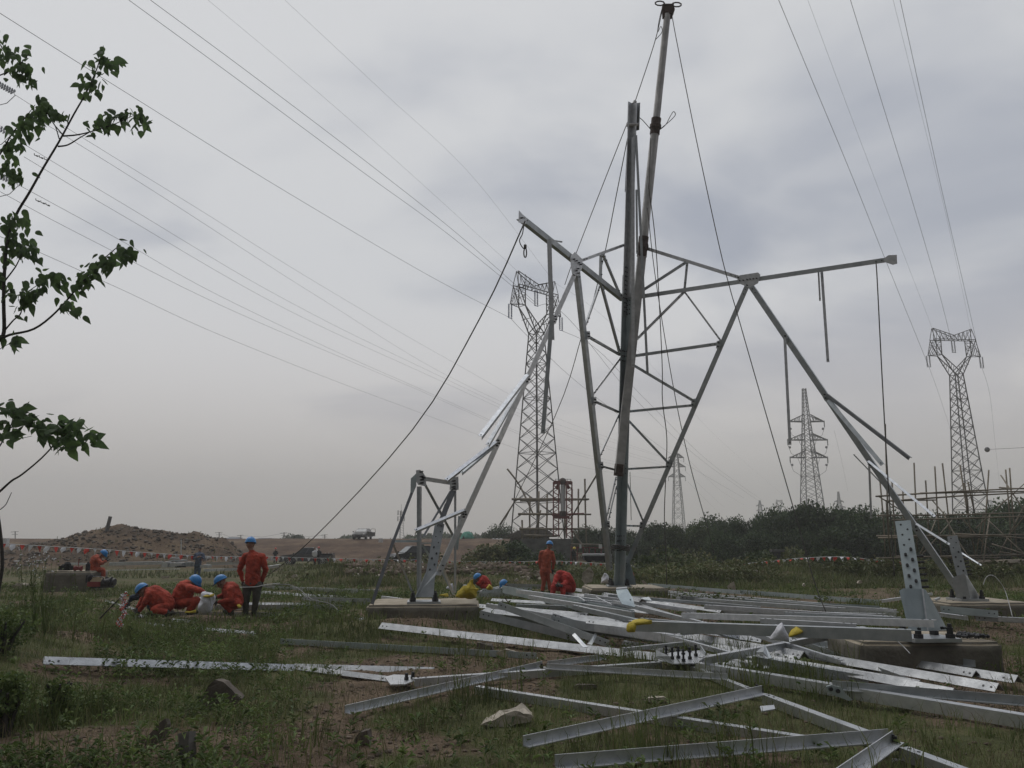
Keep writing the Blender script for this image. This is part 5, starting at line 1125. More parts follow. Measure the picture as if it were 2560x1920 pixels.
def cathead(px, pybase, Y, yaw, scale, label, mt='darksteel', ins='glassins', half=3.2, wk=1.0):
    b = at(px, pybase, Y); g = b.z; root = empty('lattice_pylon', (0, 0, 0), label, 'pylon')
    u = .0262 * scale; H1 = 32.9 * scale; V3 = lambda x, y_, z: Vector((x * u, y_ * u, H1 + z * u))
    mb = MB(); xbody(mb, 0, H1, half * scale, 33 * u, 15, .14 * wk, .062 * wk, (2, 5, 9, 12)); mb.build('tower_body', mt, root)
    D = 44; mb = MB()
    for sx in (-1, 1):                                                # the two raking arms of the window
        for sy in (-1, 1):
            d0, d1 = sy * 33, sy * 30
            lat(mb, V3(sx * 35, d0, 0), V3(sx * 120, d1, 150), 0.112 * wk); lat(mb, V3(-sx * 35, d0, 0), V3(sx * 118, d1, 148), 0.098 * wk)
            lat(mb, V3(sx * 120, d1, 150), V3(sx * 118, d1, 272), 0.090 * wk); lat(mb, V3(sx * 118, d1, 150), V3(sx * 172, sy * 24, 275), 0.090 * wk)
            for i in range(5):
                f = (i + .6) / 5.6; a = V3(sx * 35, d0, 0).lerp(V3(sx * 120, d1, 150), f); c = V3(-sx * 35, d0, 0).lerp(V3(sx * 118, d1, 148), min(1, f * .62 + .38)); lat(mb, a, c, 0.053 * wk)
            for i in range(4):
                f = (i + .5) / 4; a = V3(sx * 120, d1, 150 + 122 * f); c = V3(sx * (118 + 54 * f), sy * (34 - 10 * f), 150 + 125 * f); lat(mb, a, c, 0.045 * wk)
                if i: lat(mb, a, V3(sx * (118 + 54 * (f - .25)), sy * 30, 150 + 125 * (f - .25)), 0.045 * wk)
        for z_, xx, dd in ((75, 85, 40), (150, 120, 34), (210, 119, 34), (272, 118, 34)): lat(mb, V3(sx * xx, -dd, z_), V3(sx * xx, dd, z_), 0.053 * wk)
        for i in range(4): lat(mb, V3(sx * 119, -34, 150 + 30 * i), V3(sx * 119, 34, 180 + 30 * i), 0.045 * wk)
    lat(mb, V3(-35, -33, 0), V3(35, -33, 0), 0.090 * wk); lat(mb, V3(-35, 33, 0), V3(35, 33, 0), 0.090 * wk)
    mb.build('window_frame', mt, root)
    mb = MB()                                                         # top beam and the two horns
    for sy in (-1, 1):
        lat(mb, V3(-172, sy * 24, 275), V3(172, sy * 24, 275), 0.090 * wk); lat(mb, V3(-158, sy * 8, 365), V3(0, sy * 22, 308), 0.083 * wk); lat(mb, V3(158, sy * 8, 365), V3(0, sy * 22, 308), 0.083 * wk)
        for sx in (-1, 1):
            lat(mb, V3(sx * 172, sy * 24, 275), V3(sx * 158, sy * 8, 365), 0.075 * wk); lat(mb, V3(sx * 118, sy * 30, 275), V3(sx * 158, sy * 8, 365), 0.068 * wk)
            pr = [(118, 275), (112, 348), (88, 275), (74, 335), (56, 275), (36, 322), (20, 275), (0, 308)]
            for (x0, z0), (x1, z1) in zip(pr[:-1], pr[1:]): lat(mb, V3(sx * x0, sy * 24, z0), V3(sx * x1, sy * 18, z1), 0.053 * wk)
    for x in range(-160, 161, 40): lat(mb, V3(x, -24, 275), V3(x + 20, 24, 275), 0.045 * wk)
    mb.build('top_beam', mt, root)
    for sx in (-1, 1):
        mb = MB(); tip = V3(sx * 217, 0, 145)
        for sy in (-1, 1):
            lat(mb, tip, V3(sx * 170, sy * 24, 275), 0.068 * wk); lat(mb, tip, V3(sx * 118, sy * 34, 150), 0.075 * wk)
            for i in range(1, 5): f = i / 5; a = tip.lerp(V3(sx * 170, sy * 24, 275), f); c = tip.lerp(V3(sx * 118, sy * 34, 150), min(1, f)); lat(mb, a, c, 0.045 * wk)
        mb.build('side_arm', mt, root); insulator(tip, 2.3 * scale, ins, root)
    insulator(V3(0, 0, 275), 2.6 * scale, ins, root)
    root.location = (b.x, Y, g); root.rotation_euler = (0, 0, yaw)
    q = Matrix.Rotation(yaw, 3, 'Z'); W3 = lambda v: Vector((b.x, Y, g)) + q @ v
    return {'L': W3(V3(-217, 0, 145) - Z * 2.3 * scale), 'R': W3(V3(217, 0, 145) - Z * 2.3 * scale), 'M': W3(V3(0, 0, 275) - Z * 2.6 * scale), 'TL': W3(V3(-158, 0, 365)), 'TR': W3(V3(158, 0, 365))}
# real size from its height in the picture
def topscale(px, pytop, pybase, Y): return (at(px, pytop, Y).z - at(px, pybase, Y).z) / (32.9 + 365 * .0262)
pA = cathead(1344, 1352, 96, R(42), topscale(1343, 682, 1352, 96) * .985, 'big dark cat-head lattice pylon behind the left panel of the new tower', half=2.95)
pB = cathead(2435, 1350, 116, R(5), topscale(2400, 822, 1350, 116), 'dark cat-head lattice pylon at the right above the bamboo scaffold', ins='greyins', half=2.55)
def doublecircuit(px, pytop, pybase, Y, arms, half, top, label, mt, wk=1.0, jump=True, n=16, single=False):
    b = at(px, pybase, Y); t = at(px, pytop, Y); hh = t.z - b.z; root = empty('lattice_pylon', (0, 0, 0), label, 'pylon'); mb = MB()
    za = [at(px, a[0], Y).z - b.z for a in arms]; m_ = Y / FPX
    hw = lambda z: half + (top - half) * min(1, z / za[-1]) if z <= za[-1] else top
    xbody(mb, 0, za[-1], half, top * 1.5, n, .22 * wk, .11 * wk, (3, 7, 11)); xbody(mb, za[-1], hh, top * 1.5, top * .7, 9, .18 * wk, .09 * wk); mb.build('tower_body', mt, root)
    for z_, (py, wpx) in zip(za, arms):
        for sx in (-1, 1):
            w = wpx * m_; mb = MB(); tip = Vector((sx * w, 0, z_)); q = top * 1.6
            for sy in (-1, 1):
                lat(mb, tip, Vector((sx * q, sy * q, z_)), .30 * wk); lat(mb, tip, Vector((sx * q, sy * q, z_ + hh * .045)), .26 * wk)
                for i in range(1, 5): f = i / 5; lat(mb, tip.lerp(Vector((sx * q, sy * q, z_)), f), tip.lerp(Vector((sx * q, sy * q, z_ + hh * .045)), min(1, f + .1)), .14 * wk)
            mb.build('crossarm', mt, root)
            mi = MB()
            if jump: mi.cyl(tip + Z * .3, tip - Z * 1.6, .16, 6); mi.ball(tip - Z * 2.2 - X * sx * .5, .4, 6); mi.tube([tip - Z * 1.6, tip + Vector((-sx * .8, 0, -4)), tip + Vector((-sx * 2.6, 0, -5.2)), tip + Vector((-sx * 3.6, 0, -8))], .06, 4)
            else: mi.cyl(tip, tip - Z * hh * .05, .13 * wk, 5)
            mi.build('insulator', mt, root)
    root.location = (b.x, Y, b.z); return root
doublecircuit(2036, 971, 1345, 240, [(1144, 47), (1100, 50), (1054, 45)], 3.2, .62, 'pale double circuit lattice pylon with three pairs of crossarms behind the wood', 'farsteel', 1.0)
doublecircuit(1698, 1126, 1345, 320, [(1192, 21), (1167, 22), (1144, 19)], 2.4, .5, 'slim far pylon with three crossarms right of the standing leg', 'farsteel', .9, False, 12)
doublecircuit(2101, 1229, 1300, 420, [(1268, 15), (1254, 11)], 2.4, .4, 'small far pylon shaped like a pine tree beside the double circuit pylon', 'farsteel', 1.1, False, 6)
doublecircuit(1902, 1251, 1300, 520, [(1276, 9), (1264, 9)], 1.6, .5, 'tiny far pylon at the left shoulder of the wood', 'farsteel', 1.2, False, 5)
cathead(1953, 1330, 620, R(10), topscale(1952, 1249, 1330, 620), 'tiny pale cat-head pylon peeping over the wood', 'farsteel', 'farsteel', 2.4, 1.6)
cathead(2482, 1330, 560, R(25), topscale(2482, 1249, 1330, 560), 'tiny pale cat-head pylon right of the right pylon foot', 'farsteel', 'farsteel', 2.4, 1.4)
# mobile phone mast
b_ = at(1003, 1365, 260); root = empty('phone_mast', tuple(b_), 'thin pale phone mast behind the left footing frame', 'mast'); mb = MB(); t_ = at(1003, 1278, 260)
for k in range(3): o_ = Vector((math.cos(k * 2.1) * .9, math.sin(k * 2.1) * .9, 0)); mb.stick(b_ + o_, t_ + o_ * .5, .12)
for i in range(14): f = i / 14; p = b_.lerp(t_, f); mb.stick(p + X * .9, b_.lerp(t_, f + .06) - X * .8, .07)
mb.build('mast_body', 'farsteel', root); mb = MB(); 
for dz in (-.5, -2.4): 
    for k in (-1, 0, 1): mb.box(t_ + Vector((k * 1.0, 0, dz)), (.3, .2, 1.5))
mb.cyl(t_, t_ + Z * 2.2, .05, 5); mb.build('antennas', 'farsteel', root)
# leaning pole on the spoil heap
p0, p1 = at(267, 1326, 68), at(276, 1291, 68); mb = MB(); mb.tube([p0 - (p1 - p0) * .4, p1], [.17, .15], 8); tag(mb.build('timber_post', 'darksteel'), 'thick leaning post on top of the spoil heap', 'post')
mb = MB(); mb.cyl(at(453, 1390, 50), at(453, 1349, 50), .03, 6); tag(mb.build('marker_stake', 'plastic'), 'thin pale stake in front of the spoil heap', 'stake')
mb = MB(); mb.cyl(at(1942, 1402, 46), at(1943, 1378, 46), .2, 8); mb.box(at(1942, 1377, 46), (.7, .5, .12)); tag(mb.build('concrete_post', 'wall'), 'short stout post with a cap at the foot of the wood', 'post')

# ------- conductors: every one hangs as its own wire
def wire(pts, r, label, group=None, mt='wire', sub=9): return rope(pts, r, label, mt, 'power_line', sub, group)
def V2(v, py=None): return v
WG = 'conductors hanging on the big cat-head pylon'
wire([(-60, -5, 40), (300, 222, 55), (700, 470, 72), (1060, 682, 88), Vector(pA['L'])], .026, 'wire from the upper left edge to the left insulator of the big pylon', WG)
wire([Vector(pA['L']), (1350, 870, 108), (1480, 985, 140), (1700, 1150, 215), (1860, 1245, 330)], .03, 'wire running on to the right from the left insulator of the big pylon', WG)
wire([(322, 0, 52), (600, 203, 62), (900, 425, 76), (1120, 585, 88), Vector(pA['M'])], .026, 'lower of the twin wires from the top left to the big pylon', WG)
wire([(376, 0, 52), (640, 195, 62), (940, 423, 76), (1150, 590, 88), Vector(pA['M']) + Z * .3], .026, 'upper of the twin wires from the top left to the big pylon', WG)
wire([(520, 0, 60), (800, 235, 72), (1050, 455, 84), Vector(pA['TL'])], .012, 'thin earth wire from the top to the left horn of the big pylon', WG)
wire([(712, 0, 62), (960, 232, 76), (1180, 440, 90), Vector(pA['TR'])], .012, 'thin earth wire from the top to the right horn of the big pylon', WG)
wire([Vector(pA['M']), (1420, 795, 105), (1600, 1010, 150), (1760, 1155, 230), (1900, 1255, 360)], .03, 'twin wire beyond the big pylon descending to the wood', WG)
wire([Vector(pA['R']), (1500, 880, 115), (1620, 1005, 155), (1780, 1160, 235), (1905, 1250, 360)], .03, 'wire beyond the right insulator of the big pylon descending to the wood', WG)
wire([Vector(pA['TR']), (1560, 840, 130), (1800, 1100, 230), (1960, 1240, 380)], .012, 'thin earth wire beyond the big pylon', WG)
WG2 = 'wires of the second line crossing behind the big pylon'
for pts, lb in [([(36, 236, 60), (235, 362, 72), (500, 525, 92), (800, 712, 122), (1123, 900, 170), (1400, 1048, 240), (1672, 1146, 318)], 'topmost long wire of the second line, starting at the upper insulator string'),
                ([(98, 300, 60), (400, 488, 80), (800, 745, 122), (1130, 945, 175), (1400, 1063, 240), (1680, 1150, 318)], 'faint wire just below the topmost one of the second line'),
                ([(66, 364, 58), (300, 505, 75), (700, 742, 110), (1015, 900, 155), (1400, 1076, 240), (1660, 1158, 318)], 'upper wire of the middle pair of the second line'),
                ([(60, 392, 58), (300, 535, 75), (700, 765, 110), (1000, 906, 155), (1400, 1082, 240), (1668, 1168, 318)], 'lower wire of the middle pair of the second line'),
                ([(46, 462, 56), (300, 600, 74), (600, 765, 100), (1000, 950, 160), (1400, 1118, 240), (1664, 1182, 318)], 'upper wire of the bottom pair of the second line'),
                ([(-20, 468, 54), (220, 596, 70), (600, 785, 100), (1000, 955, 160), (1400, 1124, 240), (1670, 1192, 318)], 'lower wire of the bottom pair of the second line'),
                ([(-20, 584, 54), (92, 628, 60), (300, 722, 75), (600, 858, 100), (1000, 1013, 160), (1400, 1155, 240), (1668, 1204, 318)], 'lowest long wire of the second line')]: wire(pts, .024, lb, WG2)
for pts, lb in [([(1722, 1150, 318), (1800, 1225, 420), (1860, 1262, 560)], 'far wire right of the slim pylon, upper'), ([(1716, 1180, 318), (1770, 1232, 420), (1810, 1268, 560)], 'far wire right of the slim pylon, middle'), ([(1720, 1205, 318), (1765, 1250, 420), (1795, 1280, 560)], 'far wire right of the slim pylon, lower')]: wire(pts, .03, lb, WG2)
WG3 = 'conductors hanging on the right cat-head pylon'
wire([(1930, -40, 50), (2030, 200, 62), (2130, 440, 76), (2230, 690, 94), Vector(pB['L'])], .026, 'wire from the top edge to the left insulator of the right pylon', WG3)
wire([(2120, -20, 56), (2200, 240, 68), (2280, 500, 84), (2350, 740, 102), Vector(pB['M'])], .026, 'wire from the top edge to the middle insulator of the right pylon', WG3)
wire([(2246, -20, 56), (2305, 250, 68), (2360, 500, 84), (2420, 760, 102), Vector(pB['R'])], .026, 'wire from the top edge to the right insulator of the right pylon', WG3)
wire([(2012, -20, 60), (2120, 270, 72), (2230, 560, 90), Vector(pB['TL'])], .012, 'thin earth wire to the left horn of the right pylon', WG3)
wire([(2228, -20, 60), (2300, 270, 74), (2370, 560, 92), Vector(pB['TR'])], .012, 'thin earth wire to the right horn of the right pylon', WG3)
wire([Vector(pB['R']), (2475, 990, 140), (2487, 1100, 180), (2500, 1220, 300)], .02, 'wire beyond the right pylon dropping behind the scaffold', WG3)
wire([Vector(pB['L']), (2352, 1000, 140), (2385, 1110, 200), (2410, 1230, 320)], .02, 'wire beyond the left insulator of the right pylon', WG3)
wire([(2463, 1124, 116), (2520, 1121, 110), (2600, 1117, 102)], .03, 'level cable leaving the right pylon to the right edge', WG3)
mb = MB(); mb.ball(at(2468, 1124, 116), .38, 8); tag(mb.build('marker_ball', 'darksteel'), 'round marker ball on the level cable at the right pylon', 'marker ball')
wire([(2085, 1075, 240), (2106, 1160, 300), (2120, 1230, 400)], .03, 'far wire leaving the right crossarms of the double circuit pylon', WG3)
# strings of insulators at the left edge, end fittings of the second line
for i, ((x0, y0), (x1, y1), lb) in enumerate([((-40, 190), (33, 230), 'string of grey insulator discs at the upper left edge'), ((-60, 290), (20, 332), 'string of grey insulator discs behind the leaves at the left edge'), ((-40, 425), (40, 456), 'string of pale insulator discs half hidden by the left leaves')]):
    a = at(x0, y0, 58); b = at(x1, y1, 60); root = empty('insulator_string', tuple(b), lb, 'insulator')
    mb = MB(); d = (b - a).normalized(); n_ = 12
    for o_ in (-.16, .16):
        for k in range(n_ + 1): p = a.lerp(b, k / n_) + Vector((0, o_, o_)); mb.cyl(p - d * .04, p + d * .05, .17, 9, .08)
    mb.build('discs', 'greyins', root); mb = MB(); mb.tube([b, b + Vector((.2, 0, -.3)), b + Vector((-.4, 0, -1.0)), b + Vector((-1.6, 0, -1.35)), b + Vector((-3.2, 0, -1.2))], .03, 5); mb.build('jumper', 'wire', root)
for i, (x, y_) in enumerate(((98, 382), (102, 495))):
    p = at(x, y_, 60); mb = MB()
    for k in range(3): q = p + Vector((k * .42 - .4, 0, -.18 * k - .05)); mb.tube([q, q + Vector((.05, 0, -.16)), q + Vector((.22, 0, -.2))], .035, 5); mb.cyl(q + Vector((.2, 0, -.2)), q + Vector((.34, 0, -.26)), .06, 6)
    tag(mb.build('vibration_damper', 'darksteel'), ['upper cluster of dampers on the wires at the left', 'lower cluster of dampers on the wires at the left'][i], 'damper')

# ================================================================== BAMBOO SCAFFOLDS
def pole(parent, a, Ya, b, Yb, r=.04, mt='bamboo'):
    A = at(*a, Ya); B = at(*b, Yb); mid = (A + B) / 2 + Vector((random.uniform(-.05, .05), 0, random.uniform(-.04, .04)))
    mb = MB(); mb.tube([A, mid, B], [r * 1.1, r, r * .8], 6); return mb.build('pole', mt, parent, smooth=True)
random.seed(21)
sc_ = empty('bamboo_scaffold', tuple(at(2400, 1405, 36)), 'large bamboo pole scaffold in front of the wood at the right edge', 'scaffold')
vert = [((2213, 1060), (2226, 1400)), ((2285, 1157), (2293, 1380)), ((2337, 1166), (2353, 1390)), ((2200, 1203), (2214, 1400)), ((2230, 1205), (2240, 1395)), ((2257, 1223), (2266, 1390)), ((2314, 1201), (2324, 1380)),
        ((2356, 1158), (2380, 1400)), ((2400, 1163), (2440, 1400)), ((2472, 1175), (2452, 1400)), ((2514, 1174), (2530, 1400)), ((2524, 1170), (2545, 1395)), ((2420, 1205), (2438, 1290)), ((2411, 1207), (2422, 1300))]
for (a, b) in vert: pole(sc_, a, 36, b, 36, .034)
hor = [((2189, 1241), (2580, 1220)), ((2220, 1253), (2580, 1231)), ((2215, 1252), (2340, 1250)), ((2300, 1233), (2580, 1228)), ((2193, 1289), (2580, 1281)), ((2230, 1300), (2580, 1290)), ((2191, 1340), (2580, 1336)), ((2195, 1345), (2470, 1343)), ((2380, 1334), (2580, 1347)),
       ((2190, 1396), (2580, 1387)), ((2240, 1391), (2500, 1395)), ((2400, 1400), (2580, 1403)), ((2480, 1410), (2580, 1409)), ((2498, 1219), (2560, 1222))]
for i, (a, b) in enumerate(hor): pole(sc_, a, 35.4 + .3 * (i % 3), b, 34.5 + .3 * (i % 3), .034)
dia = [((2502, 1188), (2570, 1290)), ((2300, 1385), (2345, 1285)), ((2360, 1288), (2440, 1420)), ((2400, 1290), (2540, 1460)), ((2330, 1250), (2365, 1290)), ((2440, 1320), (2560, 1210)), ((2470, 1300), (2600, 1420)), ((2560, 1265), (2480, 1420)), ((2230, 1420), (2215, 1250)),
       ((2460, 1280), (2440, 1390)), ((2475, 1283), (2457, 1420)), ((2300, 1392), (2380, 1300)), ((2350, 1395), (2290, 1330)), ((2195, 1240), (2290, 1300)), ((2480, 1360), (2590, 1395)), ((2500, 1380), (2600, 1400)), ((2530, 1330), (2600, 1250))]
for i, (a, b) in enumerate(dia): pole(sc_, a, 35.8, b, 34 + 2.5 * (i % 2), .028)
mb = MB()
for k in range(7): a = at(2440 + 8 * k, 1407 - 2 * (k % 3), 35 + .2 * k); mb.tube([a, a + Vector((3.0, .4, .05 * (k % 2)))], .06, 6)
tag(mb.build('bamboo_bundle', 'bamboo', smooth=True), 'bundle of bamboo poles lying on the scaffold foot at the right edge', 'bamboo bundle')
s2_ = empty('bamboo_platform', tuple(at(1350, 1400, 88)), 'bamboo pole platform built round the foot of the big pylon', 'scaffold')
for (a, b) in [((1268, 1172), (1300, 1215)), ((1300, 1215), (1335, 1290)), ((1250, 1312), (1292, 1246)), ((1305, 1300), (1305, 1350)), ((1325, 1240), (1325, 1350)), ((1347, 1228), (1345, 1350)), ((1368, 1235), (1365, 1350)), ((1430, 1222), (1431, 1425)),
               ((1446, 1222), (1446, 1350)), ((1462, 1197), (1468, 1400)), ((1412, 1290), (1412, 1350)), ((1432, 1326), (1478, 1400)), ((1412, 1210), (1412, 1345)), ((1333, 1350), (1352, 1275)), ((1495, 1182), (1431, 1290))]: pole(s2_, a, 86, b, 86, .09)
for (a, b, m_) in [((1279, 1248), (1473, 1248), 0), ((1300, 1251), (1470, 1249), 0), ((1295, 1285), (1478, 1286), 0), ((1380, 1287), (1460, 1284), 1), ((1298, 1322), (1476, 1322), 0), ((1310, 1338), (1400, 1339), 0), ((1296, 1360), (1500, 1362), 0)]: pole(s2_, a, 85.5, b, 85.5, .11, 'paint_red' if m_ else 'bamboo')
# red hoist frame
rh = empty('hoist_frame', tuple(at(1407, 1345, 84)), 'red lattice hoist frame with a hanging steel tube beside the big pylon', 'hoist')
def lcol(x, y0, y1):
    A = at(x, y1, 84); B = at(x, y0, 84); mb = MB(); h = .28
    for sx in (-1, 1):
        for sy in (-1, 1): mb.stick(A + Vector((sx * h, sy * h, 0)), B + Vector((sx * h, sy * h, 0)), .09)
    n = 16
    for i in range(n):
        f, g = i / n, (i + 1) / n
        for sy in (-1, 1): mb.stick(A.lerp(B, f) + Vector((-h if i % 2 else h, sy * h, 0)), A.lerp(B, g) + Vector((h if i % 2 else -h, sy * h, 0)), .06)
    mb.build('column', 'paint_red', rh)
lcol(1390, 1205, 1340); lcol(1423, 1205, 1345)
mb = MB(); mb.stick(at(1384, 1206, 84), at(1429, 1207, 84), .45, .35); mb.stick(at(1390, 1222, 84), at(1398, 1208, 84), .3); mb.stick(at(1423, 1222, 84), at(1415, 1208, 84), .3); mb.build('top_beam', 'paint_red', rh)
mb = MB(); mb.stick(at(1382, 1293, 84), at(1424, 1293, 84), .3); mb.build('lower_beam', 'paint_red', rh)
mb = MB(); mb.cyl(at(1407, 1212, 84), at(1407, 1280, 84), .22, 8); mb.build('hanging_tube', 'zinc', rh)
mb = MB(); mb.ball(at(1407, 1204, 84), .4, 8); mb.cyl(at(1407, 1278, 84), at(1407, 1290, 84), .35, 6); mb.build('winch', 'rust', rh)
mb = MB()
for x in (1388, 1400, 1418, 1427): mb.stick(at(x, 1205, 84), at(x, 1198, 84), .05)
mb.stick(at(1388, 1198, 84), at(1427, 1198, 84), .05); mb.build('handrail', 'farsteel', rh)
# grey wall and shed below the pylon
mb = MB(); a = at(1365, 1395, 78); mb.box(a + Vector((0, 1.2, .6)), (4.8, 2.2, 2.4)); tag(mb.build('block_wall', 'wall'), 'grey block pump house below the big pylon', 'hut')
mb = MB(); a = at(1325, 1352, 90); mb.box(a, (4.2, 2, .9)); mb.prism([a + Vector((-3, -1.5, .4)), a + Vector((3, -1.5, .4)), a + Vector((1.4, -1.5, 1.5)), a + Vector((-1, -1.5, 1.2))], [a + Vector((-3, 1.5, .4)), a + Vector((3, 1.5, .4)), a + Vector((1.4, 1.5, 1.5)), a + Vector((-1, 1.5, 1.2))]); tag(mb.build('lean_to', 'wood'), 'low grey timber lean-to under the big pylon', 'shed')
# red fence and trailer at the middle
rf = empty('red_barrier', tuple(at(1480, 1398, 62)), 'red tube barrier with white notices left of the standing leg', 'barrier')
mb = MB()
for x in range(1428, 1525, 15): mb.stick(at(x, 1400, 62), at(x, 1366, 62), .07)
mb.stick(at(1428, 1368, 62), at(1524, 1370, 62), .07); mb.stick(at(1428, 1384, 62), at(1524, 1385, 62), .06); mb.build('rails', 'paint_red', rf)
for (x, y_, w_) in ((1451, 1366, 5), (1501, 1366, 8)): mb = MB(); mb.box(at(x, y_, 61.8), (w_ / FPX * 62, .03, .3)); mb.build('notice_board', 'plastic', rf)
tl_ = empty('flat_trailer', tuple(at(1498, 1400, 56)), 'dark flat trailer with silver edge behind the standing leg', 'trailer')
mb = MB(); a = at(1492, 1387, 56); mb.box(a, (1.9, 1.4, .12)); mb.build('deck', 'zinc2', tl_); mb = MB(); mb.box(a - Z * .22, (1.8, 1.2, .3)); mb.build('chassis', 'black', tl_)
for sx in (-.6, .6): mb = MB(); mb.cyl(a + Vector((sx, -.65, -.3)), a + Vector((sx, -.45, -.3)), .22, 12); mb.build('wheel', 'tyre', tl_)
mb = MB(); mb.box(at(1518, 1386, 56), (.25, .1, .5)); mb.build('tail_board', 'plastic', tl_)
# green tent
root = empty('green_tent', tuple(at(1168, 1352, 120)), 'green tarpaulin tent with a dark opening on the brown field', 'tent')
bm = bmesh.new(); bmesh.ops.create_uvsphere(bm, u_segments=20, v_segments=12, radius=1)
for v in bm.verts:
    v.co = Vector((v.co.x * 1.05, v.co.y * 1.3, max(-.02, v.co.z) * 1.25)); v.co += Vector((mnoise.noise(v.co * 2), mnoise.noise(v.co * 2 + Vector((4, 0, 0))), mnoise.noise(v.co * 2.3))) * .13
me = bpy.data.meshes.new('tarpaulin'); bm.to_mesh(me); bm.free(); me.materials.append(M['tent']); o = bpy.data.objects.new('tarpaulin', me); C.objects.link(o); o.parent = root
mb = MB(); mb.prism([Vector((-.85, -1.28, 0)), Vector((-.2, -1.33, 0)), Vector((-.45, -1.25, .6))], [Vector((-.85, -.9, 0)), Vector((-.2, -.9, 0)), Vector((-.45, -.9, .6))]); WL[root] = Vector((0, 0, 0)); mb.build('opening', 'black', root)
root.location = at(1168, 1350, 120)
for i, x in enumerate((1233, 1243, 1252)):
    mb = MB(); mb.ball(at(x, 1350, 118), .35, 7, (1.3, 1, .6)); tag(mb.build('white_bag', 'plastic'), ['leftmost of three white bags right of the green tent', 'middle one of three white bags right of the green tent', 'rightmost of three white bags right of the green tent'][i], 'bag', 'white bags beyond the green tent')
mb = MB(); mb.box(at(952, 1351, 100), (.5, .3, .5)); mb.build('x', 'plastic'); o = C.objects[-1]; o.name = 'white_box'; tag(o, 'small white box on the bank right of the car with open door', 'box')
# mast-like tank at the left edge
mb = MB(); mb.box(at(8, 1356, 90), (1.0, .6, .9)); tag(mb.build('white_container', 'plastic'), 'white container at the far left edge behind the bunting', 'container')

# ================================================================== BUNTING
def bunting(pts, n, size, label, seed):
    r_ = random.Random(seed); P = [at(*p) for p in pts]; Q = []
    for i in range(len(P) - 1):
        a = P[max(i - 1, 0)]; b = P[i]; c = P[i + 1]; d = P[min(i + 2, len(P) - 1)]
        for k in range(12): t = k / 12; Q.append(.5 * ((2 * b) + (c - a) * t + (2 * a - 5 * b + 4 * c - d) * t * t + (3 * b - a - 3 * c + d) * t ** 3))
    Q.append(P[-1]); root = empty('bunting', tuple(Q[0]), label, 'bunting')
    mb = MB(); mb.tube(Q, .012, 4); mb.build('cord', 'plastic', root)
    seg = [0]
    for i in range(1, len(Q)): seg.append(seg[-1] + (Q[i] - Q[i - 1]).length)
    for k in range(n):
        # even in the bearing, so that near and far flags are equally many metres apart
        s_ = seg[-1] * (k + .5) / n; i = max(j for j in range(len(seg) - 1) if seg[j] <= s_); f = (s_ - seg[i]) / (seg[i + 1] - seg[i]); p = Q[i].lerp(Q[i + 1], f); d = (Q[i + 1] - Q[i]).normalized()
        w = size * .42; h = size * r_.uniform(.8, 1.1); sw = r_.uniform(-.5, .35) * h; by = r_.uniform(-.15, .15)
        mb = MB(); tip = p + Vector((d.x * 0 + sw * .5, by, -h)); a = p - d * w; b = p + d * w; m_ = (p + tip) / 2 + Vector((sw * .3, -by, 0)) - Z * 0
        l = a.lerp(tip, .5) + Vector((0, by, 0)); r2 = b.lerp(tip, .5) + Vector((0, -by, 0)); e_ = Vector((0, .006, 0))
        mb.prism([a, b, r2, tip, l], [q + e_ for q in (a, b, r2, tip, l)]); mb.build('pennant', 'flagred' if k % 2 else 'flagwhite', root)
    return root
bunting([(-30, 1352, 33), (40, 1361, 34), (250, 1373, 38), (430, 1386, 42), (560, 1392, 46)], 34, .27, 'string of red and white pennants at the left in front of the spoil heap', 1)
bunting([(560, 1392, 46), (680, 1391, 50), (740, 1394, 51), (830, 1396, 52), (960, 1399, 53), (1080, 1400, 54)], 36, .26, 'string of red and white pennants in front of the pickup', 2)
bunting([(1080, 1400, 54), (1150, 1404, 54), (1290, 1404, 54), (1400, 1403, 52), (1560, 1412, 50)], 40, .24, 'string of red and white pennants behind the standing hooded workers', 3)
bunting([(1560, 1413, 50), (1690, 1418, 47), (1830, 1412, 45), (1980, 1397, 43), (2100, 1392, 41), (2200, 1401, 40), (2260, 1404, 39)], 52, .25, 'string of red and white pennants along the bank at the right', 4)

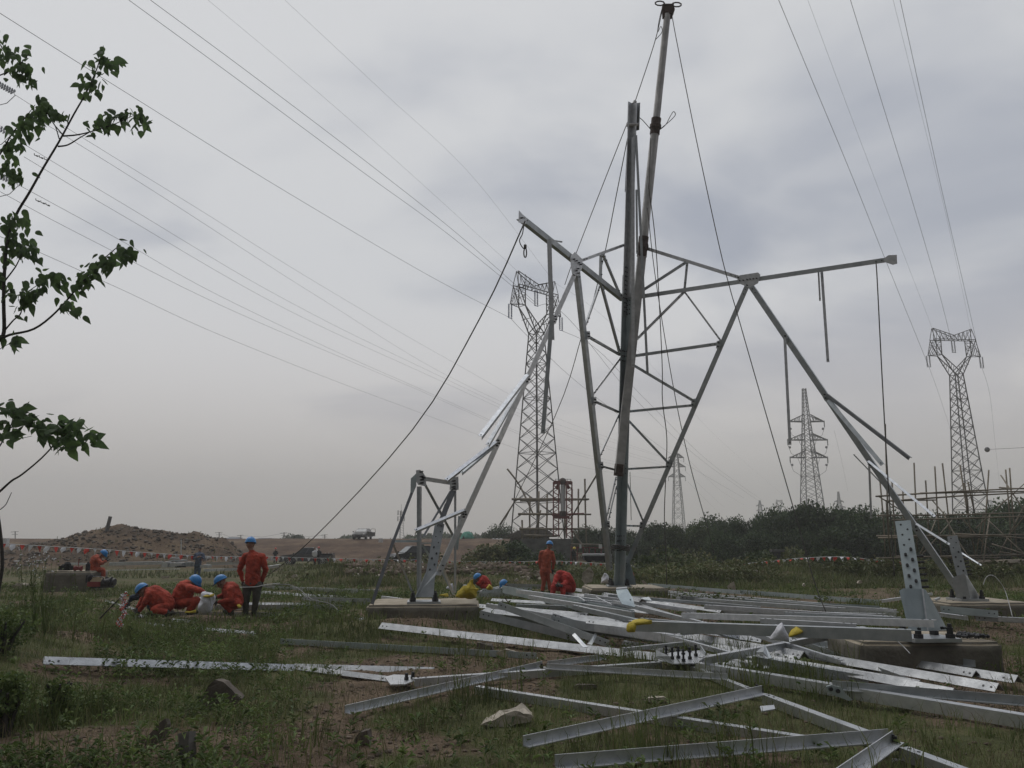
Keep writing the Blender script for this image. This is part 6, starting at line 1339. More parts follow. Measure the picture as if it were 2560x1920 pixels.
# ================================================================== PEOPLE
def fuse(name, caps, voxel, mt, parent, base, wr=0.0, seed=0, smooth_it=2):
    """one continuous skin over tapered limbs: capsules joined by a voxel remesh"""
    bm = bmesh.new()
    def sph(c, r, sc=None, rot=None):
        q = bmesh.ops.create_icosphere(bm, subdivisions=2, radius=r)['verts']
        for v in q:
            co = v.co.copy()
            if sc: co = Vector((co.x * sc[0], co.y * sc[1], co.z * sc[2]))
            if rot: co = rot @ co
            v.co = co + c
    for cp_ in caps:
        if len(cp_) == 4 and not isinstance(cp_[1], float):                       # ellipsoid: (centre, (sx,sy,sz), rot, 1)
            sph(cp_[0], 1.0, cp_[1], cp_[2]); continue
        a, ra, b, rb = cp_; d = b - a; L_ = d.length
        sph(a, ra); sph(b, rb)
        if L_ > 1e-4:
            q = bmesh.ops.create_cone(bm, cap_ends=True, segments=12, radius1=ra, radius2=rb, depth=L_)['verts']
            m_ = Matrix.Translation((a + b) / 2) @ d.to_track_quat('Z', 'Y').to_matrix().to_4x4()
            for v in q: v.co = m_ @ v.co
    for v in bm.verts: v.co -= base
    me = bpy.data.meshes.new(name + '_raw'); bm.to_mesh(me); bm.free(); o = bpy.data.objects.new(name, me); C.objects.link(o)
    md = o.modifiers.new('r', 'REMESH'); md.mode = 'VOXEL'; md.voxel_size = voxel
    ms = o.modifiers.new('s', 'SMOOTH'); ms.iterations = smooth_it; ms.factor = .5
    ev = o.evaluated_get(bpy.context.evaluated_depsgraph_get()); m2 = bpy.data.meshes.new_from_object(ev); o.modifiers.clear(); o.data = m2; bpy.data.meshes.remove(me)
    m2.name = name; m2.materials.clear(); m2.materials.append(M[mt]); n = len(m2.vertices)
    if wr and n:
        co = np.empty(n * 3, np.float32); m2.vertices.foreach_get('co', co); co = co.reshape(-1, 3); no = np.empty(n * 3, np.float32); m2.vertices.foreach_get('normal', no); no = no.reshape(-1, 3)
        w = (fbm(co[:, 0] * 9 + co[:, 1] * 7 + seed, co[:, 2] * 15 + co[:, 0] * 6, seed, 3) - .5) * 2 * wr + (fbm(co[:, 0] * 24 + seed, co[:, 2] * 30 + co[:, 1] * 20, seed + 3, 2) - .5) * wr * .8
        co += no * w[:, None]; m2.vertices.foreach_set('co', co.ravel().astype(np.float32))
    m2.polygons.foreach_set('use_smooth', np.ones(len(m2.polygons), bool)); m2.update(); o.parent = parent; WL[o] = WL[parent]; return o
def hand_caps(w, e, side, k=1.0, curl=.5):
    """palm, five unequal fingers and a thumb from the side of the palm"""
    d = (w - e).normalized(); s = d.cross(Vector((0, -1, .3))).normalized() * side; n = d.cross(s).normalized()
    pc = w + d * .05 * k; caps = [(w, .026 * k, pc + s * .012, .032 * k), (pc - s * .02, .022 * k, pc + s * .02, .022 * k)]
    for i, (o_, l) in enumerate(((-.030, .058), (-.011, .072), (.009, .076), (.028, .066))):
        b = pc + d * .035 * k + s * o_ * k; m_ = b + d * l * .55 * k + n * .01 * curl; caps += [(b, .010 * k, m_, .009 * k), (m_, .009 * k, m_ + (d * .5 + n * curl).normalized() * l * .5 * k, .008 * k)]
    t = pc - s * .034 * k - d * .02 * k; caps += [(t, .011 * k, t - s * .03 * k + d * .035 * k, .009 * k)]
    return caps
def person(label, Y, J, top='orange', bottom=None, helmet='helmet', face=(0, -1, 0), up=(0, 0, 1), vox=.010, hem=None, belly=1.0, hood=False, gloves=True, name='person', sc=1.0):
    """J maps joints to (px, py, extra distance): the pose surveyed in the photograph"""
    P = {k: at(v[0], v[1], Y + (v[2] if len(v) > 2 else 0)) for k, v in J.items()}
    low = min(P.values(), key=lambda p: p.z); base = Vector((P['pelvis'].x, P['pelvis'].y, low.z - .05)); root = empty(name, tuple(base), label, 'person')
    f = Vector(face).normalized(); u = Vector(up); u = (u - f * u.dot(f)).normalized(); s = f.cross(u).normalized(); rot = Matrix((s, f, u)).transposed()
    hd = P['head']; k = sc
    body = [(hd + u * .02, (.076 * k, .096 * k, .105 * k), rot, 1), (hd - u * .055 + f * .02, (.056 * k, .066 * k, .062 * k), rot, 1), (hd + f * .095 * k - u * .02, .014 * k, hd + f * .108 * k - u * .035, .016 * k),
            (hd + s * .078 * k - u * .01, (.012, .022, .032), rot, 1), (hd - s * .078 * k - u * .01, (.012, .022, .032), rot, 1), (hd - u * .04, .052 * k, P['neck'], .056 * k), (P['neck'], .055 * k, P['chest'], .10 * k), (P['chest'], .12 * k, P['pelvis'], .12 * k),
            (hd + f * .088 * k + s * .03 * k + u * .022, .012, hd + f * .088 * k - s * .03 * k + u * .022, .012), (hd + f * .086 * k - u * .065 + s * .02, .009, hd + f * .086 * k - u * .065 - s * .02, .009)]
    jac = [(P['chest'], .165 * k * belly, P['pelvis'].lerp(P['chest'], .25), .165 * k * belly), (P['neck'].lerp(P['chest'], .45), .10 * k, P['chest'], .15 * k), (P['neck'] + (P['chest'] - P['neck']) * .12, .072 * k, P['neck'].lerp(P['chest'], .4), .085 * k)]
    if hem: jac.append((P['pelvis'].lerp(P['chest'], .25), .165 * k * belly, P['pelvis'].lerp(P['chest'], hem), .17 * k * belly))
    tro = [(P['pelvis'], .15 * k * belly, P['pelvis'].lerp(P['chest'], .18), .145 * k * belly)]; boots = []; hands = []
    for q, sd in (('L', 1), ('R', -1)):
        if 'sh' + q in P:
            S_, E_, W_2 = P['sh' + q], P['el' + q], P['ha' + q]
            jac += [(P['chest'].lerp(P['neck'], .3), .12 * k, S_, .082 * k), (S_, .080 * k, E_, .060 * k), (E_, .060 * k, E_.lerp(W_2, .86), .043 * k)]
            body += [(P['chest'].lerp(P['neck'], .3), .08 * k, S_, .055 * k), (S_, .05 * k, E_, .042 * k), (E_, .042 * k, W_2, .028 * k)]; hands.append(hand_caps(W_2, E_, sd, k))
        if 'hip' + q in P:
            a, b, c = P['hip' + q], P['kn' + q], P['an' + q]; t = P.get('to' + q, c + Vector((f.x, f.y, 0)).normalized() * .17 * k - Z * .03 if abs(f.z) < .9 else c + Vector((0, -.17, -.03)))
            tro += [(P['pelvis'], .13 * k, a, .115 * k), (a, .110 * k, b, .078 * k), (b, .076 * k, c + (b - c) * .08, .062 * k)]
            body += [(P['pelvis'], .1 * k, a, .08 * k), (a, .078 * k, b, .055 * k), (b, .052 * k, c, .036 * k)]
            boots.append([(c, .058 * k, c - Z * .04, .055 * k), (c - Z * .045, .048 * k, t, .042 * k)])
    fuse('body', body + sum(hands, []), vox * .8 if vox < .015 else vox, 'skin', root, base)
    fuse('jacket', jac, vox, top, root, base, .017, len(label))
    fuse('trousers', tro, vox, bottom or top, root, base, .010, len(label) + 5)
    for b_ in boots: fuse('boot', b_, vox, 'boot', root, base)
    if gloves:
        for h_ in hands: fuse('glove', [(a, ra + .003, b, rb + .003) for a, ra, b, rb in h_], vox * .8, 'glove', root, base)
    if vox < .02:
        mb = MB(); 
        for e_ in (-1, 1): mb.ball(hd + f * .092 * k + s * e_ * .031 * k + u * .008, .013, 6)
        mb.build('eyes', 'hair', root)
    if hood: fuse('hood', [(hd + u * .03 - f * .015, (.105, .125, .125), rot, 1), (hd - u * .03 - f * .03, .10, P['neck'], .11)], vox, top, root, base, .008, 3)
    elif helmet and helmet != 'hair':
        mb = MB(); n = 20; rows = 8; c = hd + u * .055 * k; vs = []; fs = []
        for i in range(rows + 1):
            th = (math.pi / 2) * i / rows; rr_ = math.cos(th) if i else 1.0
            for j in range(n):
                a = 2 * math.pi * j / n; ridge = 1 + .03 * (abs(math.sin(a)) < .3)
                vs.append(c + s * math.sin(a) * .118 * k * rr_ + f * math.cos(a) * .142 * k * rr_ + u * .125 * k * math.sin(th) * ridge)
        for i in range(rows):
            for j in range(n): fs.append((i * n + j, i * n + (j + 1) % n, (i + 1) * n + (j + 1) % n, (i + 1) * n + j))
        m0 = len(vs)                                                              # brim with a peak in front, then the inside
        for j in range(n): a = 2 * math.pi * j / n; pk = .045 * max(0, math.cos(a)) ** 2; vs.append(c - u * (.012 + pk * .35) * k + s * math.sin(a) * .130 * k + f * (math.cos(a) * .154 + pk) * k)
        for j in range(n): a = 2 * math.pi * j / n; vs.append(c - u * .004 * k + s * math.sin(a) * .108 * k + f * math.cos(a) * .132 * k)
        for j in range(n): j2 = (j + 1) % n; fs += [(m0 + j, m0 + j2, j2, j), (m0 + n + j, m0 + n + j2, m0 + j2, m0 + j)]
        mb.add(vs, fs); h = mb.build('helmet', helmet, root, smooth=True)
        mb = MB(); mb.tube([hd + u * .04 + s * .08 * k, hd - u * .05 + s * .066 * k + f * .03, hd - u * .115 + f * .05, hd - u * .05 - s * .066 * k + f * .03, hd + u * .04 - s * .08 * k], .006, 5); mb.build('chin_strap', 'black', h)
    if helmet in ('hair',) : fuse('hair', [(hd + u * .05 - f * .012, (.085 * k, .10 * k, .085 * k), rot, 1)], vox, 'hair', root, base)
    return root
person('orange clad worker in a blue helmet crouching leftmost of the group, back bent low', 17.3,
       dict(head=(358, 1478), neck=(367, 1475), chest=(386, 1488), pelvis=(414, 1510), shL=(374, 1487, -.16), elL=(362, 1508, -.22), haL=(348, 1527, -.15), shR=(372, 1482, .2), elR=(356, 1500, .2), haR=(343, 1520, .1),
            hipL=(412, 1517, -.12), knL=(386, 1524, -.25), anL=(418, 1531, -.2), hipR=(412, 1515, .12), knR=(384, 1518, .2), anR=(416, 1528, .15), toL=(434, 1533, -.2), toR=(432, 1531, .15)), face=(-.75, -.1, -.65), up=(-.65, 0, .75), belly=1.3)
person('crouching worker in a navy jacket, mostly hidden behind the leftmost orange worker', 18.1,
       dict(head=(380, 1486), neck=(384, 1492), chest=(388, 1502), pelvis=(392, 1516), shL=(352, 1489, -.3), elL=(331, 1494, -.4), haL=(323, 1505, -.45), hipL=(392, 1520, -.1), knL=(376, 1516, -.1), anL=(388, 1531, -.1)), 'navy', 'navy', None, (-.9, 0, -.4))
person('orange clad worker in a blue helmet squatting in the middle, reaching to the white sack', 17.6,
       dict(head=(485, 1457), neck=(473, 1460), chest=(463, 1474), pelvis=(450, 1502), shL=(476, 1470, -.2), elL=(497, 1476, -.25), haL=(512, 1484, -.15), shR=(474, 1466, .2), elR=(494, 1470, .3), haR=(510, 1480, .2),
            hipL=(452, 1508, -.12), knL=(489, 1503, -.22), anL=(472, 1526, -.18), hipR=(452, 1507, .14), knR=(492, 1500, .15), anR=(478, 1526, .1), toL=(487, 1530, -.2), toR=(492, 1530, .1)), face=(.75, -.25, -.55), up=(.5, -.1, .8), belly=1.28)
person('orange clad worker in a blue helmet squatting right of the white sack, facing left', 17.7,
       dict(head=(554, 1457), neck=(566, 1461), chest=(577, 1476), pelvis=(589, 1504), shL=(577, 1474, -.2), elL=(576, 1500, -.25), haL=(545, 1505, -.2), shR=(568, 1468, .15), elR=(560, 1488, .2), haR=(543, 1493, .1),
            hipL=(590, 1508, -.12), knL=(560, 1507, -.15), anL=(578, 1528, -.1), hipR=(590, 1508, .12), knR=(562, 1503, .2), anR=(576, 1526, .15), toL=(564, 1530, -.1), toR=(562, 1528, .15)), face=(-.8, -.2, -.45), up=(-.4, 0, .9), belly=1.12)
person('standing worker seen from behind in an orange jacket, olive trousers and blue helmet', 18.0,
       dict(head=(626, 1362), neck=(629, 1377), chest=(634, 1397), pelvis=(631, 1458), shL=(612, 1392, .02), elL=(600, 1424, .06), haL=(607, 1455, .14), shR=(656, 1392, .02), elR=(664, 1425, .06), haR=(655, 1455, .14),
            hipL=(619, 1466), knL=(615, 1500, -.03), anL=(614, 1531), hipR=(643, 1466), knR=(640, 1500, -.03), anR=(635, 1531), toL=(612, 1534, .18), toR=(636, 1534, .18)), 'orange', 'olive', face=(-.12, 1, -.15), hem=.1)
person('faded orange clad winch operator sitting sideways on the concrete block, blue helmet', 29.3,
       dict(head=(257, 1386), neck=(247, 1391), chest=(240, 1399), pelvis=(235, 1422), shL=(243, 1396, -.15), elL=(254, 1409, -.2), haL=(266, 1402, -.1), shR=(243, 1396, .2), elR=(256, 1408, .2), haR=(265, 1400, .1),
            hipL=(238, 1424, -.1), knL=(258, 1426, -.12), anL=(259, 1443, -.1), hipR=(238, 1424, .1), knR=(257, 1424, .15), anR=(257, 1442, .1)), 'orange2', face=(.75, -.1, -.65), up=(.6, 0, .75), vox=.014, belly=1.15)
person('worker standing with his back turned right of centre, faded orange coverall and blue helmet', 27.3,
       dict(head=(1374, 1365), neck=(1371, 1374), chest=(1367, 1386), pelvis=(1364, 1426), shL=(1354, 1382), elL=(1349, 1404, .04), haL=(1352, 1425, .08), shR=(1379, 1382), elR=(1385, 1402, .05), haR=(1382, 1424, .1),
            hipL=(1357, 1430), knL=(1360, 1452), anL=(1356, 1477), hipR=(1371, 1430), knR=(1373, 1452), anR=(1375, 1477)), 'orange2', face=(.3, .9, -.2), vox=.014, hem=.05)
person('red hooded worker sitting bent forward on the steel heap with his arms on his knees', 20.6,
       dict(head=(1400, 1440), neck=(1407, 1437), chest=(1413, 1447), pelvis=(1424, 1468, .2), shL=(1392, 1443, -.1), elL=(1385, 1460, -.3), haL=(1394, 1462, -.4), shR=(1419, 1446, .05), elR=(1410, 1462, -.3), haR=(1399, 1463, -.4),
            hipL=(1418, 1470, .1), knL=(1384, 1468, -.35), anL=(1381, 1488, -.4), hipR=(1428, 1470, .2), knR=(1408, 1469, -.3), anR=(1407, 1490, -.4)), 'redcloth', face=(-.25, -.55, -.75), up=(-.2, -.7, .6), vox=.012, hood=True, helmet=None, belly=1.15)
person('red jacketed worker bending behind the foot of the standing leg, black trousers', 24.4,
       dict(head=(1552, 1424), neck=(1557, 1421), chest=(1564, 1426), pelvis=(1575, 1444), shL=(1561, 1430, -.1), elL=(1562, 1444, -.1), haL=(1560, 1457, -.1), hipL=(1572, 1450, -.08), knL=(1568, 1462, -.1), anL=(1570, 1484, -.05), hipR=(1580, 1450, .05), knR=(1577, 1462), anR=(1578, 1484)), 'redcloth', 'black', None, (-.7, -.2, -.7), vox=.014)
rope([(1561, 1459, 24.0), (1567, 1441, 23.9), (1571, 1430, 23.95), (1577, 1444, 23.9), (1580, 1463, 23.9)], .016, 'white strap over the back of the bending red jacketed worker', 'plastic', 'strap')
person('small crouching worker in orange with a blue helmet behind the yellow sack', 27.0,
       dict(head=(1196, 1446), neck=(1203, 1446), chest=(1209, 1452), pelvis=(1217, 1464), shL=(1204, 1452, -.12), elL=(1197, 1461, -.15), haL=(1192, 1456, -.2), shR=(1205, 1449, .15), elR=(1197, 1456, .1), haR=(1190, 1457, 0), hipL=(1216, 1467, -.1), knL=(1204, 1465, -.1), anL=(1214, 1476, -.1)), 'redcloth', face=(-.7, -.3, -.5), up=(-.4, 0, .9), vox=.016, belly=1.1)
person('worker hidden behind the steel heap with only a blue helmet showing', 26.5,
       dict(head=(1261, 1462), neck=(1264, 1468), chest=(1266, 1476), pelvis=(1270, 1486), hipL=(1268, 1488), knL=(1258, 1484), anL=(1264, 1494)), 'navy', 'navy', face=(-.6, -.3, -.5), vox=.02)
person('bare headed man in a blue grey jacket and jeans facing the camera, hands together', 43.5,
       dict(head=(500, 1373), neck=(499, 1379), chest=(498, 1388), pelvis=(495, 1411), shL=(489, 1386), elL=(484, 1397), haL=(494, 1393, -.3), shR=(507, 1386), elR=(511, 1397), haR=(502, 1392, -.3), hipL=(491, 1414), knL=(489, 1428), anL=(486, 1444), hipR=(499, 1414), knR=(498, 1428), anR=(497, 1444)), 'bluegrey', 'jeans', 'hair', (0.1, -1, -.3), vox=.02, gloves=False, hem=.1)
person('distant man in black with a red helmet raising a camera beside the bunting', 88,
       dict(head=(689, 1373), neck=(689, 1376), chest=(689, 1381), pelvis=(688, 1391), shL=(685, 1380), elL=(683, 1385), haL=(687, 1377, -.3), shR=(693, 1380), elR=(695, 1385), haR=(691, 1377, -.3), hipL=(686, 1393), knL=(686, 1400), anL=(685, 1408), hipR=(691, 1393), knR=(691, 1400), anR=(691, 1408)), 'black', 'black', 'redhelmet', vox=.035, gloves=False)
person('distant person in a white and black shirt beside the pickup cab', 79.5,
       dict(head=(787, 1371), neck=(787, 1375), chest=(787, 1381), pelvis=(787, 1393), shL=(782, 1380), elL=(781, 1387), haL=(785, 1392), shR=(791, 1380), elR=(792, 1387), haR=(790, 1392), hipL=(785, 1395), knL=(785, 1403), anL=(785, 1411), hipR=(789, 1395), knR=(789, 1403), anR=(789, 1411)), 'plastic', 'black', 'hair', vox=.035, gloves=False)
person('distant person in black with a red helmet behind the pickup cab', 79.8,
       dict(head=(797, 1371), neck=(797, 1375), chest=(797, 1381), pelvis=(797, 1393), shL=(792, 1380), elL=(792, 1387), haL=(795, 1389), shR=(802, 1380), elR=(802, 1387), haR=(800, 1389), hipL=(795, 1395), knL=(795, 1403), anL=(795, 1411), hipR=(799, 1395), knR=(799, 1403), anR=(799, 1411)), 'black', 'black', 'redhelmet', vox=.035, gloves=False)
person('distant bending worker with a yellow helmet at the red barrier', 60,
       dict(head=(1436, 1373), neck=(1434, 1376), chest=(1433, 1380), pelvis=(1434, 1391), shL=(1430, 1380), elL=(1432, 1386), haL=(1437, 1388), shR=(1436, 1380), elR=(1439, 1386), haR=(1441, 1389), hipL=(1432, 1393), knL=(1431, 1400), anL=(1430, 1410), hipR=(1437, 1393), knR=(1439, 1400), anR=(1438, 1410)), 'black', 'olive', 'yelhelmet', vox=.03, gloves=False)

# ================================================================== VEHICLES
def vehicle(label, loc, yaw, Lh, W, low, cab, body_mt, wheels, r_w, cat='car', name='parked_car', bed=None, open_door=None, bonnet_mt=None):
    """low and cab are side outlines (x forward, z up); the cab leans inward"""
    root = empty(name, (0, 0, 0), label, cat)
    def loft(outl, w0, w1, nm, mt, zsplit):
        bm = bmesh.new(); zs = [p[1] for p in outl]; z0, z1 = min(zs), max(zs); R_ = []
        for sy in (-1, 1):
            R_.append([bm.verts.new((x, sy * (w0 + (w1 - w0) * (z - z0) / (z1 - z0)) / 2, z)) for x, z in outl])
        bm.faces.new(R_[0]); bm.faces.new(R_[1][::-1]); n = len(outl)
        for i in range(n): bm.faces.new((R_[0][i], R_[1][i], R_[1][(i + 1) % n], R_[0][(i + 1) % n]))
        bmesh.ops.recalc_face_normals(bm, faces=bm.faces); bmesh.ops.bevel(bm, geom=[e for e in bm.edges], offset=.045, segments=2, affect='EDGES')
        me = bpy.data.meshes.new(nm); bm.to_mesh(me); bm.free(); me.materials.append(M[mt]); o = bpy.data.objects.new(nm, me); C.objects.link(o); o.parent = root; WL[o] = Vector((0, 0, 0)); return o
    bd = loft(low, W, W * .97, 'body', body_mt, 0); cb = loft(cab, W * .95, W * .74, 'cabin', body_mt, 0)
    z0, z1 = min(z for x, z in cab), max(z for x, z in cab); fr = [p for p in cab]; xs = sorted(cab)
    top = [p for p in cab if p[1] > z0 + .8 * (z1 - z0)]; xt0, xt1 = min(x for x, z in top), max(x for x, z in top); xb0, xb1 = xs[0][0], xs[-1][0]; zb, zt = z0 + .07, z1 - .09
    wy = lambda z: (W * .95 + (W * .74 - W * .95) * (z - z0) / (z1 - z0)) / 2 + .004; ex = lambda z, a, b: a + (b - a) * (z - z0) / (z1 - z0)
    for sy in (-1, 1):
        fb0, fb1 = ex(zb, xb0, xt0) + .12, ex(zb, xb1, xt1) - .12; ft0, ft1 = ex(zt, xb0, xt0) + .12, ex(zt, xb1, xt1) - .12
        cuts = [0, .48, 1]
        for c0, c1 in zip(cuts[:-1], cuts[1:]):
            q = [(fb0 + (fb1 - fb0) * c0 + .03, zb), (fb0 + (fb1 - fb0) * c1 - .03, zb), (ft0 + (ft1 - ft0) * c1 - .03, zt), (ft0 + (ft1 - ft0) * c0 + .03, zt)]
            mb = MB(); mb.prism([Vector((x, sy * wy(z), z)) for x, z in q], [Vector((x, sy * (wy(z) + .008), z)) for x, z in q]); mb.build('side_window', 'glass', root)
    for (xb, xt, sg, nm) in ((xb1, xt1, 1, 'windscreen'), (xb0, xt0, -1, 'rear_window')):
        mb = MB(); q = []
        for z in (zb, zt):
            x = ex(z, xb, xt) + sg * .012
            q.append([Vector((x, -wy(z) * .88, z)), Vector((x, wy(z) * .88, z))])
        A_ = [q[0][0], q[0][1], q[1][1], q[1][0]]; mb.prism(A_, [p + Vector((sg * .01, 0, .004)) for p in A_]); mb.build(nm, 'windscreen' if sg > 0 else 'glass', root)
    for x in wheels:
        for sy in (-1, 1):
            mb = MB(); c = Vector((x, sy * (W / 2 - .1), r_w)); mb.cyl(c - Yv * .11 * 1, c + Yv * .11, r_w, 20); w_ = mb.build('tyre', 'tyre', root, smooth=False)
            mb = MB(); c2 = c + Yv * sy * .112; mb.cyl(c2 - Yv * .01, c2 + Yv * .01, r_w * .3, 10)
            for k_ in range(5): a = k_ * 2 * math.pi / 5; mb.stick(c2, c2 + Vector((math.cos(a), 0, math.sin(a))) * r_w * .62, .05)
            mb.tube([c2 + Vector((math.cos(a), 0, math.sin(a))) * r_w * .63 for a in np.linspace(0, 2 * math.pi, 18)], .025, 5); mb.build('rim', 'rim', w_)
    xf = max(x for x, z in low); zf = .72
    for sy in (-1, 1):
        mb = MB(); mb.ball(Vector((xf - .10, sy * (W / 2 - .22), zf)), .13, 10, (.7, 1.5, .8)); mb.build('headlight', 'lamp', root)
        mb = MB(); mb.box((xb1 - .05, sy * (W / 2 + .08), z0 + .08), (.14, .18, .14)); mb.build('wing_mirror', body_mt, root)
    mb = MB(); mb.box((xf - .02, 0, .52), (.06, W * .5, .16)); mb.build('grille', 'black', root); mb = MB(); mb.box((xf - .02, 0, .34), (.08, W * .9, .12)); mb.build('bumper', 'black', root)
    if bonnet_mt:
        mb = MB(); bt = [p for p in low if p[0] > xb1 - .1 and p[1] > .8]; bt.sort(); x0_, z0_ = xb1 - .02, z0 + .012; x1_, z1_ = bt[-1]; mb.prism([Vector((x0_, -W * .42, z0_)), Vector((x1_ - .1, -W * .40, z1_ + .012)), Vector((x1_ - .1, W * .40, z1_ + .012)), Vector((x0_, W * .42, z0_))], [Vector((x0_, -W * .42, z0_ + .012)), Vector((x1_ - .1, -W * .40, z1_ + .024)), Vector((x1_ - .1, W * .40, z1_ + .024)), Vector((x0_, W * .42, z0_ + .012))]); mb.build('bonnet', bonnet_mt, root)
    if bed:
        x0, x1, zt_ = bed
        for sy in (-1, 1): mb = MB(); mb.box(((x0 + x1) / 2, sy * (W / 2 - .04), zt_ - .02), (x1 - x0, .06, .10)); mb.build('bed_rail', 'black', root)
        mb = MB(); mb.box(((x0 + x1) / 2, 0, zt_ - .012), (x1 - x0 - .1, W * .88, .03)); mb.build('bed_floor', 'black', root)
        for k_ in range(4): mb = MB(); mb.box((x0 + .25 + k_ * .35, -W / 2 + .05, zt_ + .05), (.1, .04, .04)); mb.build('tie_hook', 'plastic', root)
    if open_door:
        sy = open_door; h = Vector((xb1 - .25, sy * W / 2, 0)); dv = Vector((-.25, sy * .97, 0)).normalized()
        mb = MB(); mb.prism([h + Z * .45, h + dv * 1.0 + Z * .45, h + dv * 1.02 + Z * (z0 + .02), h + Z * (z0 + .02)], [q + Vector((-.06, 0, 0)) for q in (h + Z * .45, h + dv * 1.0 + Z * .45, h + dv * 1.02 + Z * (z0 + .02), h + Z * (z0 + .02))]); d_ = mb.build('door', body_mt, root)
        mb = MB(); a, b, c = h + Z * z0 + dv * .08, h + dv * .55 + Z * (z1 - .05), h + dv * 1.0 + Z * (z1 - .08); mb.tube([a, b, c, h + dv * 1.02 + Z * z0], .035, 5); mb.build('window_frame', body_mt, d_)
    root.location = loc; root.rotation_euler = (0, 0, yaw); return root
gpos = lambda px, py, Y: at(px, py, Y)
vehicle('dark pickup truck with a pale bonnet parked below the brown bank', gpos(768, 1412, 82), R(180 + 4), 5.2, 1.8, [(-2.6, .35), (-2.6, 1.02), (-.95, 1.02), (-.9, 1.05), (1.1, 1.08), (2.45, .92), (2.62, .78), (2.62, .35)], [(-.95, 1.03), (-.8, 1.62), (-.6, 1.70), (.35, 1.70), (1.25, 1.06)], 'cargrey', (-1.65, 1.65), .37, 'pickup truck', 'pickup_truck', bed=(-2.55, -.98, 1.06), bonnet_mt='carwhite')
vehicle('black off-road car parked behind the left footing frame', gpos(1030, 1410, 80), R(180 + 32), 4.4, 1.8, [(-2.1, .32), (-2.12, 1.0), (-1.9, 1.08), (1.0, 1.08), (2.05, .95), (2.2, .75), (2.2, .32)], [(-1.95, 1.05), (-1.8, 1.62), (-1.5, 1.74), (.3, 1.74), (1.15, 1.07)], 'carblack', (-1.4, 1.4), .37, 'car', bonnet_mt='cargrey')
vehicle('dusty silver car with its driver door wide open on top of the bank', gpos(906, 1349, 112), R(-90 - 3), 4.6, 1.85, [(-2.2, .35), (-2.25, .95), (-1.9, 1.0), (1.0, 1.0), (2.05, .85), (2.2, .65), (2.2, .35)], [(-1.9, .98), (-1.5, 1.42), (-1.2, 1.50), (.3, 1.50), (1.2, 1.0)], 'carsilver', (-1.4, 1.4), .36, 'car', open_door=1)

# ================================================================== THINGS ROUND THE SITE
footing(at(190, 1462, 29.2).x, 29.2, 1.55, 1.4, at(190, 1428, 28.6).z, R(2), 'grey concrete block the winch operator sits on')
wn = empty('engine_winch', tuple(at(250, 1468, 28.0)), 'petrol engine winch with a cream tank and drum in front of the seated operator', 'winch'); c = at(250, 1458, 28.0)
mb = MB(); mb.box(at(244, 1448, 28), (.36, .28, .15)); mb.build('fuel_tank', 'enginewhite', wn)
mb = MB(); mb.box(at(226, 1447, 28), (.18, .26, .24)); mb.ball(at(226, 1444, 27.9), .11, 8); mb.build('air_filter', 'black', wn)
mb = MB(); mb.box(at(240, 1460, 28), (.42, .34, .16)); mb.build('engine', 'enginered', wn)
mb = MB(); a, b = at(254, 1458, 28), at(276, 1455, 28); mb.cyl(a, b, .13, 14); mb.cyl(b, b + X * .04, .17, 14); mb.cyl(b + X * .08, b + X * .16, .12, 12); mb.build('drum', 'bolt', wn)
mb = MB(); mb.tube([at(232, 1443, 27.8), at(246, 1441, 27.8), at(258, 1444, 27.8), at(260, 1462, 27.8)], .018, 5); mb.stick(at(225, 1468, 27.9), at(285, 1467, 27.9), .05); mb.build('frame', 'bolt', wn)
mb = MB(); c = at(165, 1420, 28.7); mb.box(c, (.38, .26, .16)); mb.ball(c + Vector((.05, 0, .10)), .12, 8); mb.ball(c + Vector((-.1, 0, .06)), .08, 8); tag(mb.build('black_motor', 'black'), 'black motor at the left end of the concrete block', 'motor')
mb = MB(); c = at(195, 1421, 28.7); mb.box(c, (.16, .2, .12)); mb.cyl(c - X * .12, c - X * .08, .09, 10); mb.cyl(c + X * .09, c + X * .13, .09, 10); mb.cyl(c + Vector((0, 0, .05)), c + Vector((0.01, 0, .32)), .015, 5); tag(mb.build('hand_winch', 'enginered'), 'small red hand winch in the middle of the concrete block', 'winch')
mb = MB(); c = at(219, 1427, 28.7); mb.tube([c, c + Z * .22, c + Z * .27, c + Z * .30], [.075, .075, .04, .03], 10); tag(mb.build('black_can', 'black'), 'black can right behind the seated winch operator', 'can')
# plates and cleats stacked in the field
for i, (x0, x1, y_, Y, w, h, mt, lb) in enumerate([(409, 424, 1412, 43.0, .5, .26, 'zinc', 'slotted plate block at the left of the parts pile'), (426, 461, 1413, 43.2, .6, .22, 'zinc', 'long plate block in the middle of the parts pile'), (462, 482, 1411, 43.4, .5, .2, 'zinc2', 'short plate block right of the middle of the parts pile'),
                                               (428, 464, 1402, 43.8, .6, .06, 'zinc2', 'dark flat plates topping the parts pile'), (425, 446, 1396, 43.8, .4, .05, 'zinc', 'white plate lying highest on the parts pile'), (505, 527, 1395, 45, .5, .05, 'zinc', 'white plate right behind the man in the blue grey jacket'), (505, 525, 1416, 43, .5, .12, 'zinc', 'plate bundle at the feet of the man in the blue grey jacket'), (440, 462, 1417, 42.8, .3, .05, 'black', 'dark slot plate under the parts pile')]):
    a, b = at(x0, y_, Y), at(x1, y_, Y); mb = MB(); c = (a + b) / 2; mb.box(c, ((b - a).length, w, h), R(3 * (i % 3) - 3)); mb.box(c + Vector((.05, -.02, h * .5 + .016)), ((b - a).length * .8, w * .7, .03), R(8)); tag(mb.build('steel_plates', mt), lb, 'steel plates', 'parts pile in the field')
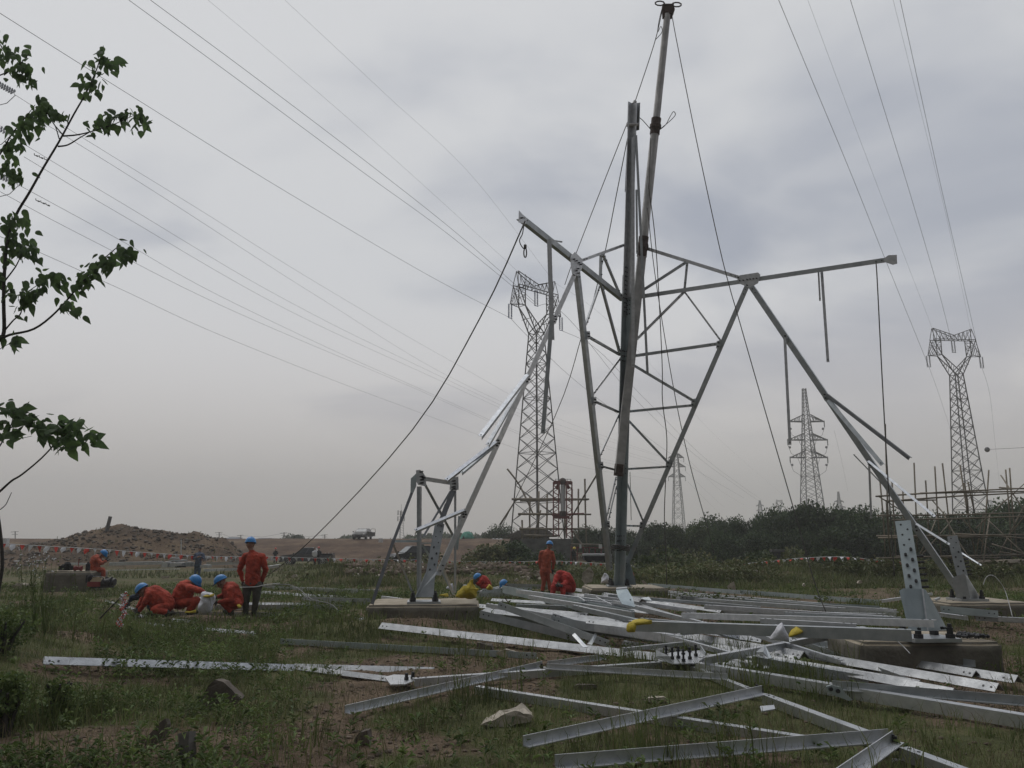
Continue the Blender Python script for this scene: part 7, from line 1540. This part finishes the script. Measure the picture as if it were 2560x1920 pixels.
def slab(pts, Y, mt, label, th=.08, name='stone', cat='stone', seed=1):
    A = [at(x, y_, Y) for x, y_ in pts]; bm = bmesh.new(); c = sum(A, Vector()) / len(A)
    r0 = [bm.verts.new(p) for p in A]; r1 = [bm.verts.new(p + Vector((.02, th * 1.6, .0)) + (c - p) * .12) for p in A]; bm.faces.new(r0); bm.faces.new(r1[::-1]); n = len(A)
    for i in range(n): bm.faces.new((r0[i], r1[i], r1[(i + 1) % n], r0[(i + 1) % n]))
    bmesh.ops.recalc_face_normals(bm, faces=bm.faces); bmesh.ops.triangulate(bm, faces=bm.faces); bmesh.ops.subdivide_edges(bm, edges=bm.edges, cuts=3)
    for v in bm.verts: v.co += Vector((mnoise.noise(v.co * 9 + Vector((seed, 0, 0))), mnoise.noise(v.co * 9 + Vector((0, seed, 0))), mnoise.noise(v.co * 9 + Vector((0, 0, seed))))) * th * .25
    loc = Vector((c.x, c.y, min(p.z for p in A)))
    for v in bm.verts: v.co -= loc
    me = bpy.data.meshes.new(name); bm.to_mesh(me); bm.free(); me.materials.append(M[mt]); o = bpy.data.objects.new(name, me); C.objects.link(o); o.location = loc; WL[o] = loc; return tag(o, label, cat)
def slabg(pts, mt, label, th=.06, seed=1):
    cx = sum(p[0] for p in pts) / len(pts); by = max(p[1] for p in pts); p = gpt_ground(cx, by, .0); return slab(pts, p.y, mt, label, th, seed=seed)
slabg([(486, 1760), (512, 1728), (528, 1706), (540, 1697), (556, 1704), (578, 1722), (603, 1748), (590, 1764), (530, 1775)], 'rock2', 'dark pointed slab sticking up at the lower left', .07, 3)
slabg([(340, 1852), (372, 1838), (398, 1808), (414, 1796), (418, 1812), (410, 1850), (380, 1868)], 'rock2', 'thin curved slab in the grass at the bottom left', .03, 4)
slabg([(445, 1835), (470, 1828), (472, 1862), (468, 1925), (452, 1925)], 'wood', 'broken timber stump at the bottom left', .06, 5)
slabg([(1204, 1812), (1240, 1792), (1298, 1776), (1334, 1790), (1322, 1808), (1260, 1818)], 'rock', 'flat pale stone between the trough angles', .16, 6)
slabg([(1192, 1632), (1194, 1606), (1228, 1612), (1234, 1634)], 'rock2', 'square brown block behind the dark flange', .10, 7)
slabg([(1240, 1632), (1262, 1622), (1302, 1634), (1312, 1644), (1250, 1644)], 'rock', 'flat stone right of the square brown block', .08, 8)
slabg([(882, 1852), (898, 1832), (916, 1826), (922, 1856), (900, 1862)], 'rock2', 'pale chunk in the grass left of the bottom centre', .06, 9)
slabg([(1434, 1714), (1444, 1711), (1492, 1713), (1494, 1722), (1438, 1724)], 'rock2', 'thin stone plate inside the foreground triangle', .05, 10)
slabg([(1612, 1752), (1620, 1745), (1662, 1744), (1668, 1752), (1640, 1760)], 'rock', 'pale flat stone beside the middle trough angle', .05, 11)
slabg([(15, 1464), (36, 1459), (82, 1461), (74, 1468), (30, 1472)], 'rock', 'flat yellowish stone on the mound at the left edge', .2, 12)
slabg([(402, 1446), (404, 1440), (424, 1440), (420, 1446)], 'rock', 'small pale stone on the earth patch above the crouching group', .06, 13)
slab([(1457, 1433), (1466, 1422), (1473, 1416), (1480, 1424), (1484, 1434), (1481, 1452), (1463, 1462), (1453, 1450)], 24.8, 'rock', 'big pale upright stone left of the centre footing', .10, seed=14)
slab([(1817, 1465), (1835, 1453), (1841, 1477), (1824, 1482)], 27, 'rock', 'tilted square slab on the rubble right of the standing leg', .06, seed=15)
slab([(1376, 1432), (1382, 1436), (1385, 1450), (1380, 1462), (1375, 1452)], 26.6, 'rock', 'pale stone right beside the legs of the standing worker', .08, seed=16)
slab([(1603, 1452), (1608, 1450), (1618, 1460), (1612, 1464)], 23.5, 'rock', 'small stone at the right end of the centre footing', .06, seed=17)
for i in range(14):
    x = [826, 842, 870, 884, 906, 930, 960, 735, 752, 1290, 1320, 1250, 2010, 2150][i]; y_ = [1440, 1436, 1432, 1426, 1435, 1428, 1442, 1440, 1450, 1450, 1446, 1455, 1462, 1455][i]; w_ = random.uniform(4, 9)
    slab([(x - w_, y_ + 3), (x - w_ * .4, y_ - 3), (x + w_ * .5, y_ - 4), (x + w_, y_ + 2), (x, y_ + 5)], 35 if x < 1200 else 29, 'rock', ['pale broken stone lying on the earth bank'][0], .1, seed=30 + i)['group'] = 'pale broken stones on the earth bank'
# hoses and cords
rope([(655, 1467, 21.5), (714, 1461, 21), (748, 1473, 20), (779, 1498, 18.3), (823, 1509, 17.6), (846, 1526, 17.2)], .012, 'black hose arching over the grass left of the left footing', 'wire', 'hose')
rope([(812, 1488, 18.8), (822, 1480, 18.8), (834, 1480, 18.8), (838, 1490, 18.8), (830, 1500, 18.6)], .010, 'small loop of hose on the stacked beams', 'rope', 'hose')
rope([(600, 1468, 17.2), (640, 1467, 17.1), (662, 1462, 17.2), (700, 1458, 17.6)], .008, 'pale cord behind the standing worker knees', 'plastic', 'cord')
rope([(2458, 1462, 15), (2466, 1443, 15), (2480, 1438, 15), (2496, 1450, 15), (2514, 1480, 15), (2532, 1545, 14.6)], .008, 'pale thin hose arching behind the far right footing', 'plastic', 'hose')
rope([(2156, 1600, 9.9), (2200, 1596, 9.9), (2236, 1600, 9.85), (2258, 1616, 9.8), (2275, 1634, 9.7)], .007, 'pale thin hose hanging in front of the near right footing', 'plastic', 'hose')
rope([(1262, 1494, 13.8), (1266, 1500, 13.8), (1272, 1508, 13.7)], .012, 'thin rusty rod among the beams', 'rust', 'rod')
# marker branch wound with red and white paper
mk = empty('ribbon_branch', tuple(at(300, 1568, 12)), 'leaning twig wound with small red and white paper flowers at the left', 'twig')
mb = MB(); mb.tube([at(250, 1546, 12), at(275, 1520, 12), at(296, 1500, 12), at(314, 1482, 12)], [.012, .010, .008, .005], 6); mb.build('stem', 'bark', mk)
rr = random.Random(4); mw = MB(); mr = MB(); path = [(316, 1484), (306, 1494), (312, 1508), (305, 1520), (312, 1532), (303, 1546), (296, 1558), (304, 1566)]
mb = MB(); mb.tube([at(x, y_, 12) for x, y_ in path], .006, 5); mb.build('string', 'rope', mk)
for i in range(260):
    f = rr.random() * (len(path) - 1.001); k = int(f); x = path[k][0] + (path[k + 1][0] - path[k][0]) * (f - k) + rr.gauss(0, 3.5); y_ = path[k][1] + (path[k + 1][1] - path[k][1]) * (f - k) + rr.gauss(0, 2.5)
    p = at(x, y_, 12 + rr.gauss(0, .03)); t = Vector((rr.gauss(0, 1), rr.gauss(0, 1), rr.gauss(0, 1))).normalized() * .014; b = t.cross(Vector((rr.gauss(0, 1), rr.gauss(0, 1), rr.gauss(0, 1)))).normalized() * .012; n_ = t.cross(b).normalized() * .002
    (mw if rr.random() < .6 else mr).prism([p - t, p - b, p + t, p + b], [p - t + n_, p - b + n_, p + t + n_, p + b + n_])
mw.build('white_flowers', 'flagwhite', mk); mr.build('red_flowers', 'flagred', mk)

# ================================================================== THE NEAR TREE AT THE LEFT
nt_ = empty('mulberry_sapling', tuple(at(-45, 1660, 7.6)), 'slender young tree with large drooping leaves reaching in from the left edge', 'tree')
def limb(pts, r0, r1, nm='branch'):
    P = [at(x, y_, 7.5 + (d[0] if d else 0)) for x, y_, *d in pts]; Q = []
    for i in range(len(P) - 1):
        a = P[max(i - 1, 0)]; b = P[i]; c = P[i + 1]; d = P[min(i + 2, len(P) - 1)]
        for k in range(4): t = k / 4; Q.append(.5 * ((2 * b) + (c - a) * t + (2 * a - 5 * b + 4 * c - d) * t * t + (3 * b - a - 3 * c + d) * t ** 3))
    Q.append(P[-1]); n = len(Q); mb = MB(); mb.tube(Q, [r0 + (r1 - r0) * i / (n - 1) for i in range(n)], 7); mb.build(nm, 'bark', nt_, smooth=True); return Q
LF = []
def leaves(a, b, n, spread, size=.125, seed=0, droop=1.0, out=(0.25, 0)):
    r_ = random.Random(seed)
    for i in range(int(n * 2.6)):
        f = r_.random(); x = a[0] + (b[0] - a[0]) * f + r_.gauss(0, spread * 1.2); y_ = a[1] + (b[1] - a[1]) * f + r_.gauss(0, spread * 1.05); p = at(x, y_, 7.5 + r_.gauss(0, .07))
        s_ = size * r_.uniform(.45, 1.15); dv = Vector((r_.gauss(out[0], .45), r_.gauss(0, .4), r_.gauss(-droop, .4))).normalized(); sd = dv.cross(Vector((r_.gauss(0, .5), r_.gauss(-1, .6), r_.gauss(.5, .5)))).normalized(); up_ = sd.cross(dv).normalized()
        w = s_ * r_.uniform(.42, .62)
        prof = [(0, 0, 0), (.06, .30, -.02), (.22, .50, -.05), (.45, .46, -.05), (.70, .26, -.02), (1.0, 0, .06), (.70, -.26, -.02), (.45, -.46, -.05), (.22, -.50, -.05), (.06, -.30, -.02)]
        top_ = [p + dv * q[0] * s_ + sd * q[1] * w + up_ * (q[2] + .35 * (q[0] - .5) ** 2 * -1) * s_ for q in prof]; c1, c2 = p + dv * .3 * s_, p + dv * .65 * s_ - up_ * .01
        base_ = len(LF_v); LF_v.extend(top_ + [c1, c2])
        for tri in [(0, 1, 10), (1, 2, 10), (2, 3, 10), (3, 11, 10), (3, 4, 11), (4, 5, 11), (5, 6, 11), (6, 7, 11), (7, 10, 11), (7, 8, 10), (8, 9, 10), (9, 0, 10)]: LF_f.append(tuple(base_ + t for t in tri))
        ptl = p - dv * .04 + Vector((r_.gauss(0, .02), 0, .05)); PT.append((p, ptl))
LF_v, LF_f, PT = [], [], []
limb([(-45, 1680), (-20, 1560), (2, 1445), (6, 1395), (-2, 1310), (-22, 1180), (-30, 1000), (-14, 870), (0, 851)], .015, .016, 'trunk')
limb([(0, 851), (10, 828), (9, 760), (10, 705), (17, 610), (39, 540), (73, 482), (108, 420), (147, 355), (185, 285), (216, 231), (239, 180), (252, 142)], .019, .005)
limb([(2, 849), (24, 837), (85, 822), (140, 780), (200, 712), (250, 656), (300, 612)], .014, .004)
limb([(158, 340), (193, 337), (231, 328), (289, 309), (335, 288)], .009, .003); limb([(145, 366), (170, 362), (200, 344), (225, 330)], .009, .004); limb([(156, 336), (131, 305), (112, 268)], .007, .003); limb([(148, 347), (138, 315), (128, 302)], .006, .003)
limb([(10, 828), (34, 800), (52, 783), (60, 740), (80, 722), (105, 706)], .008, .003); limb([(10, 705), (38, 668), (52, 640), (60, 622)], .008, .003)
limb([(-30, 200), (0, 188), (30, 175), (60, 150), (72, 134)], .008, .003); limb([(-30, 420), (0, 385), (30, 335), (60, 298), (88, 262)], .010, .003)
limb([(-20, 1245), (0, 1228), (29, 1202), (55, 1186), (104, 1145), (145, 1102), (175, 1078)], .012, .005); limb([(140, 1117), (170, 1119), (200, 1112), (216, 1104)], .005, .003); limb([(-14, 1136), (0, 1114), (14, 1090), (29, 1058), (34, 1030)], .008, .003); limb([(14, 1097), (50, 1096), (80, 1090)], .004, .002); limb([(143, 1104), (143, 1080), (145, 1058)], .004, .002)
limb([(-12, 1280), (0, 1274), (14, 1262), (22, 1246), (29, 1231)], .005, .003); limb([(-10, 880), (10, 866), (35, 855), (55, 852)], .004, .002)
for a, b, n, s_, sd in [((215, 235), (250, 150), 22, 13, 1), ((250, 150), (285, 175), 10, 11, 2), ((225, 320), (340, 285), 30, 13, 3), ((330, 285), (372, 325), 9, 10, 4), ((85, 265), (128, 290), 18, 12, 5), ((120, 280), (160, 300), 7, 8, 6),
                        ((15, 380), (85, 290), 34, 15, 7), ((0, 420), (45, 440), 14, 14, 8), ((-10, 90), (55, 190), 30, 16, 9), ((50, 160), (75, 215), 9, 10, 10), ((15, 560), (60, 560), 12, 13, 11), ((5, 640), (70, 610), 22, 14, 12), ((75, 620), (100, 660), 5, 8, 13),
                        ((45, 770), (105, 700), 22, 12, 14), ((110, 690), (155, 700), 9, 8, 15), ((150, 760), (200, 780), 8, 9, 16), ((180, 730), (245, 670), 20, 12, 17), ((250, 660), (300, 650), 12, 11, 18), ((290, 615), (335, 640), 8, 8, 19), ((5, 850), (50, 858), 6, 7, 20), ((-5, 690), (20, 740), 8, 9, 21)]:
    leaves((a[0], a[1] - 8), (b[0], b[1] - 8), n, s_, seed=sd)
for a, b, n, s_, sd in [((5, 1015), (70, 1045), 13, 11, 31), ((60, 1040), (130, 1090), 16, 14, 32), ((120, 1060), (190, 1060), 13, 12, 33), ((130, 1095), (200, 1110), 11, 12, 34), ((200, 1085), (240, 1100), 6, 9, 35), ((-5, 1070), (20, 1090), 6, 10, 36)]:
    leaves(a, b, n, s_, .15, seed=sd, droop=.35, out=(.5, 0))
mb = MB(); mb.v = [tuple(v) for v in LF_v]; mb.f = LF_f; mb.m = [0] * len(LF_f); mb.build('foliage', 'leaf', nt_, smooth=False)
# tall seeding weed with white flowers left of the winch operator
for k, (px, py) in enumerate([(70, 1445), (95, 1452), (120, 1448), (188, 1468)]):
    b0 = at(px, 1500 if k < 3 else 1545, 11); b0.z = H(b0.x, b0.y); root = empty('flowering_weed', tuple(b0), ['tall flowering weed nearest the left edge', 'tall flowering weed second from the left edge', 'tall flowering weed next to the concrete block', 'thin bare stalk in front of the concrete block'][k], 'weed'); rr = random.Random(70 + k); ms, ml, mf = MB(), MB(), MB()
    tp_ = [at(px + rr.uniform(-25, 25), py - rr.uniform(10, 70), 11 + rr.uniform(-.2, .2)) for _ in range(9 if k < 3 else 3)]
    for t in tp_:
        m_ = b0.lerp(t, .5) + Vector((rr.uniform(-.05, .05), 0, 0)); ms.tube([b0, m_, t], [.004, .003, .0015], 4)
        for _ in range(14):
            f = rr.uniform(.3, 1); p = b0.lerp(t, f) + Vector((rr.gauss(0, .03), rr.gauss(0, .03), 0)); d = Vector((rr.gauss(0, 1), rr.gauss(0, 1), rr.gauss(.3, .6))).normalized() * .045; s_ = d.cross(Z).normalized() * .008; ml.add([p, p + d * .5 + s_, p + d, p + d * .5 - s_], [(0, 1, 2), (0, 2, 3)])
        for _ in range(2 if k < 3 else 0): mf.ball(t + Vector((rr.gauss(0, .03), rr.gauss(0, .02), rr.gauss(0, .02))), .009, 5)
    ms.build('stem', 'weed', root); ml.build('leaves', 'weed', root)
    if mf.v: mf.build('flowers', 'flagwhite', root)
# prototypes leave the scene
for c_, t_, _, _ in TREEV:
    for o in (c_, t_): bpy.data.objects.remove(o)
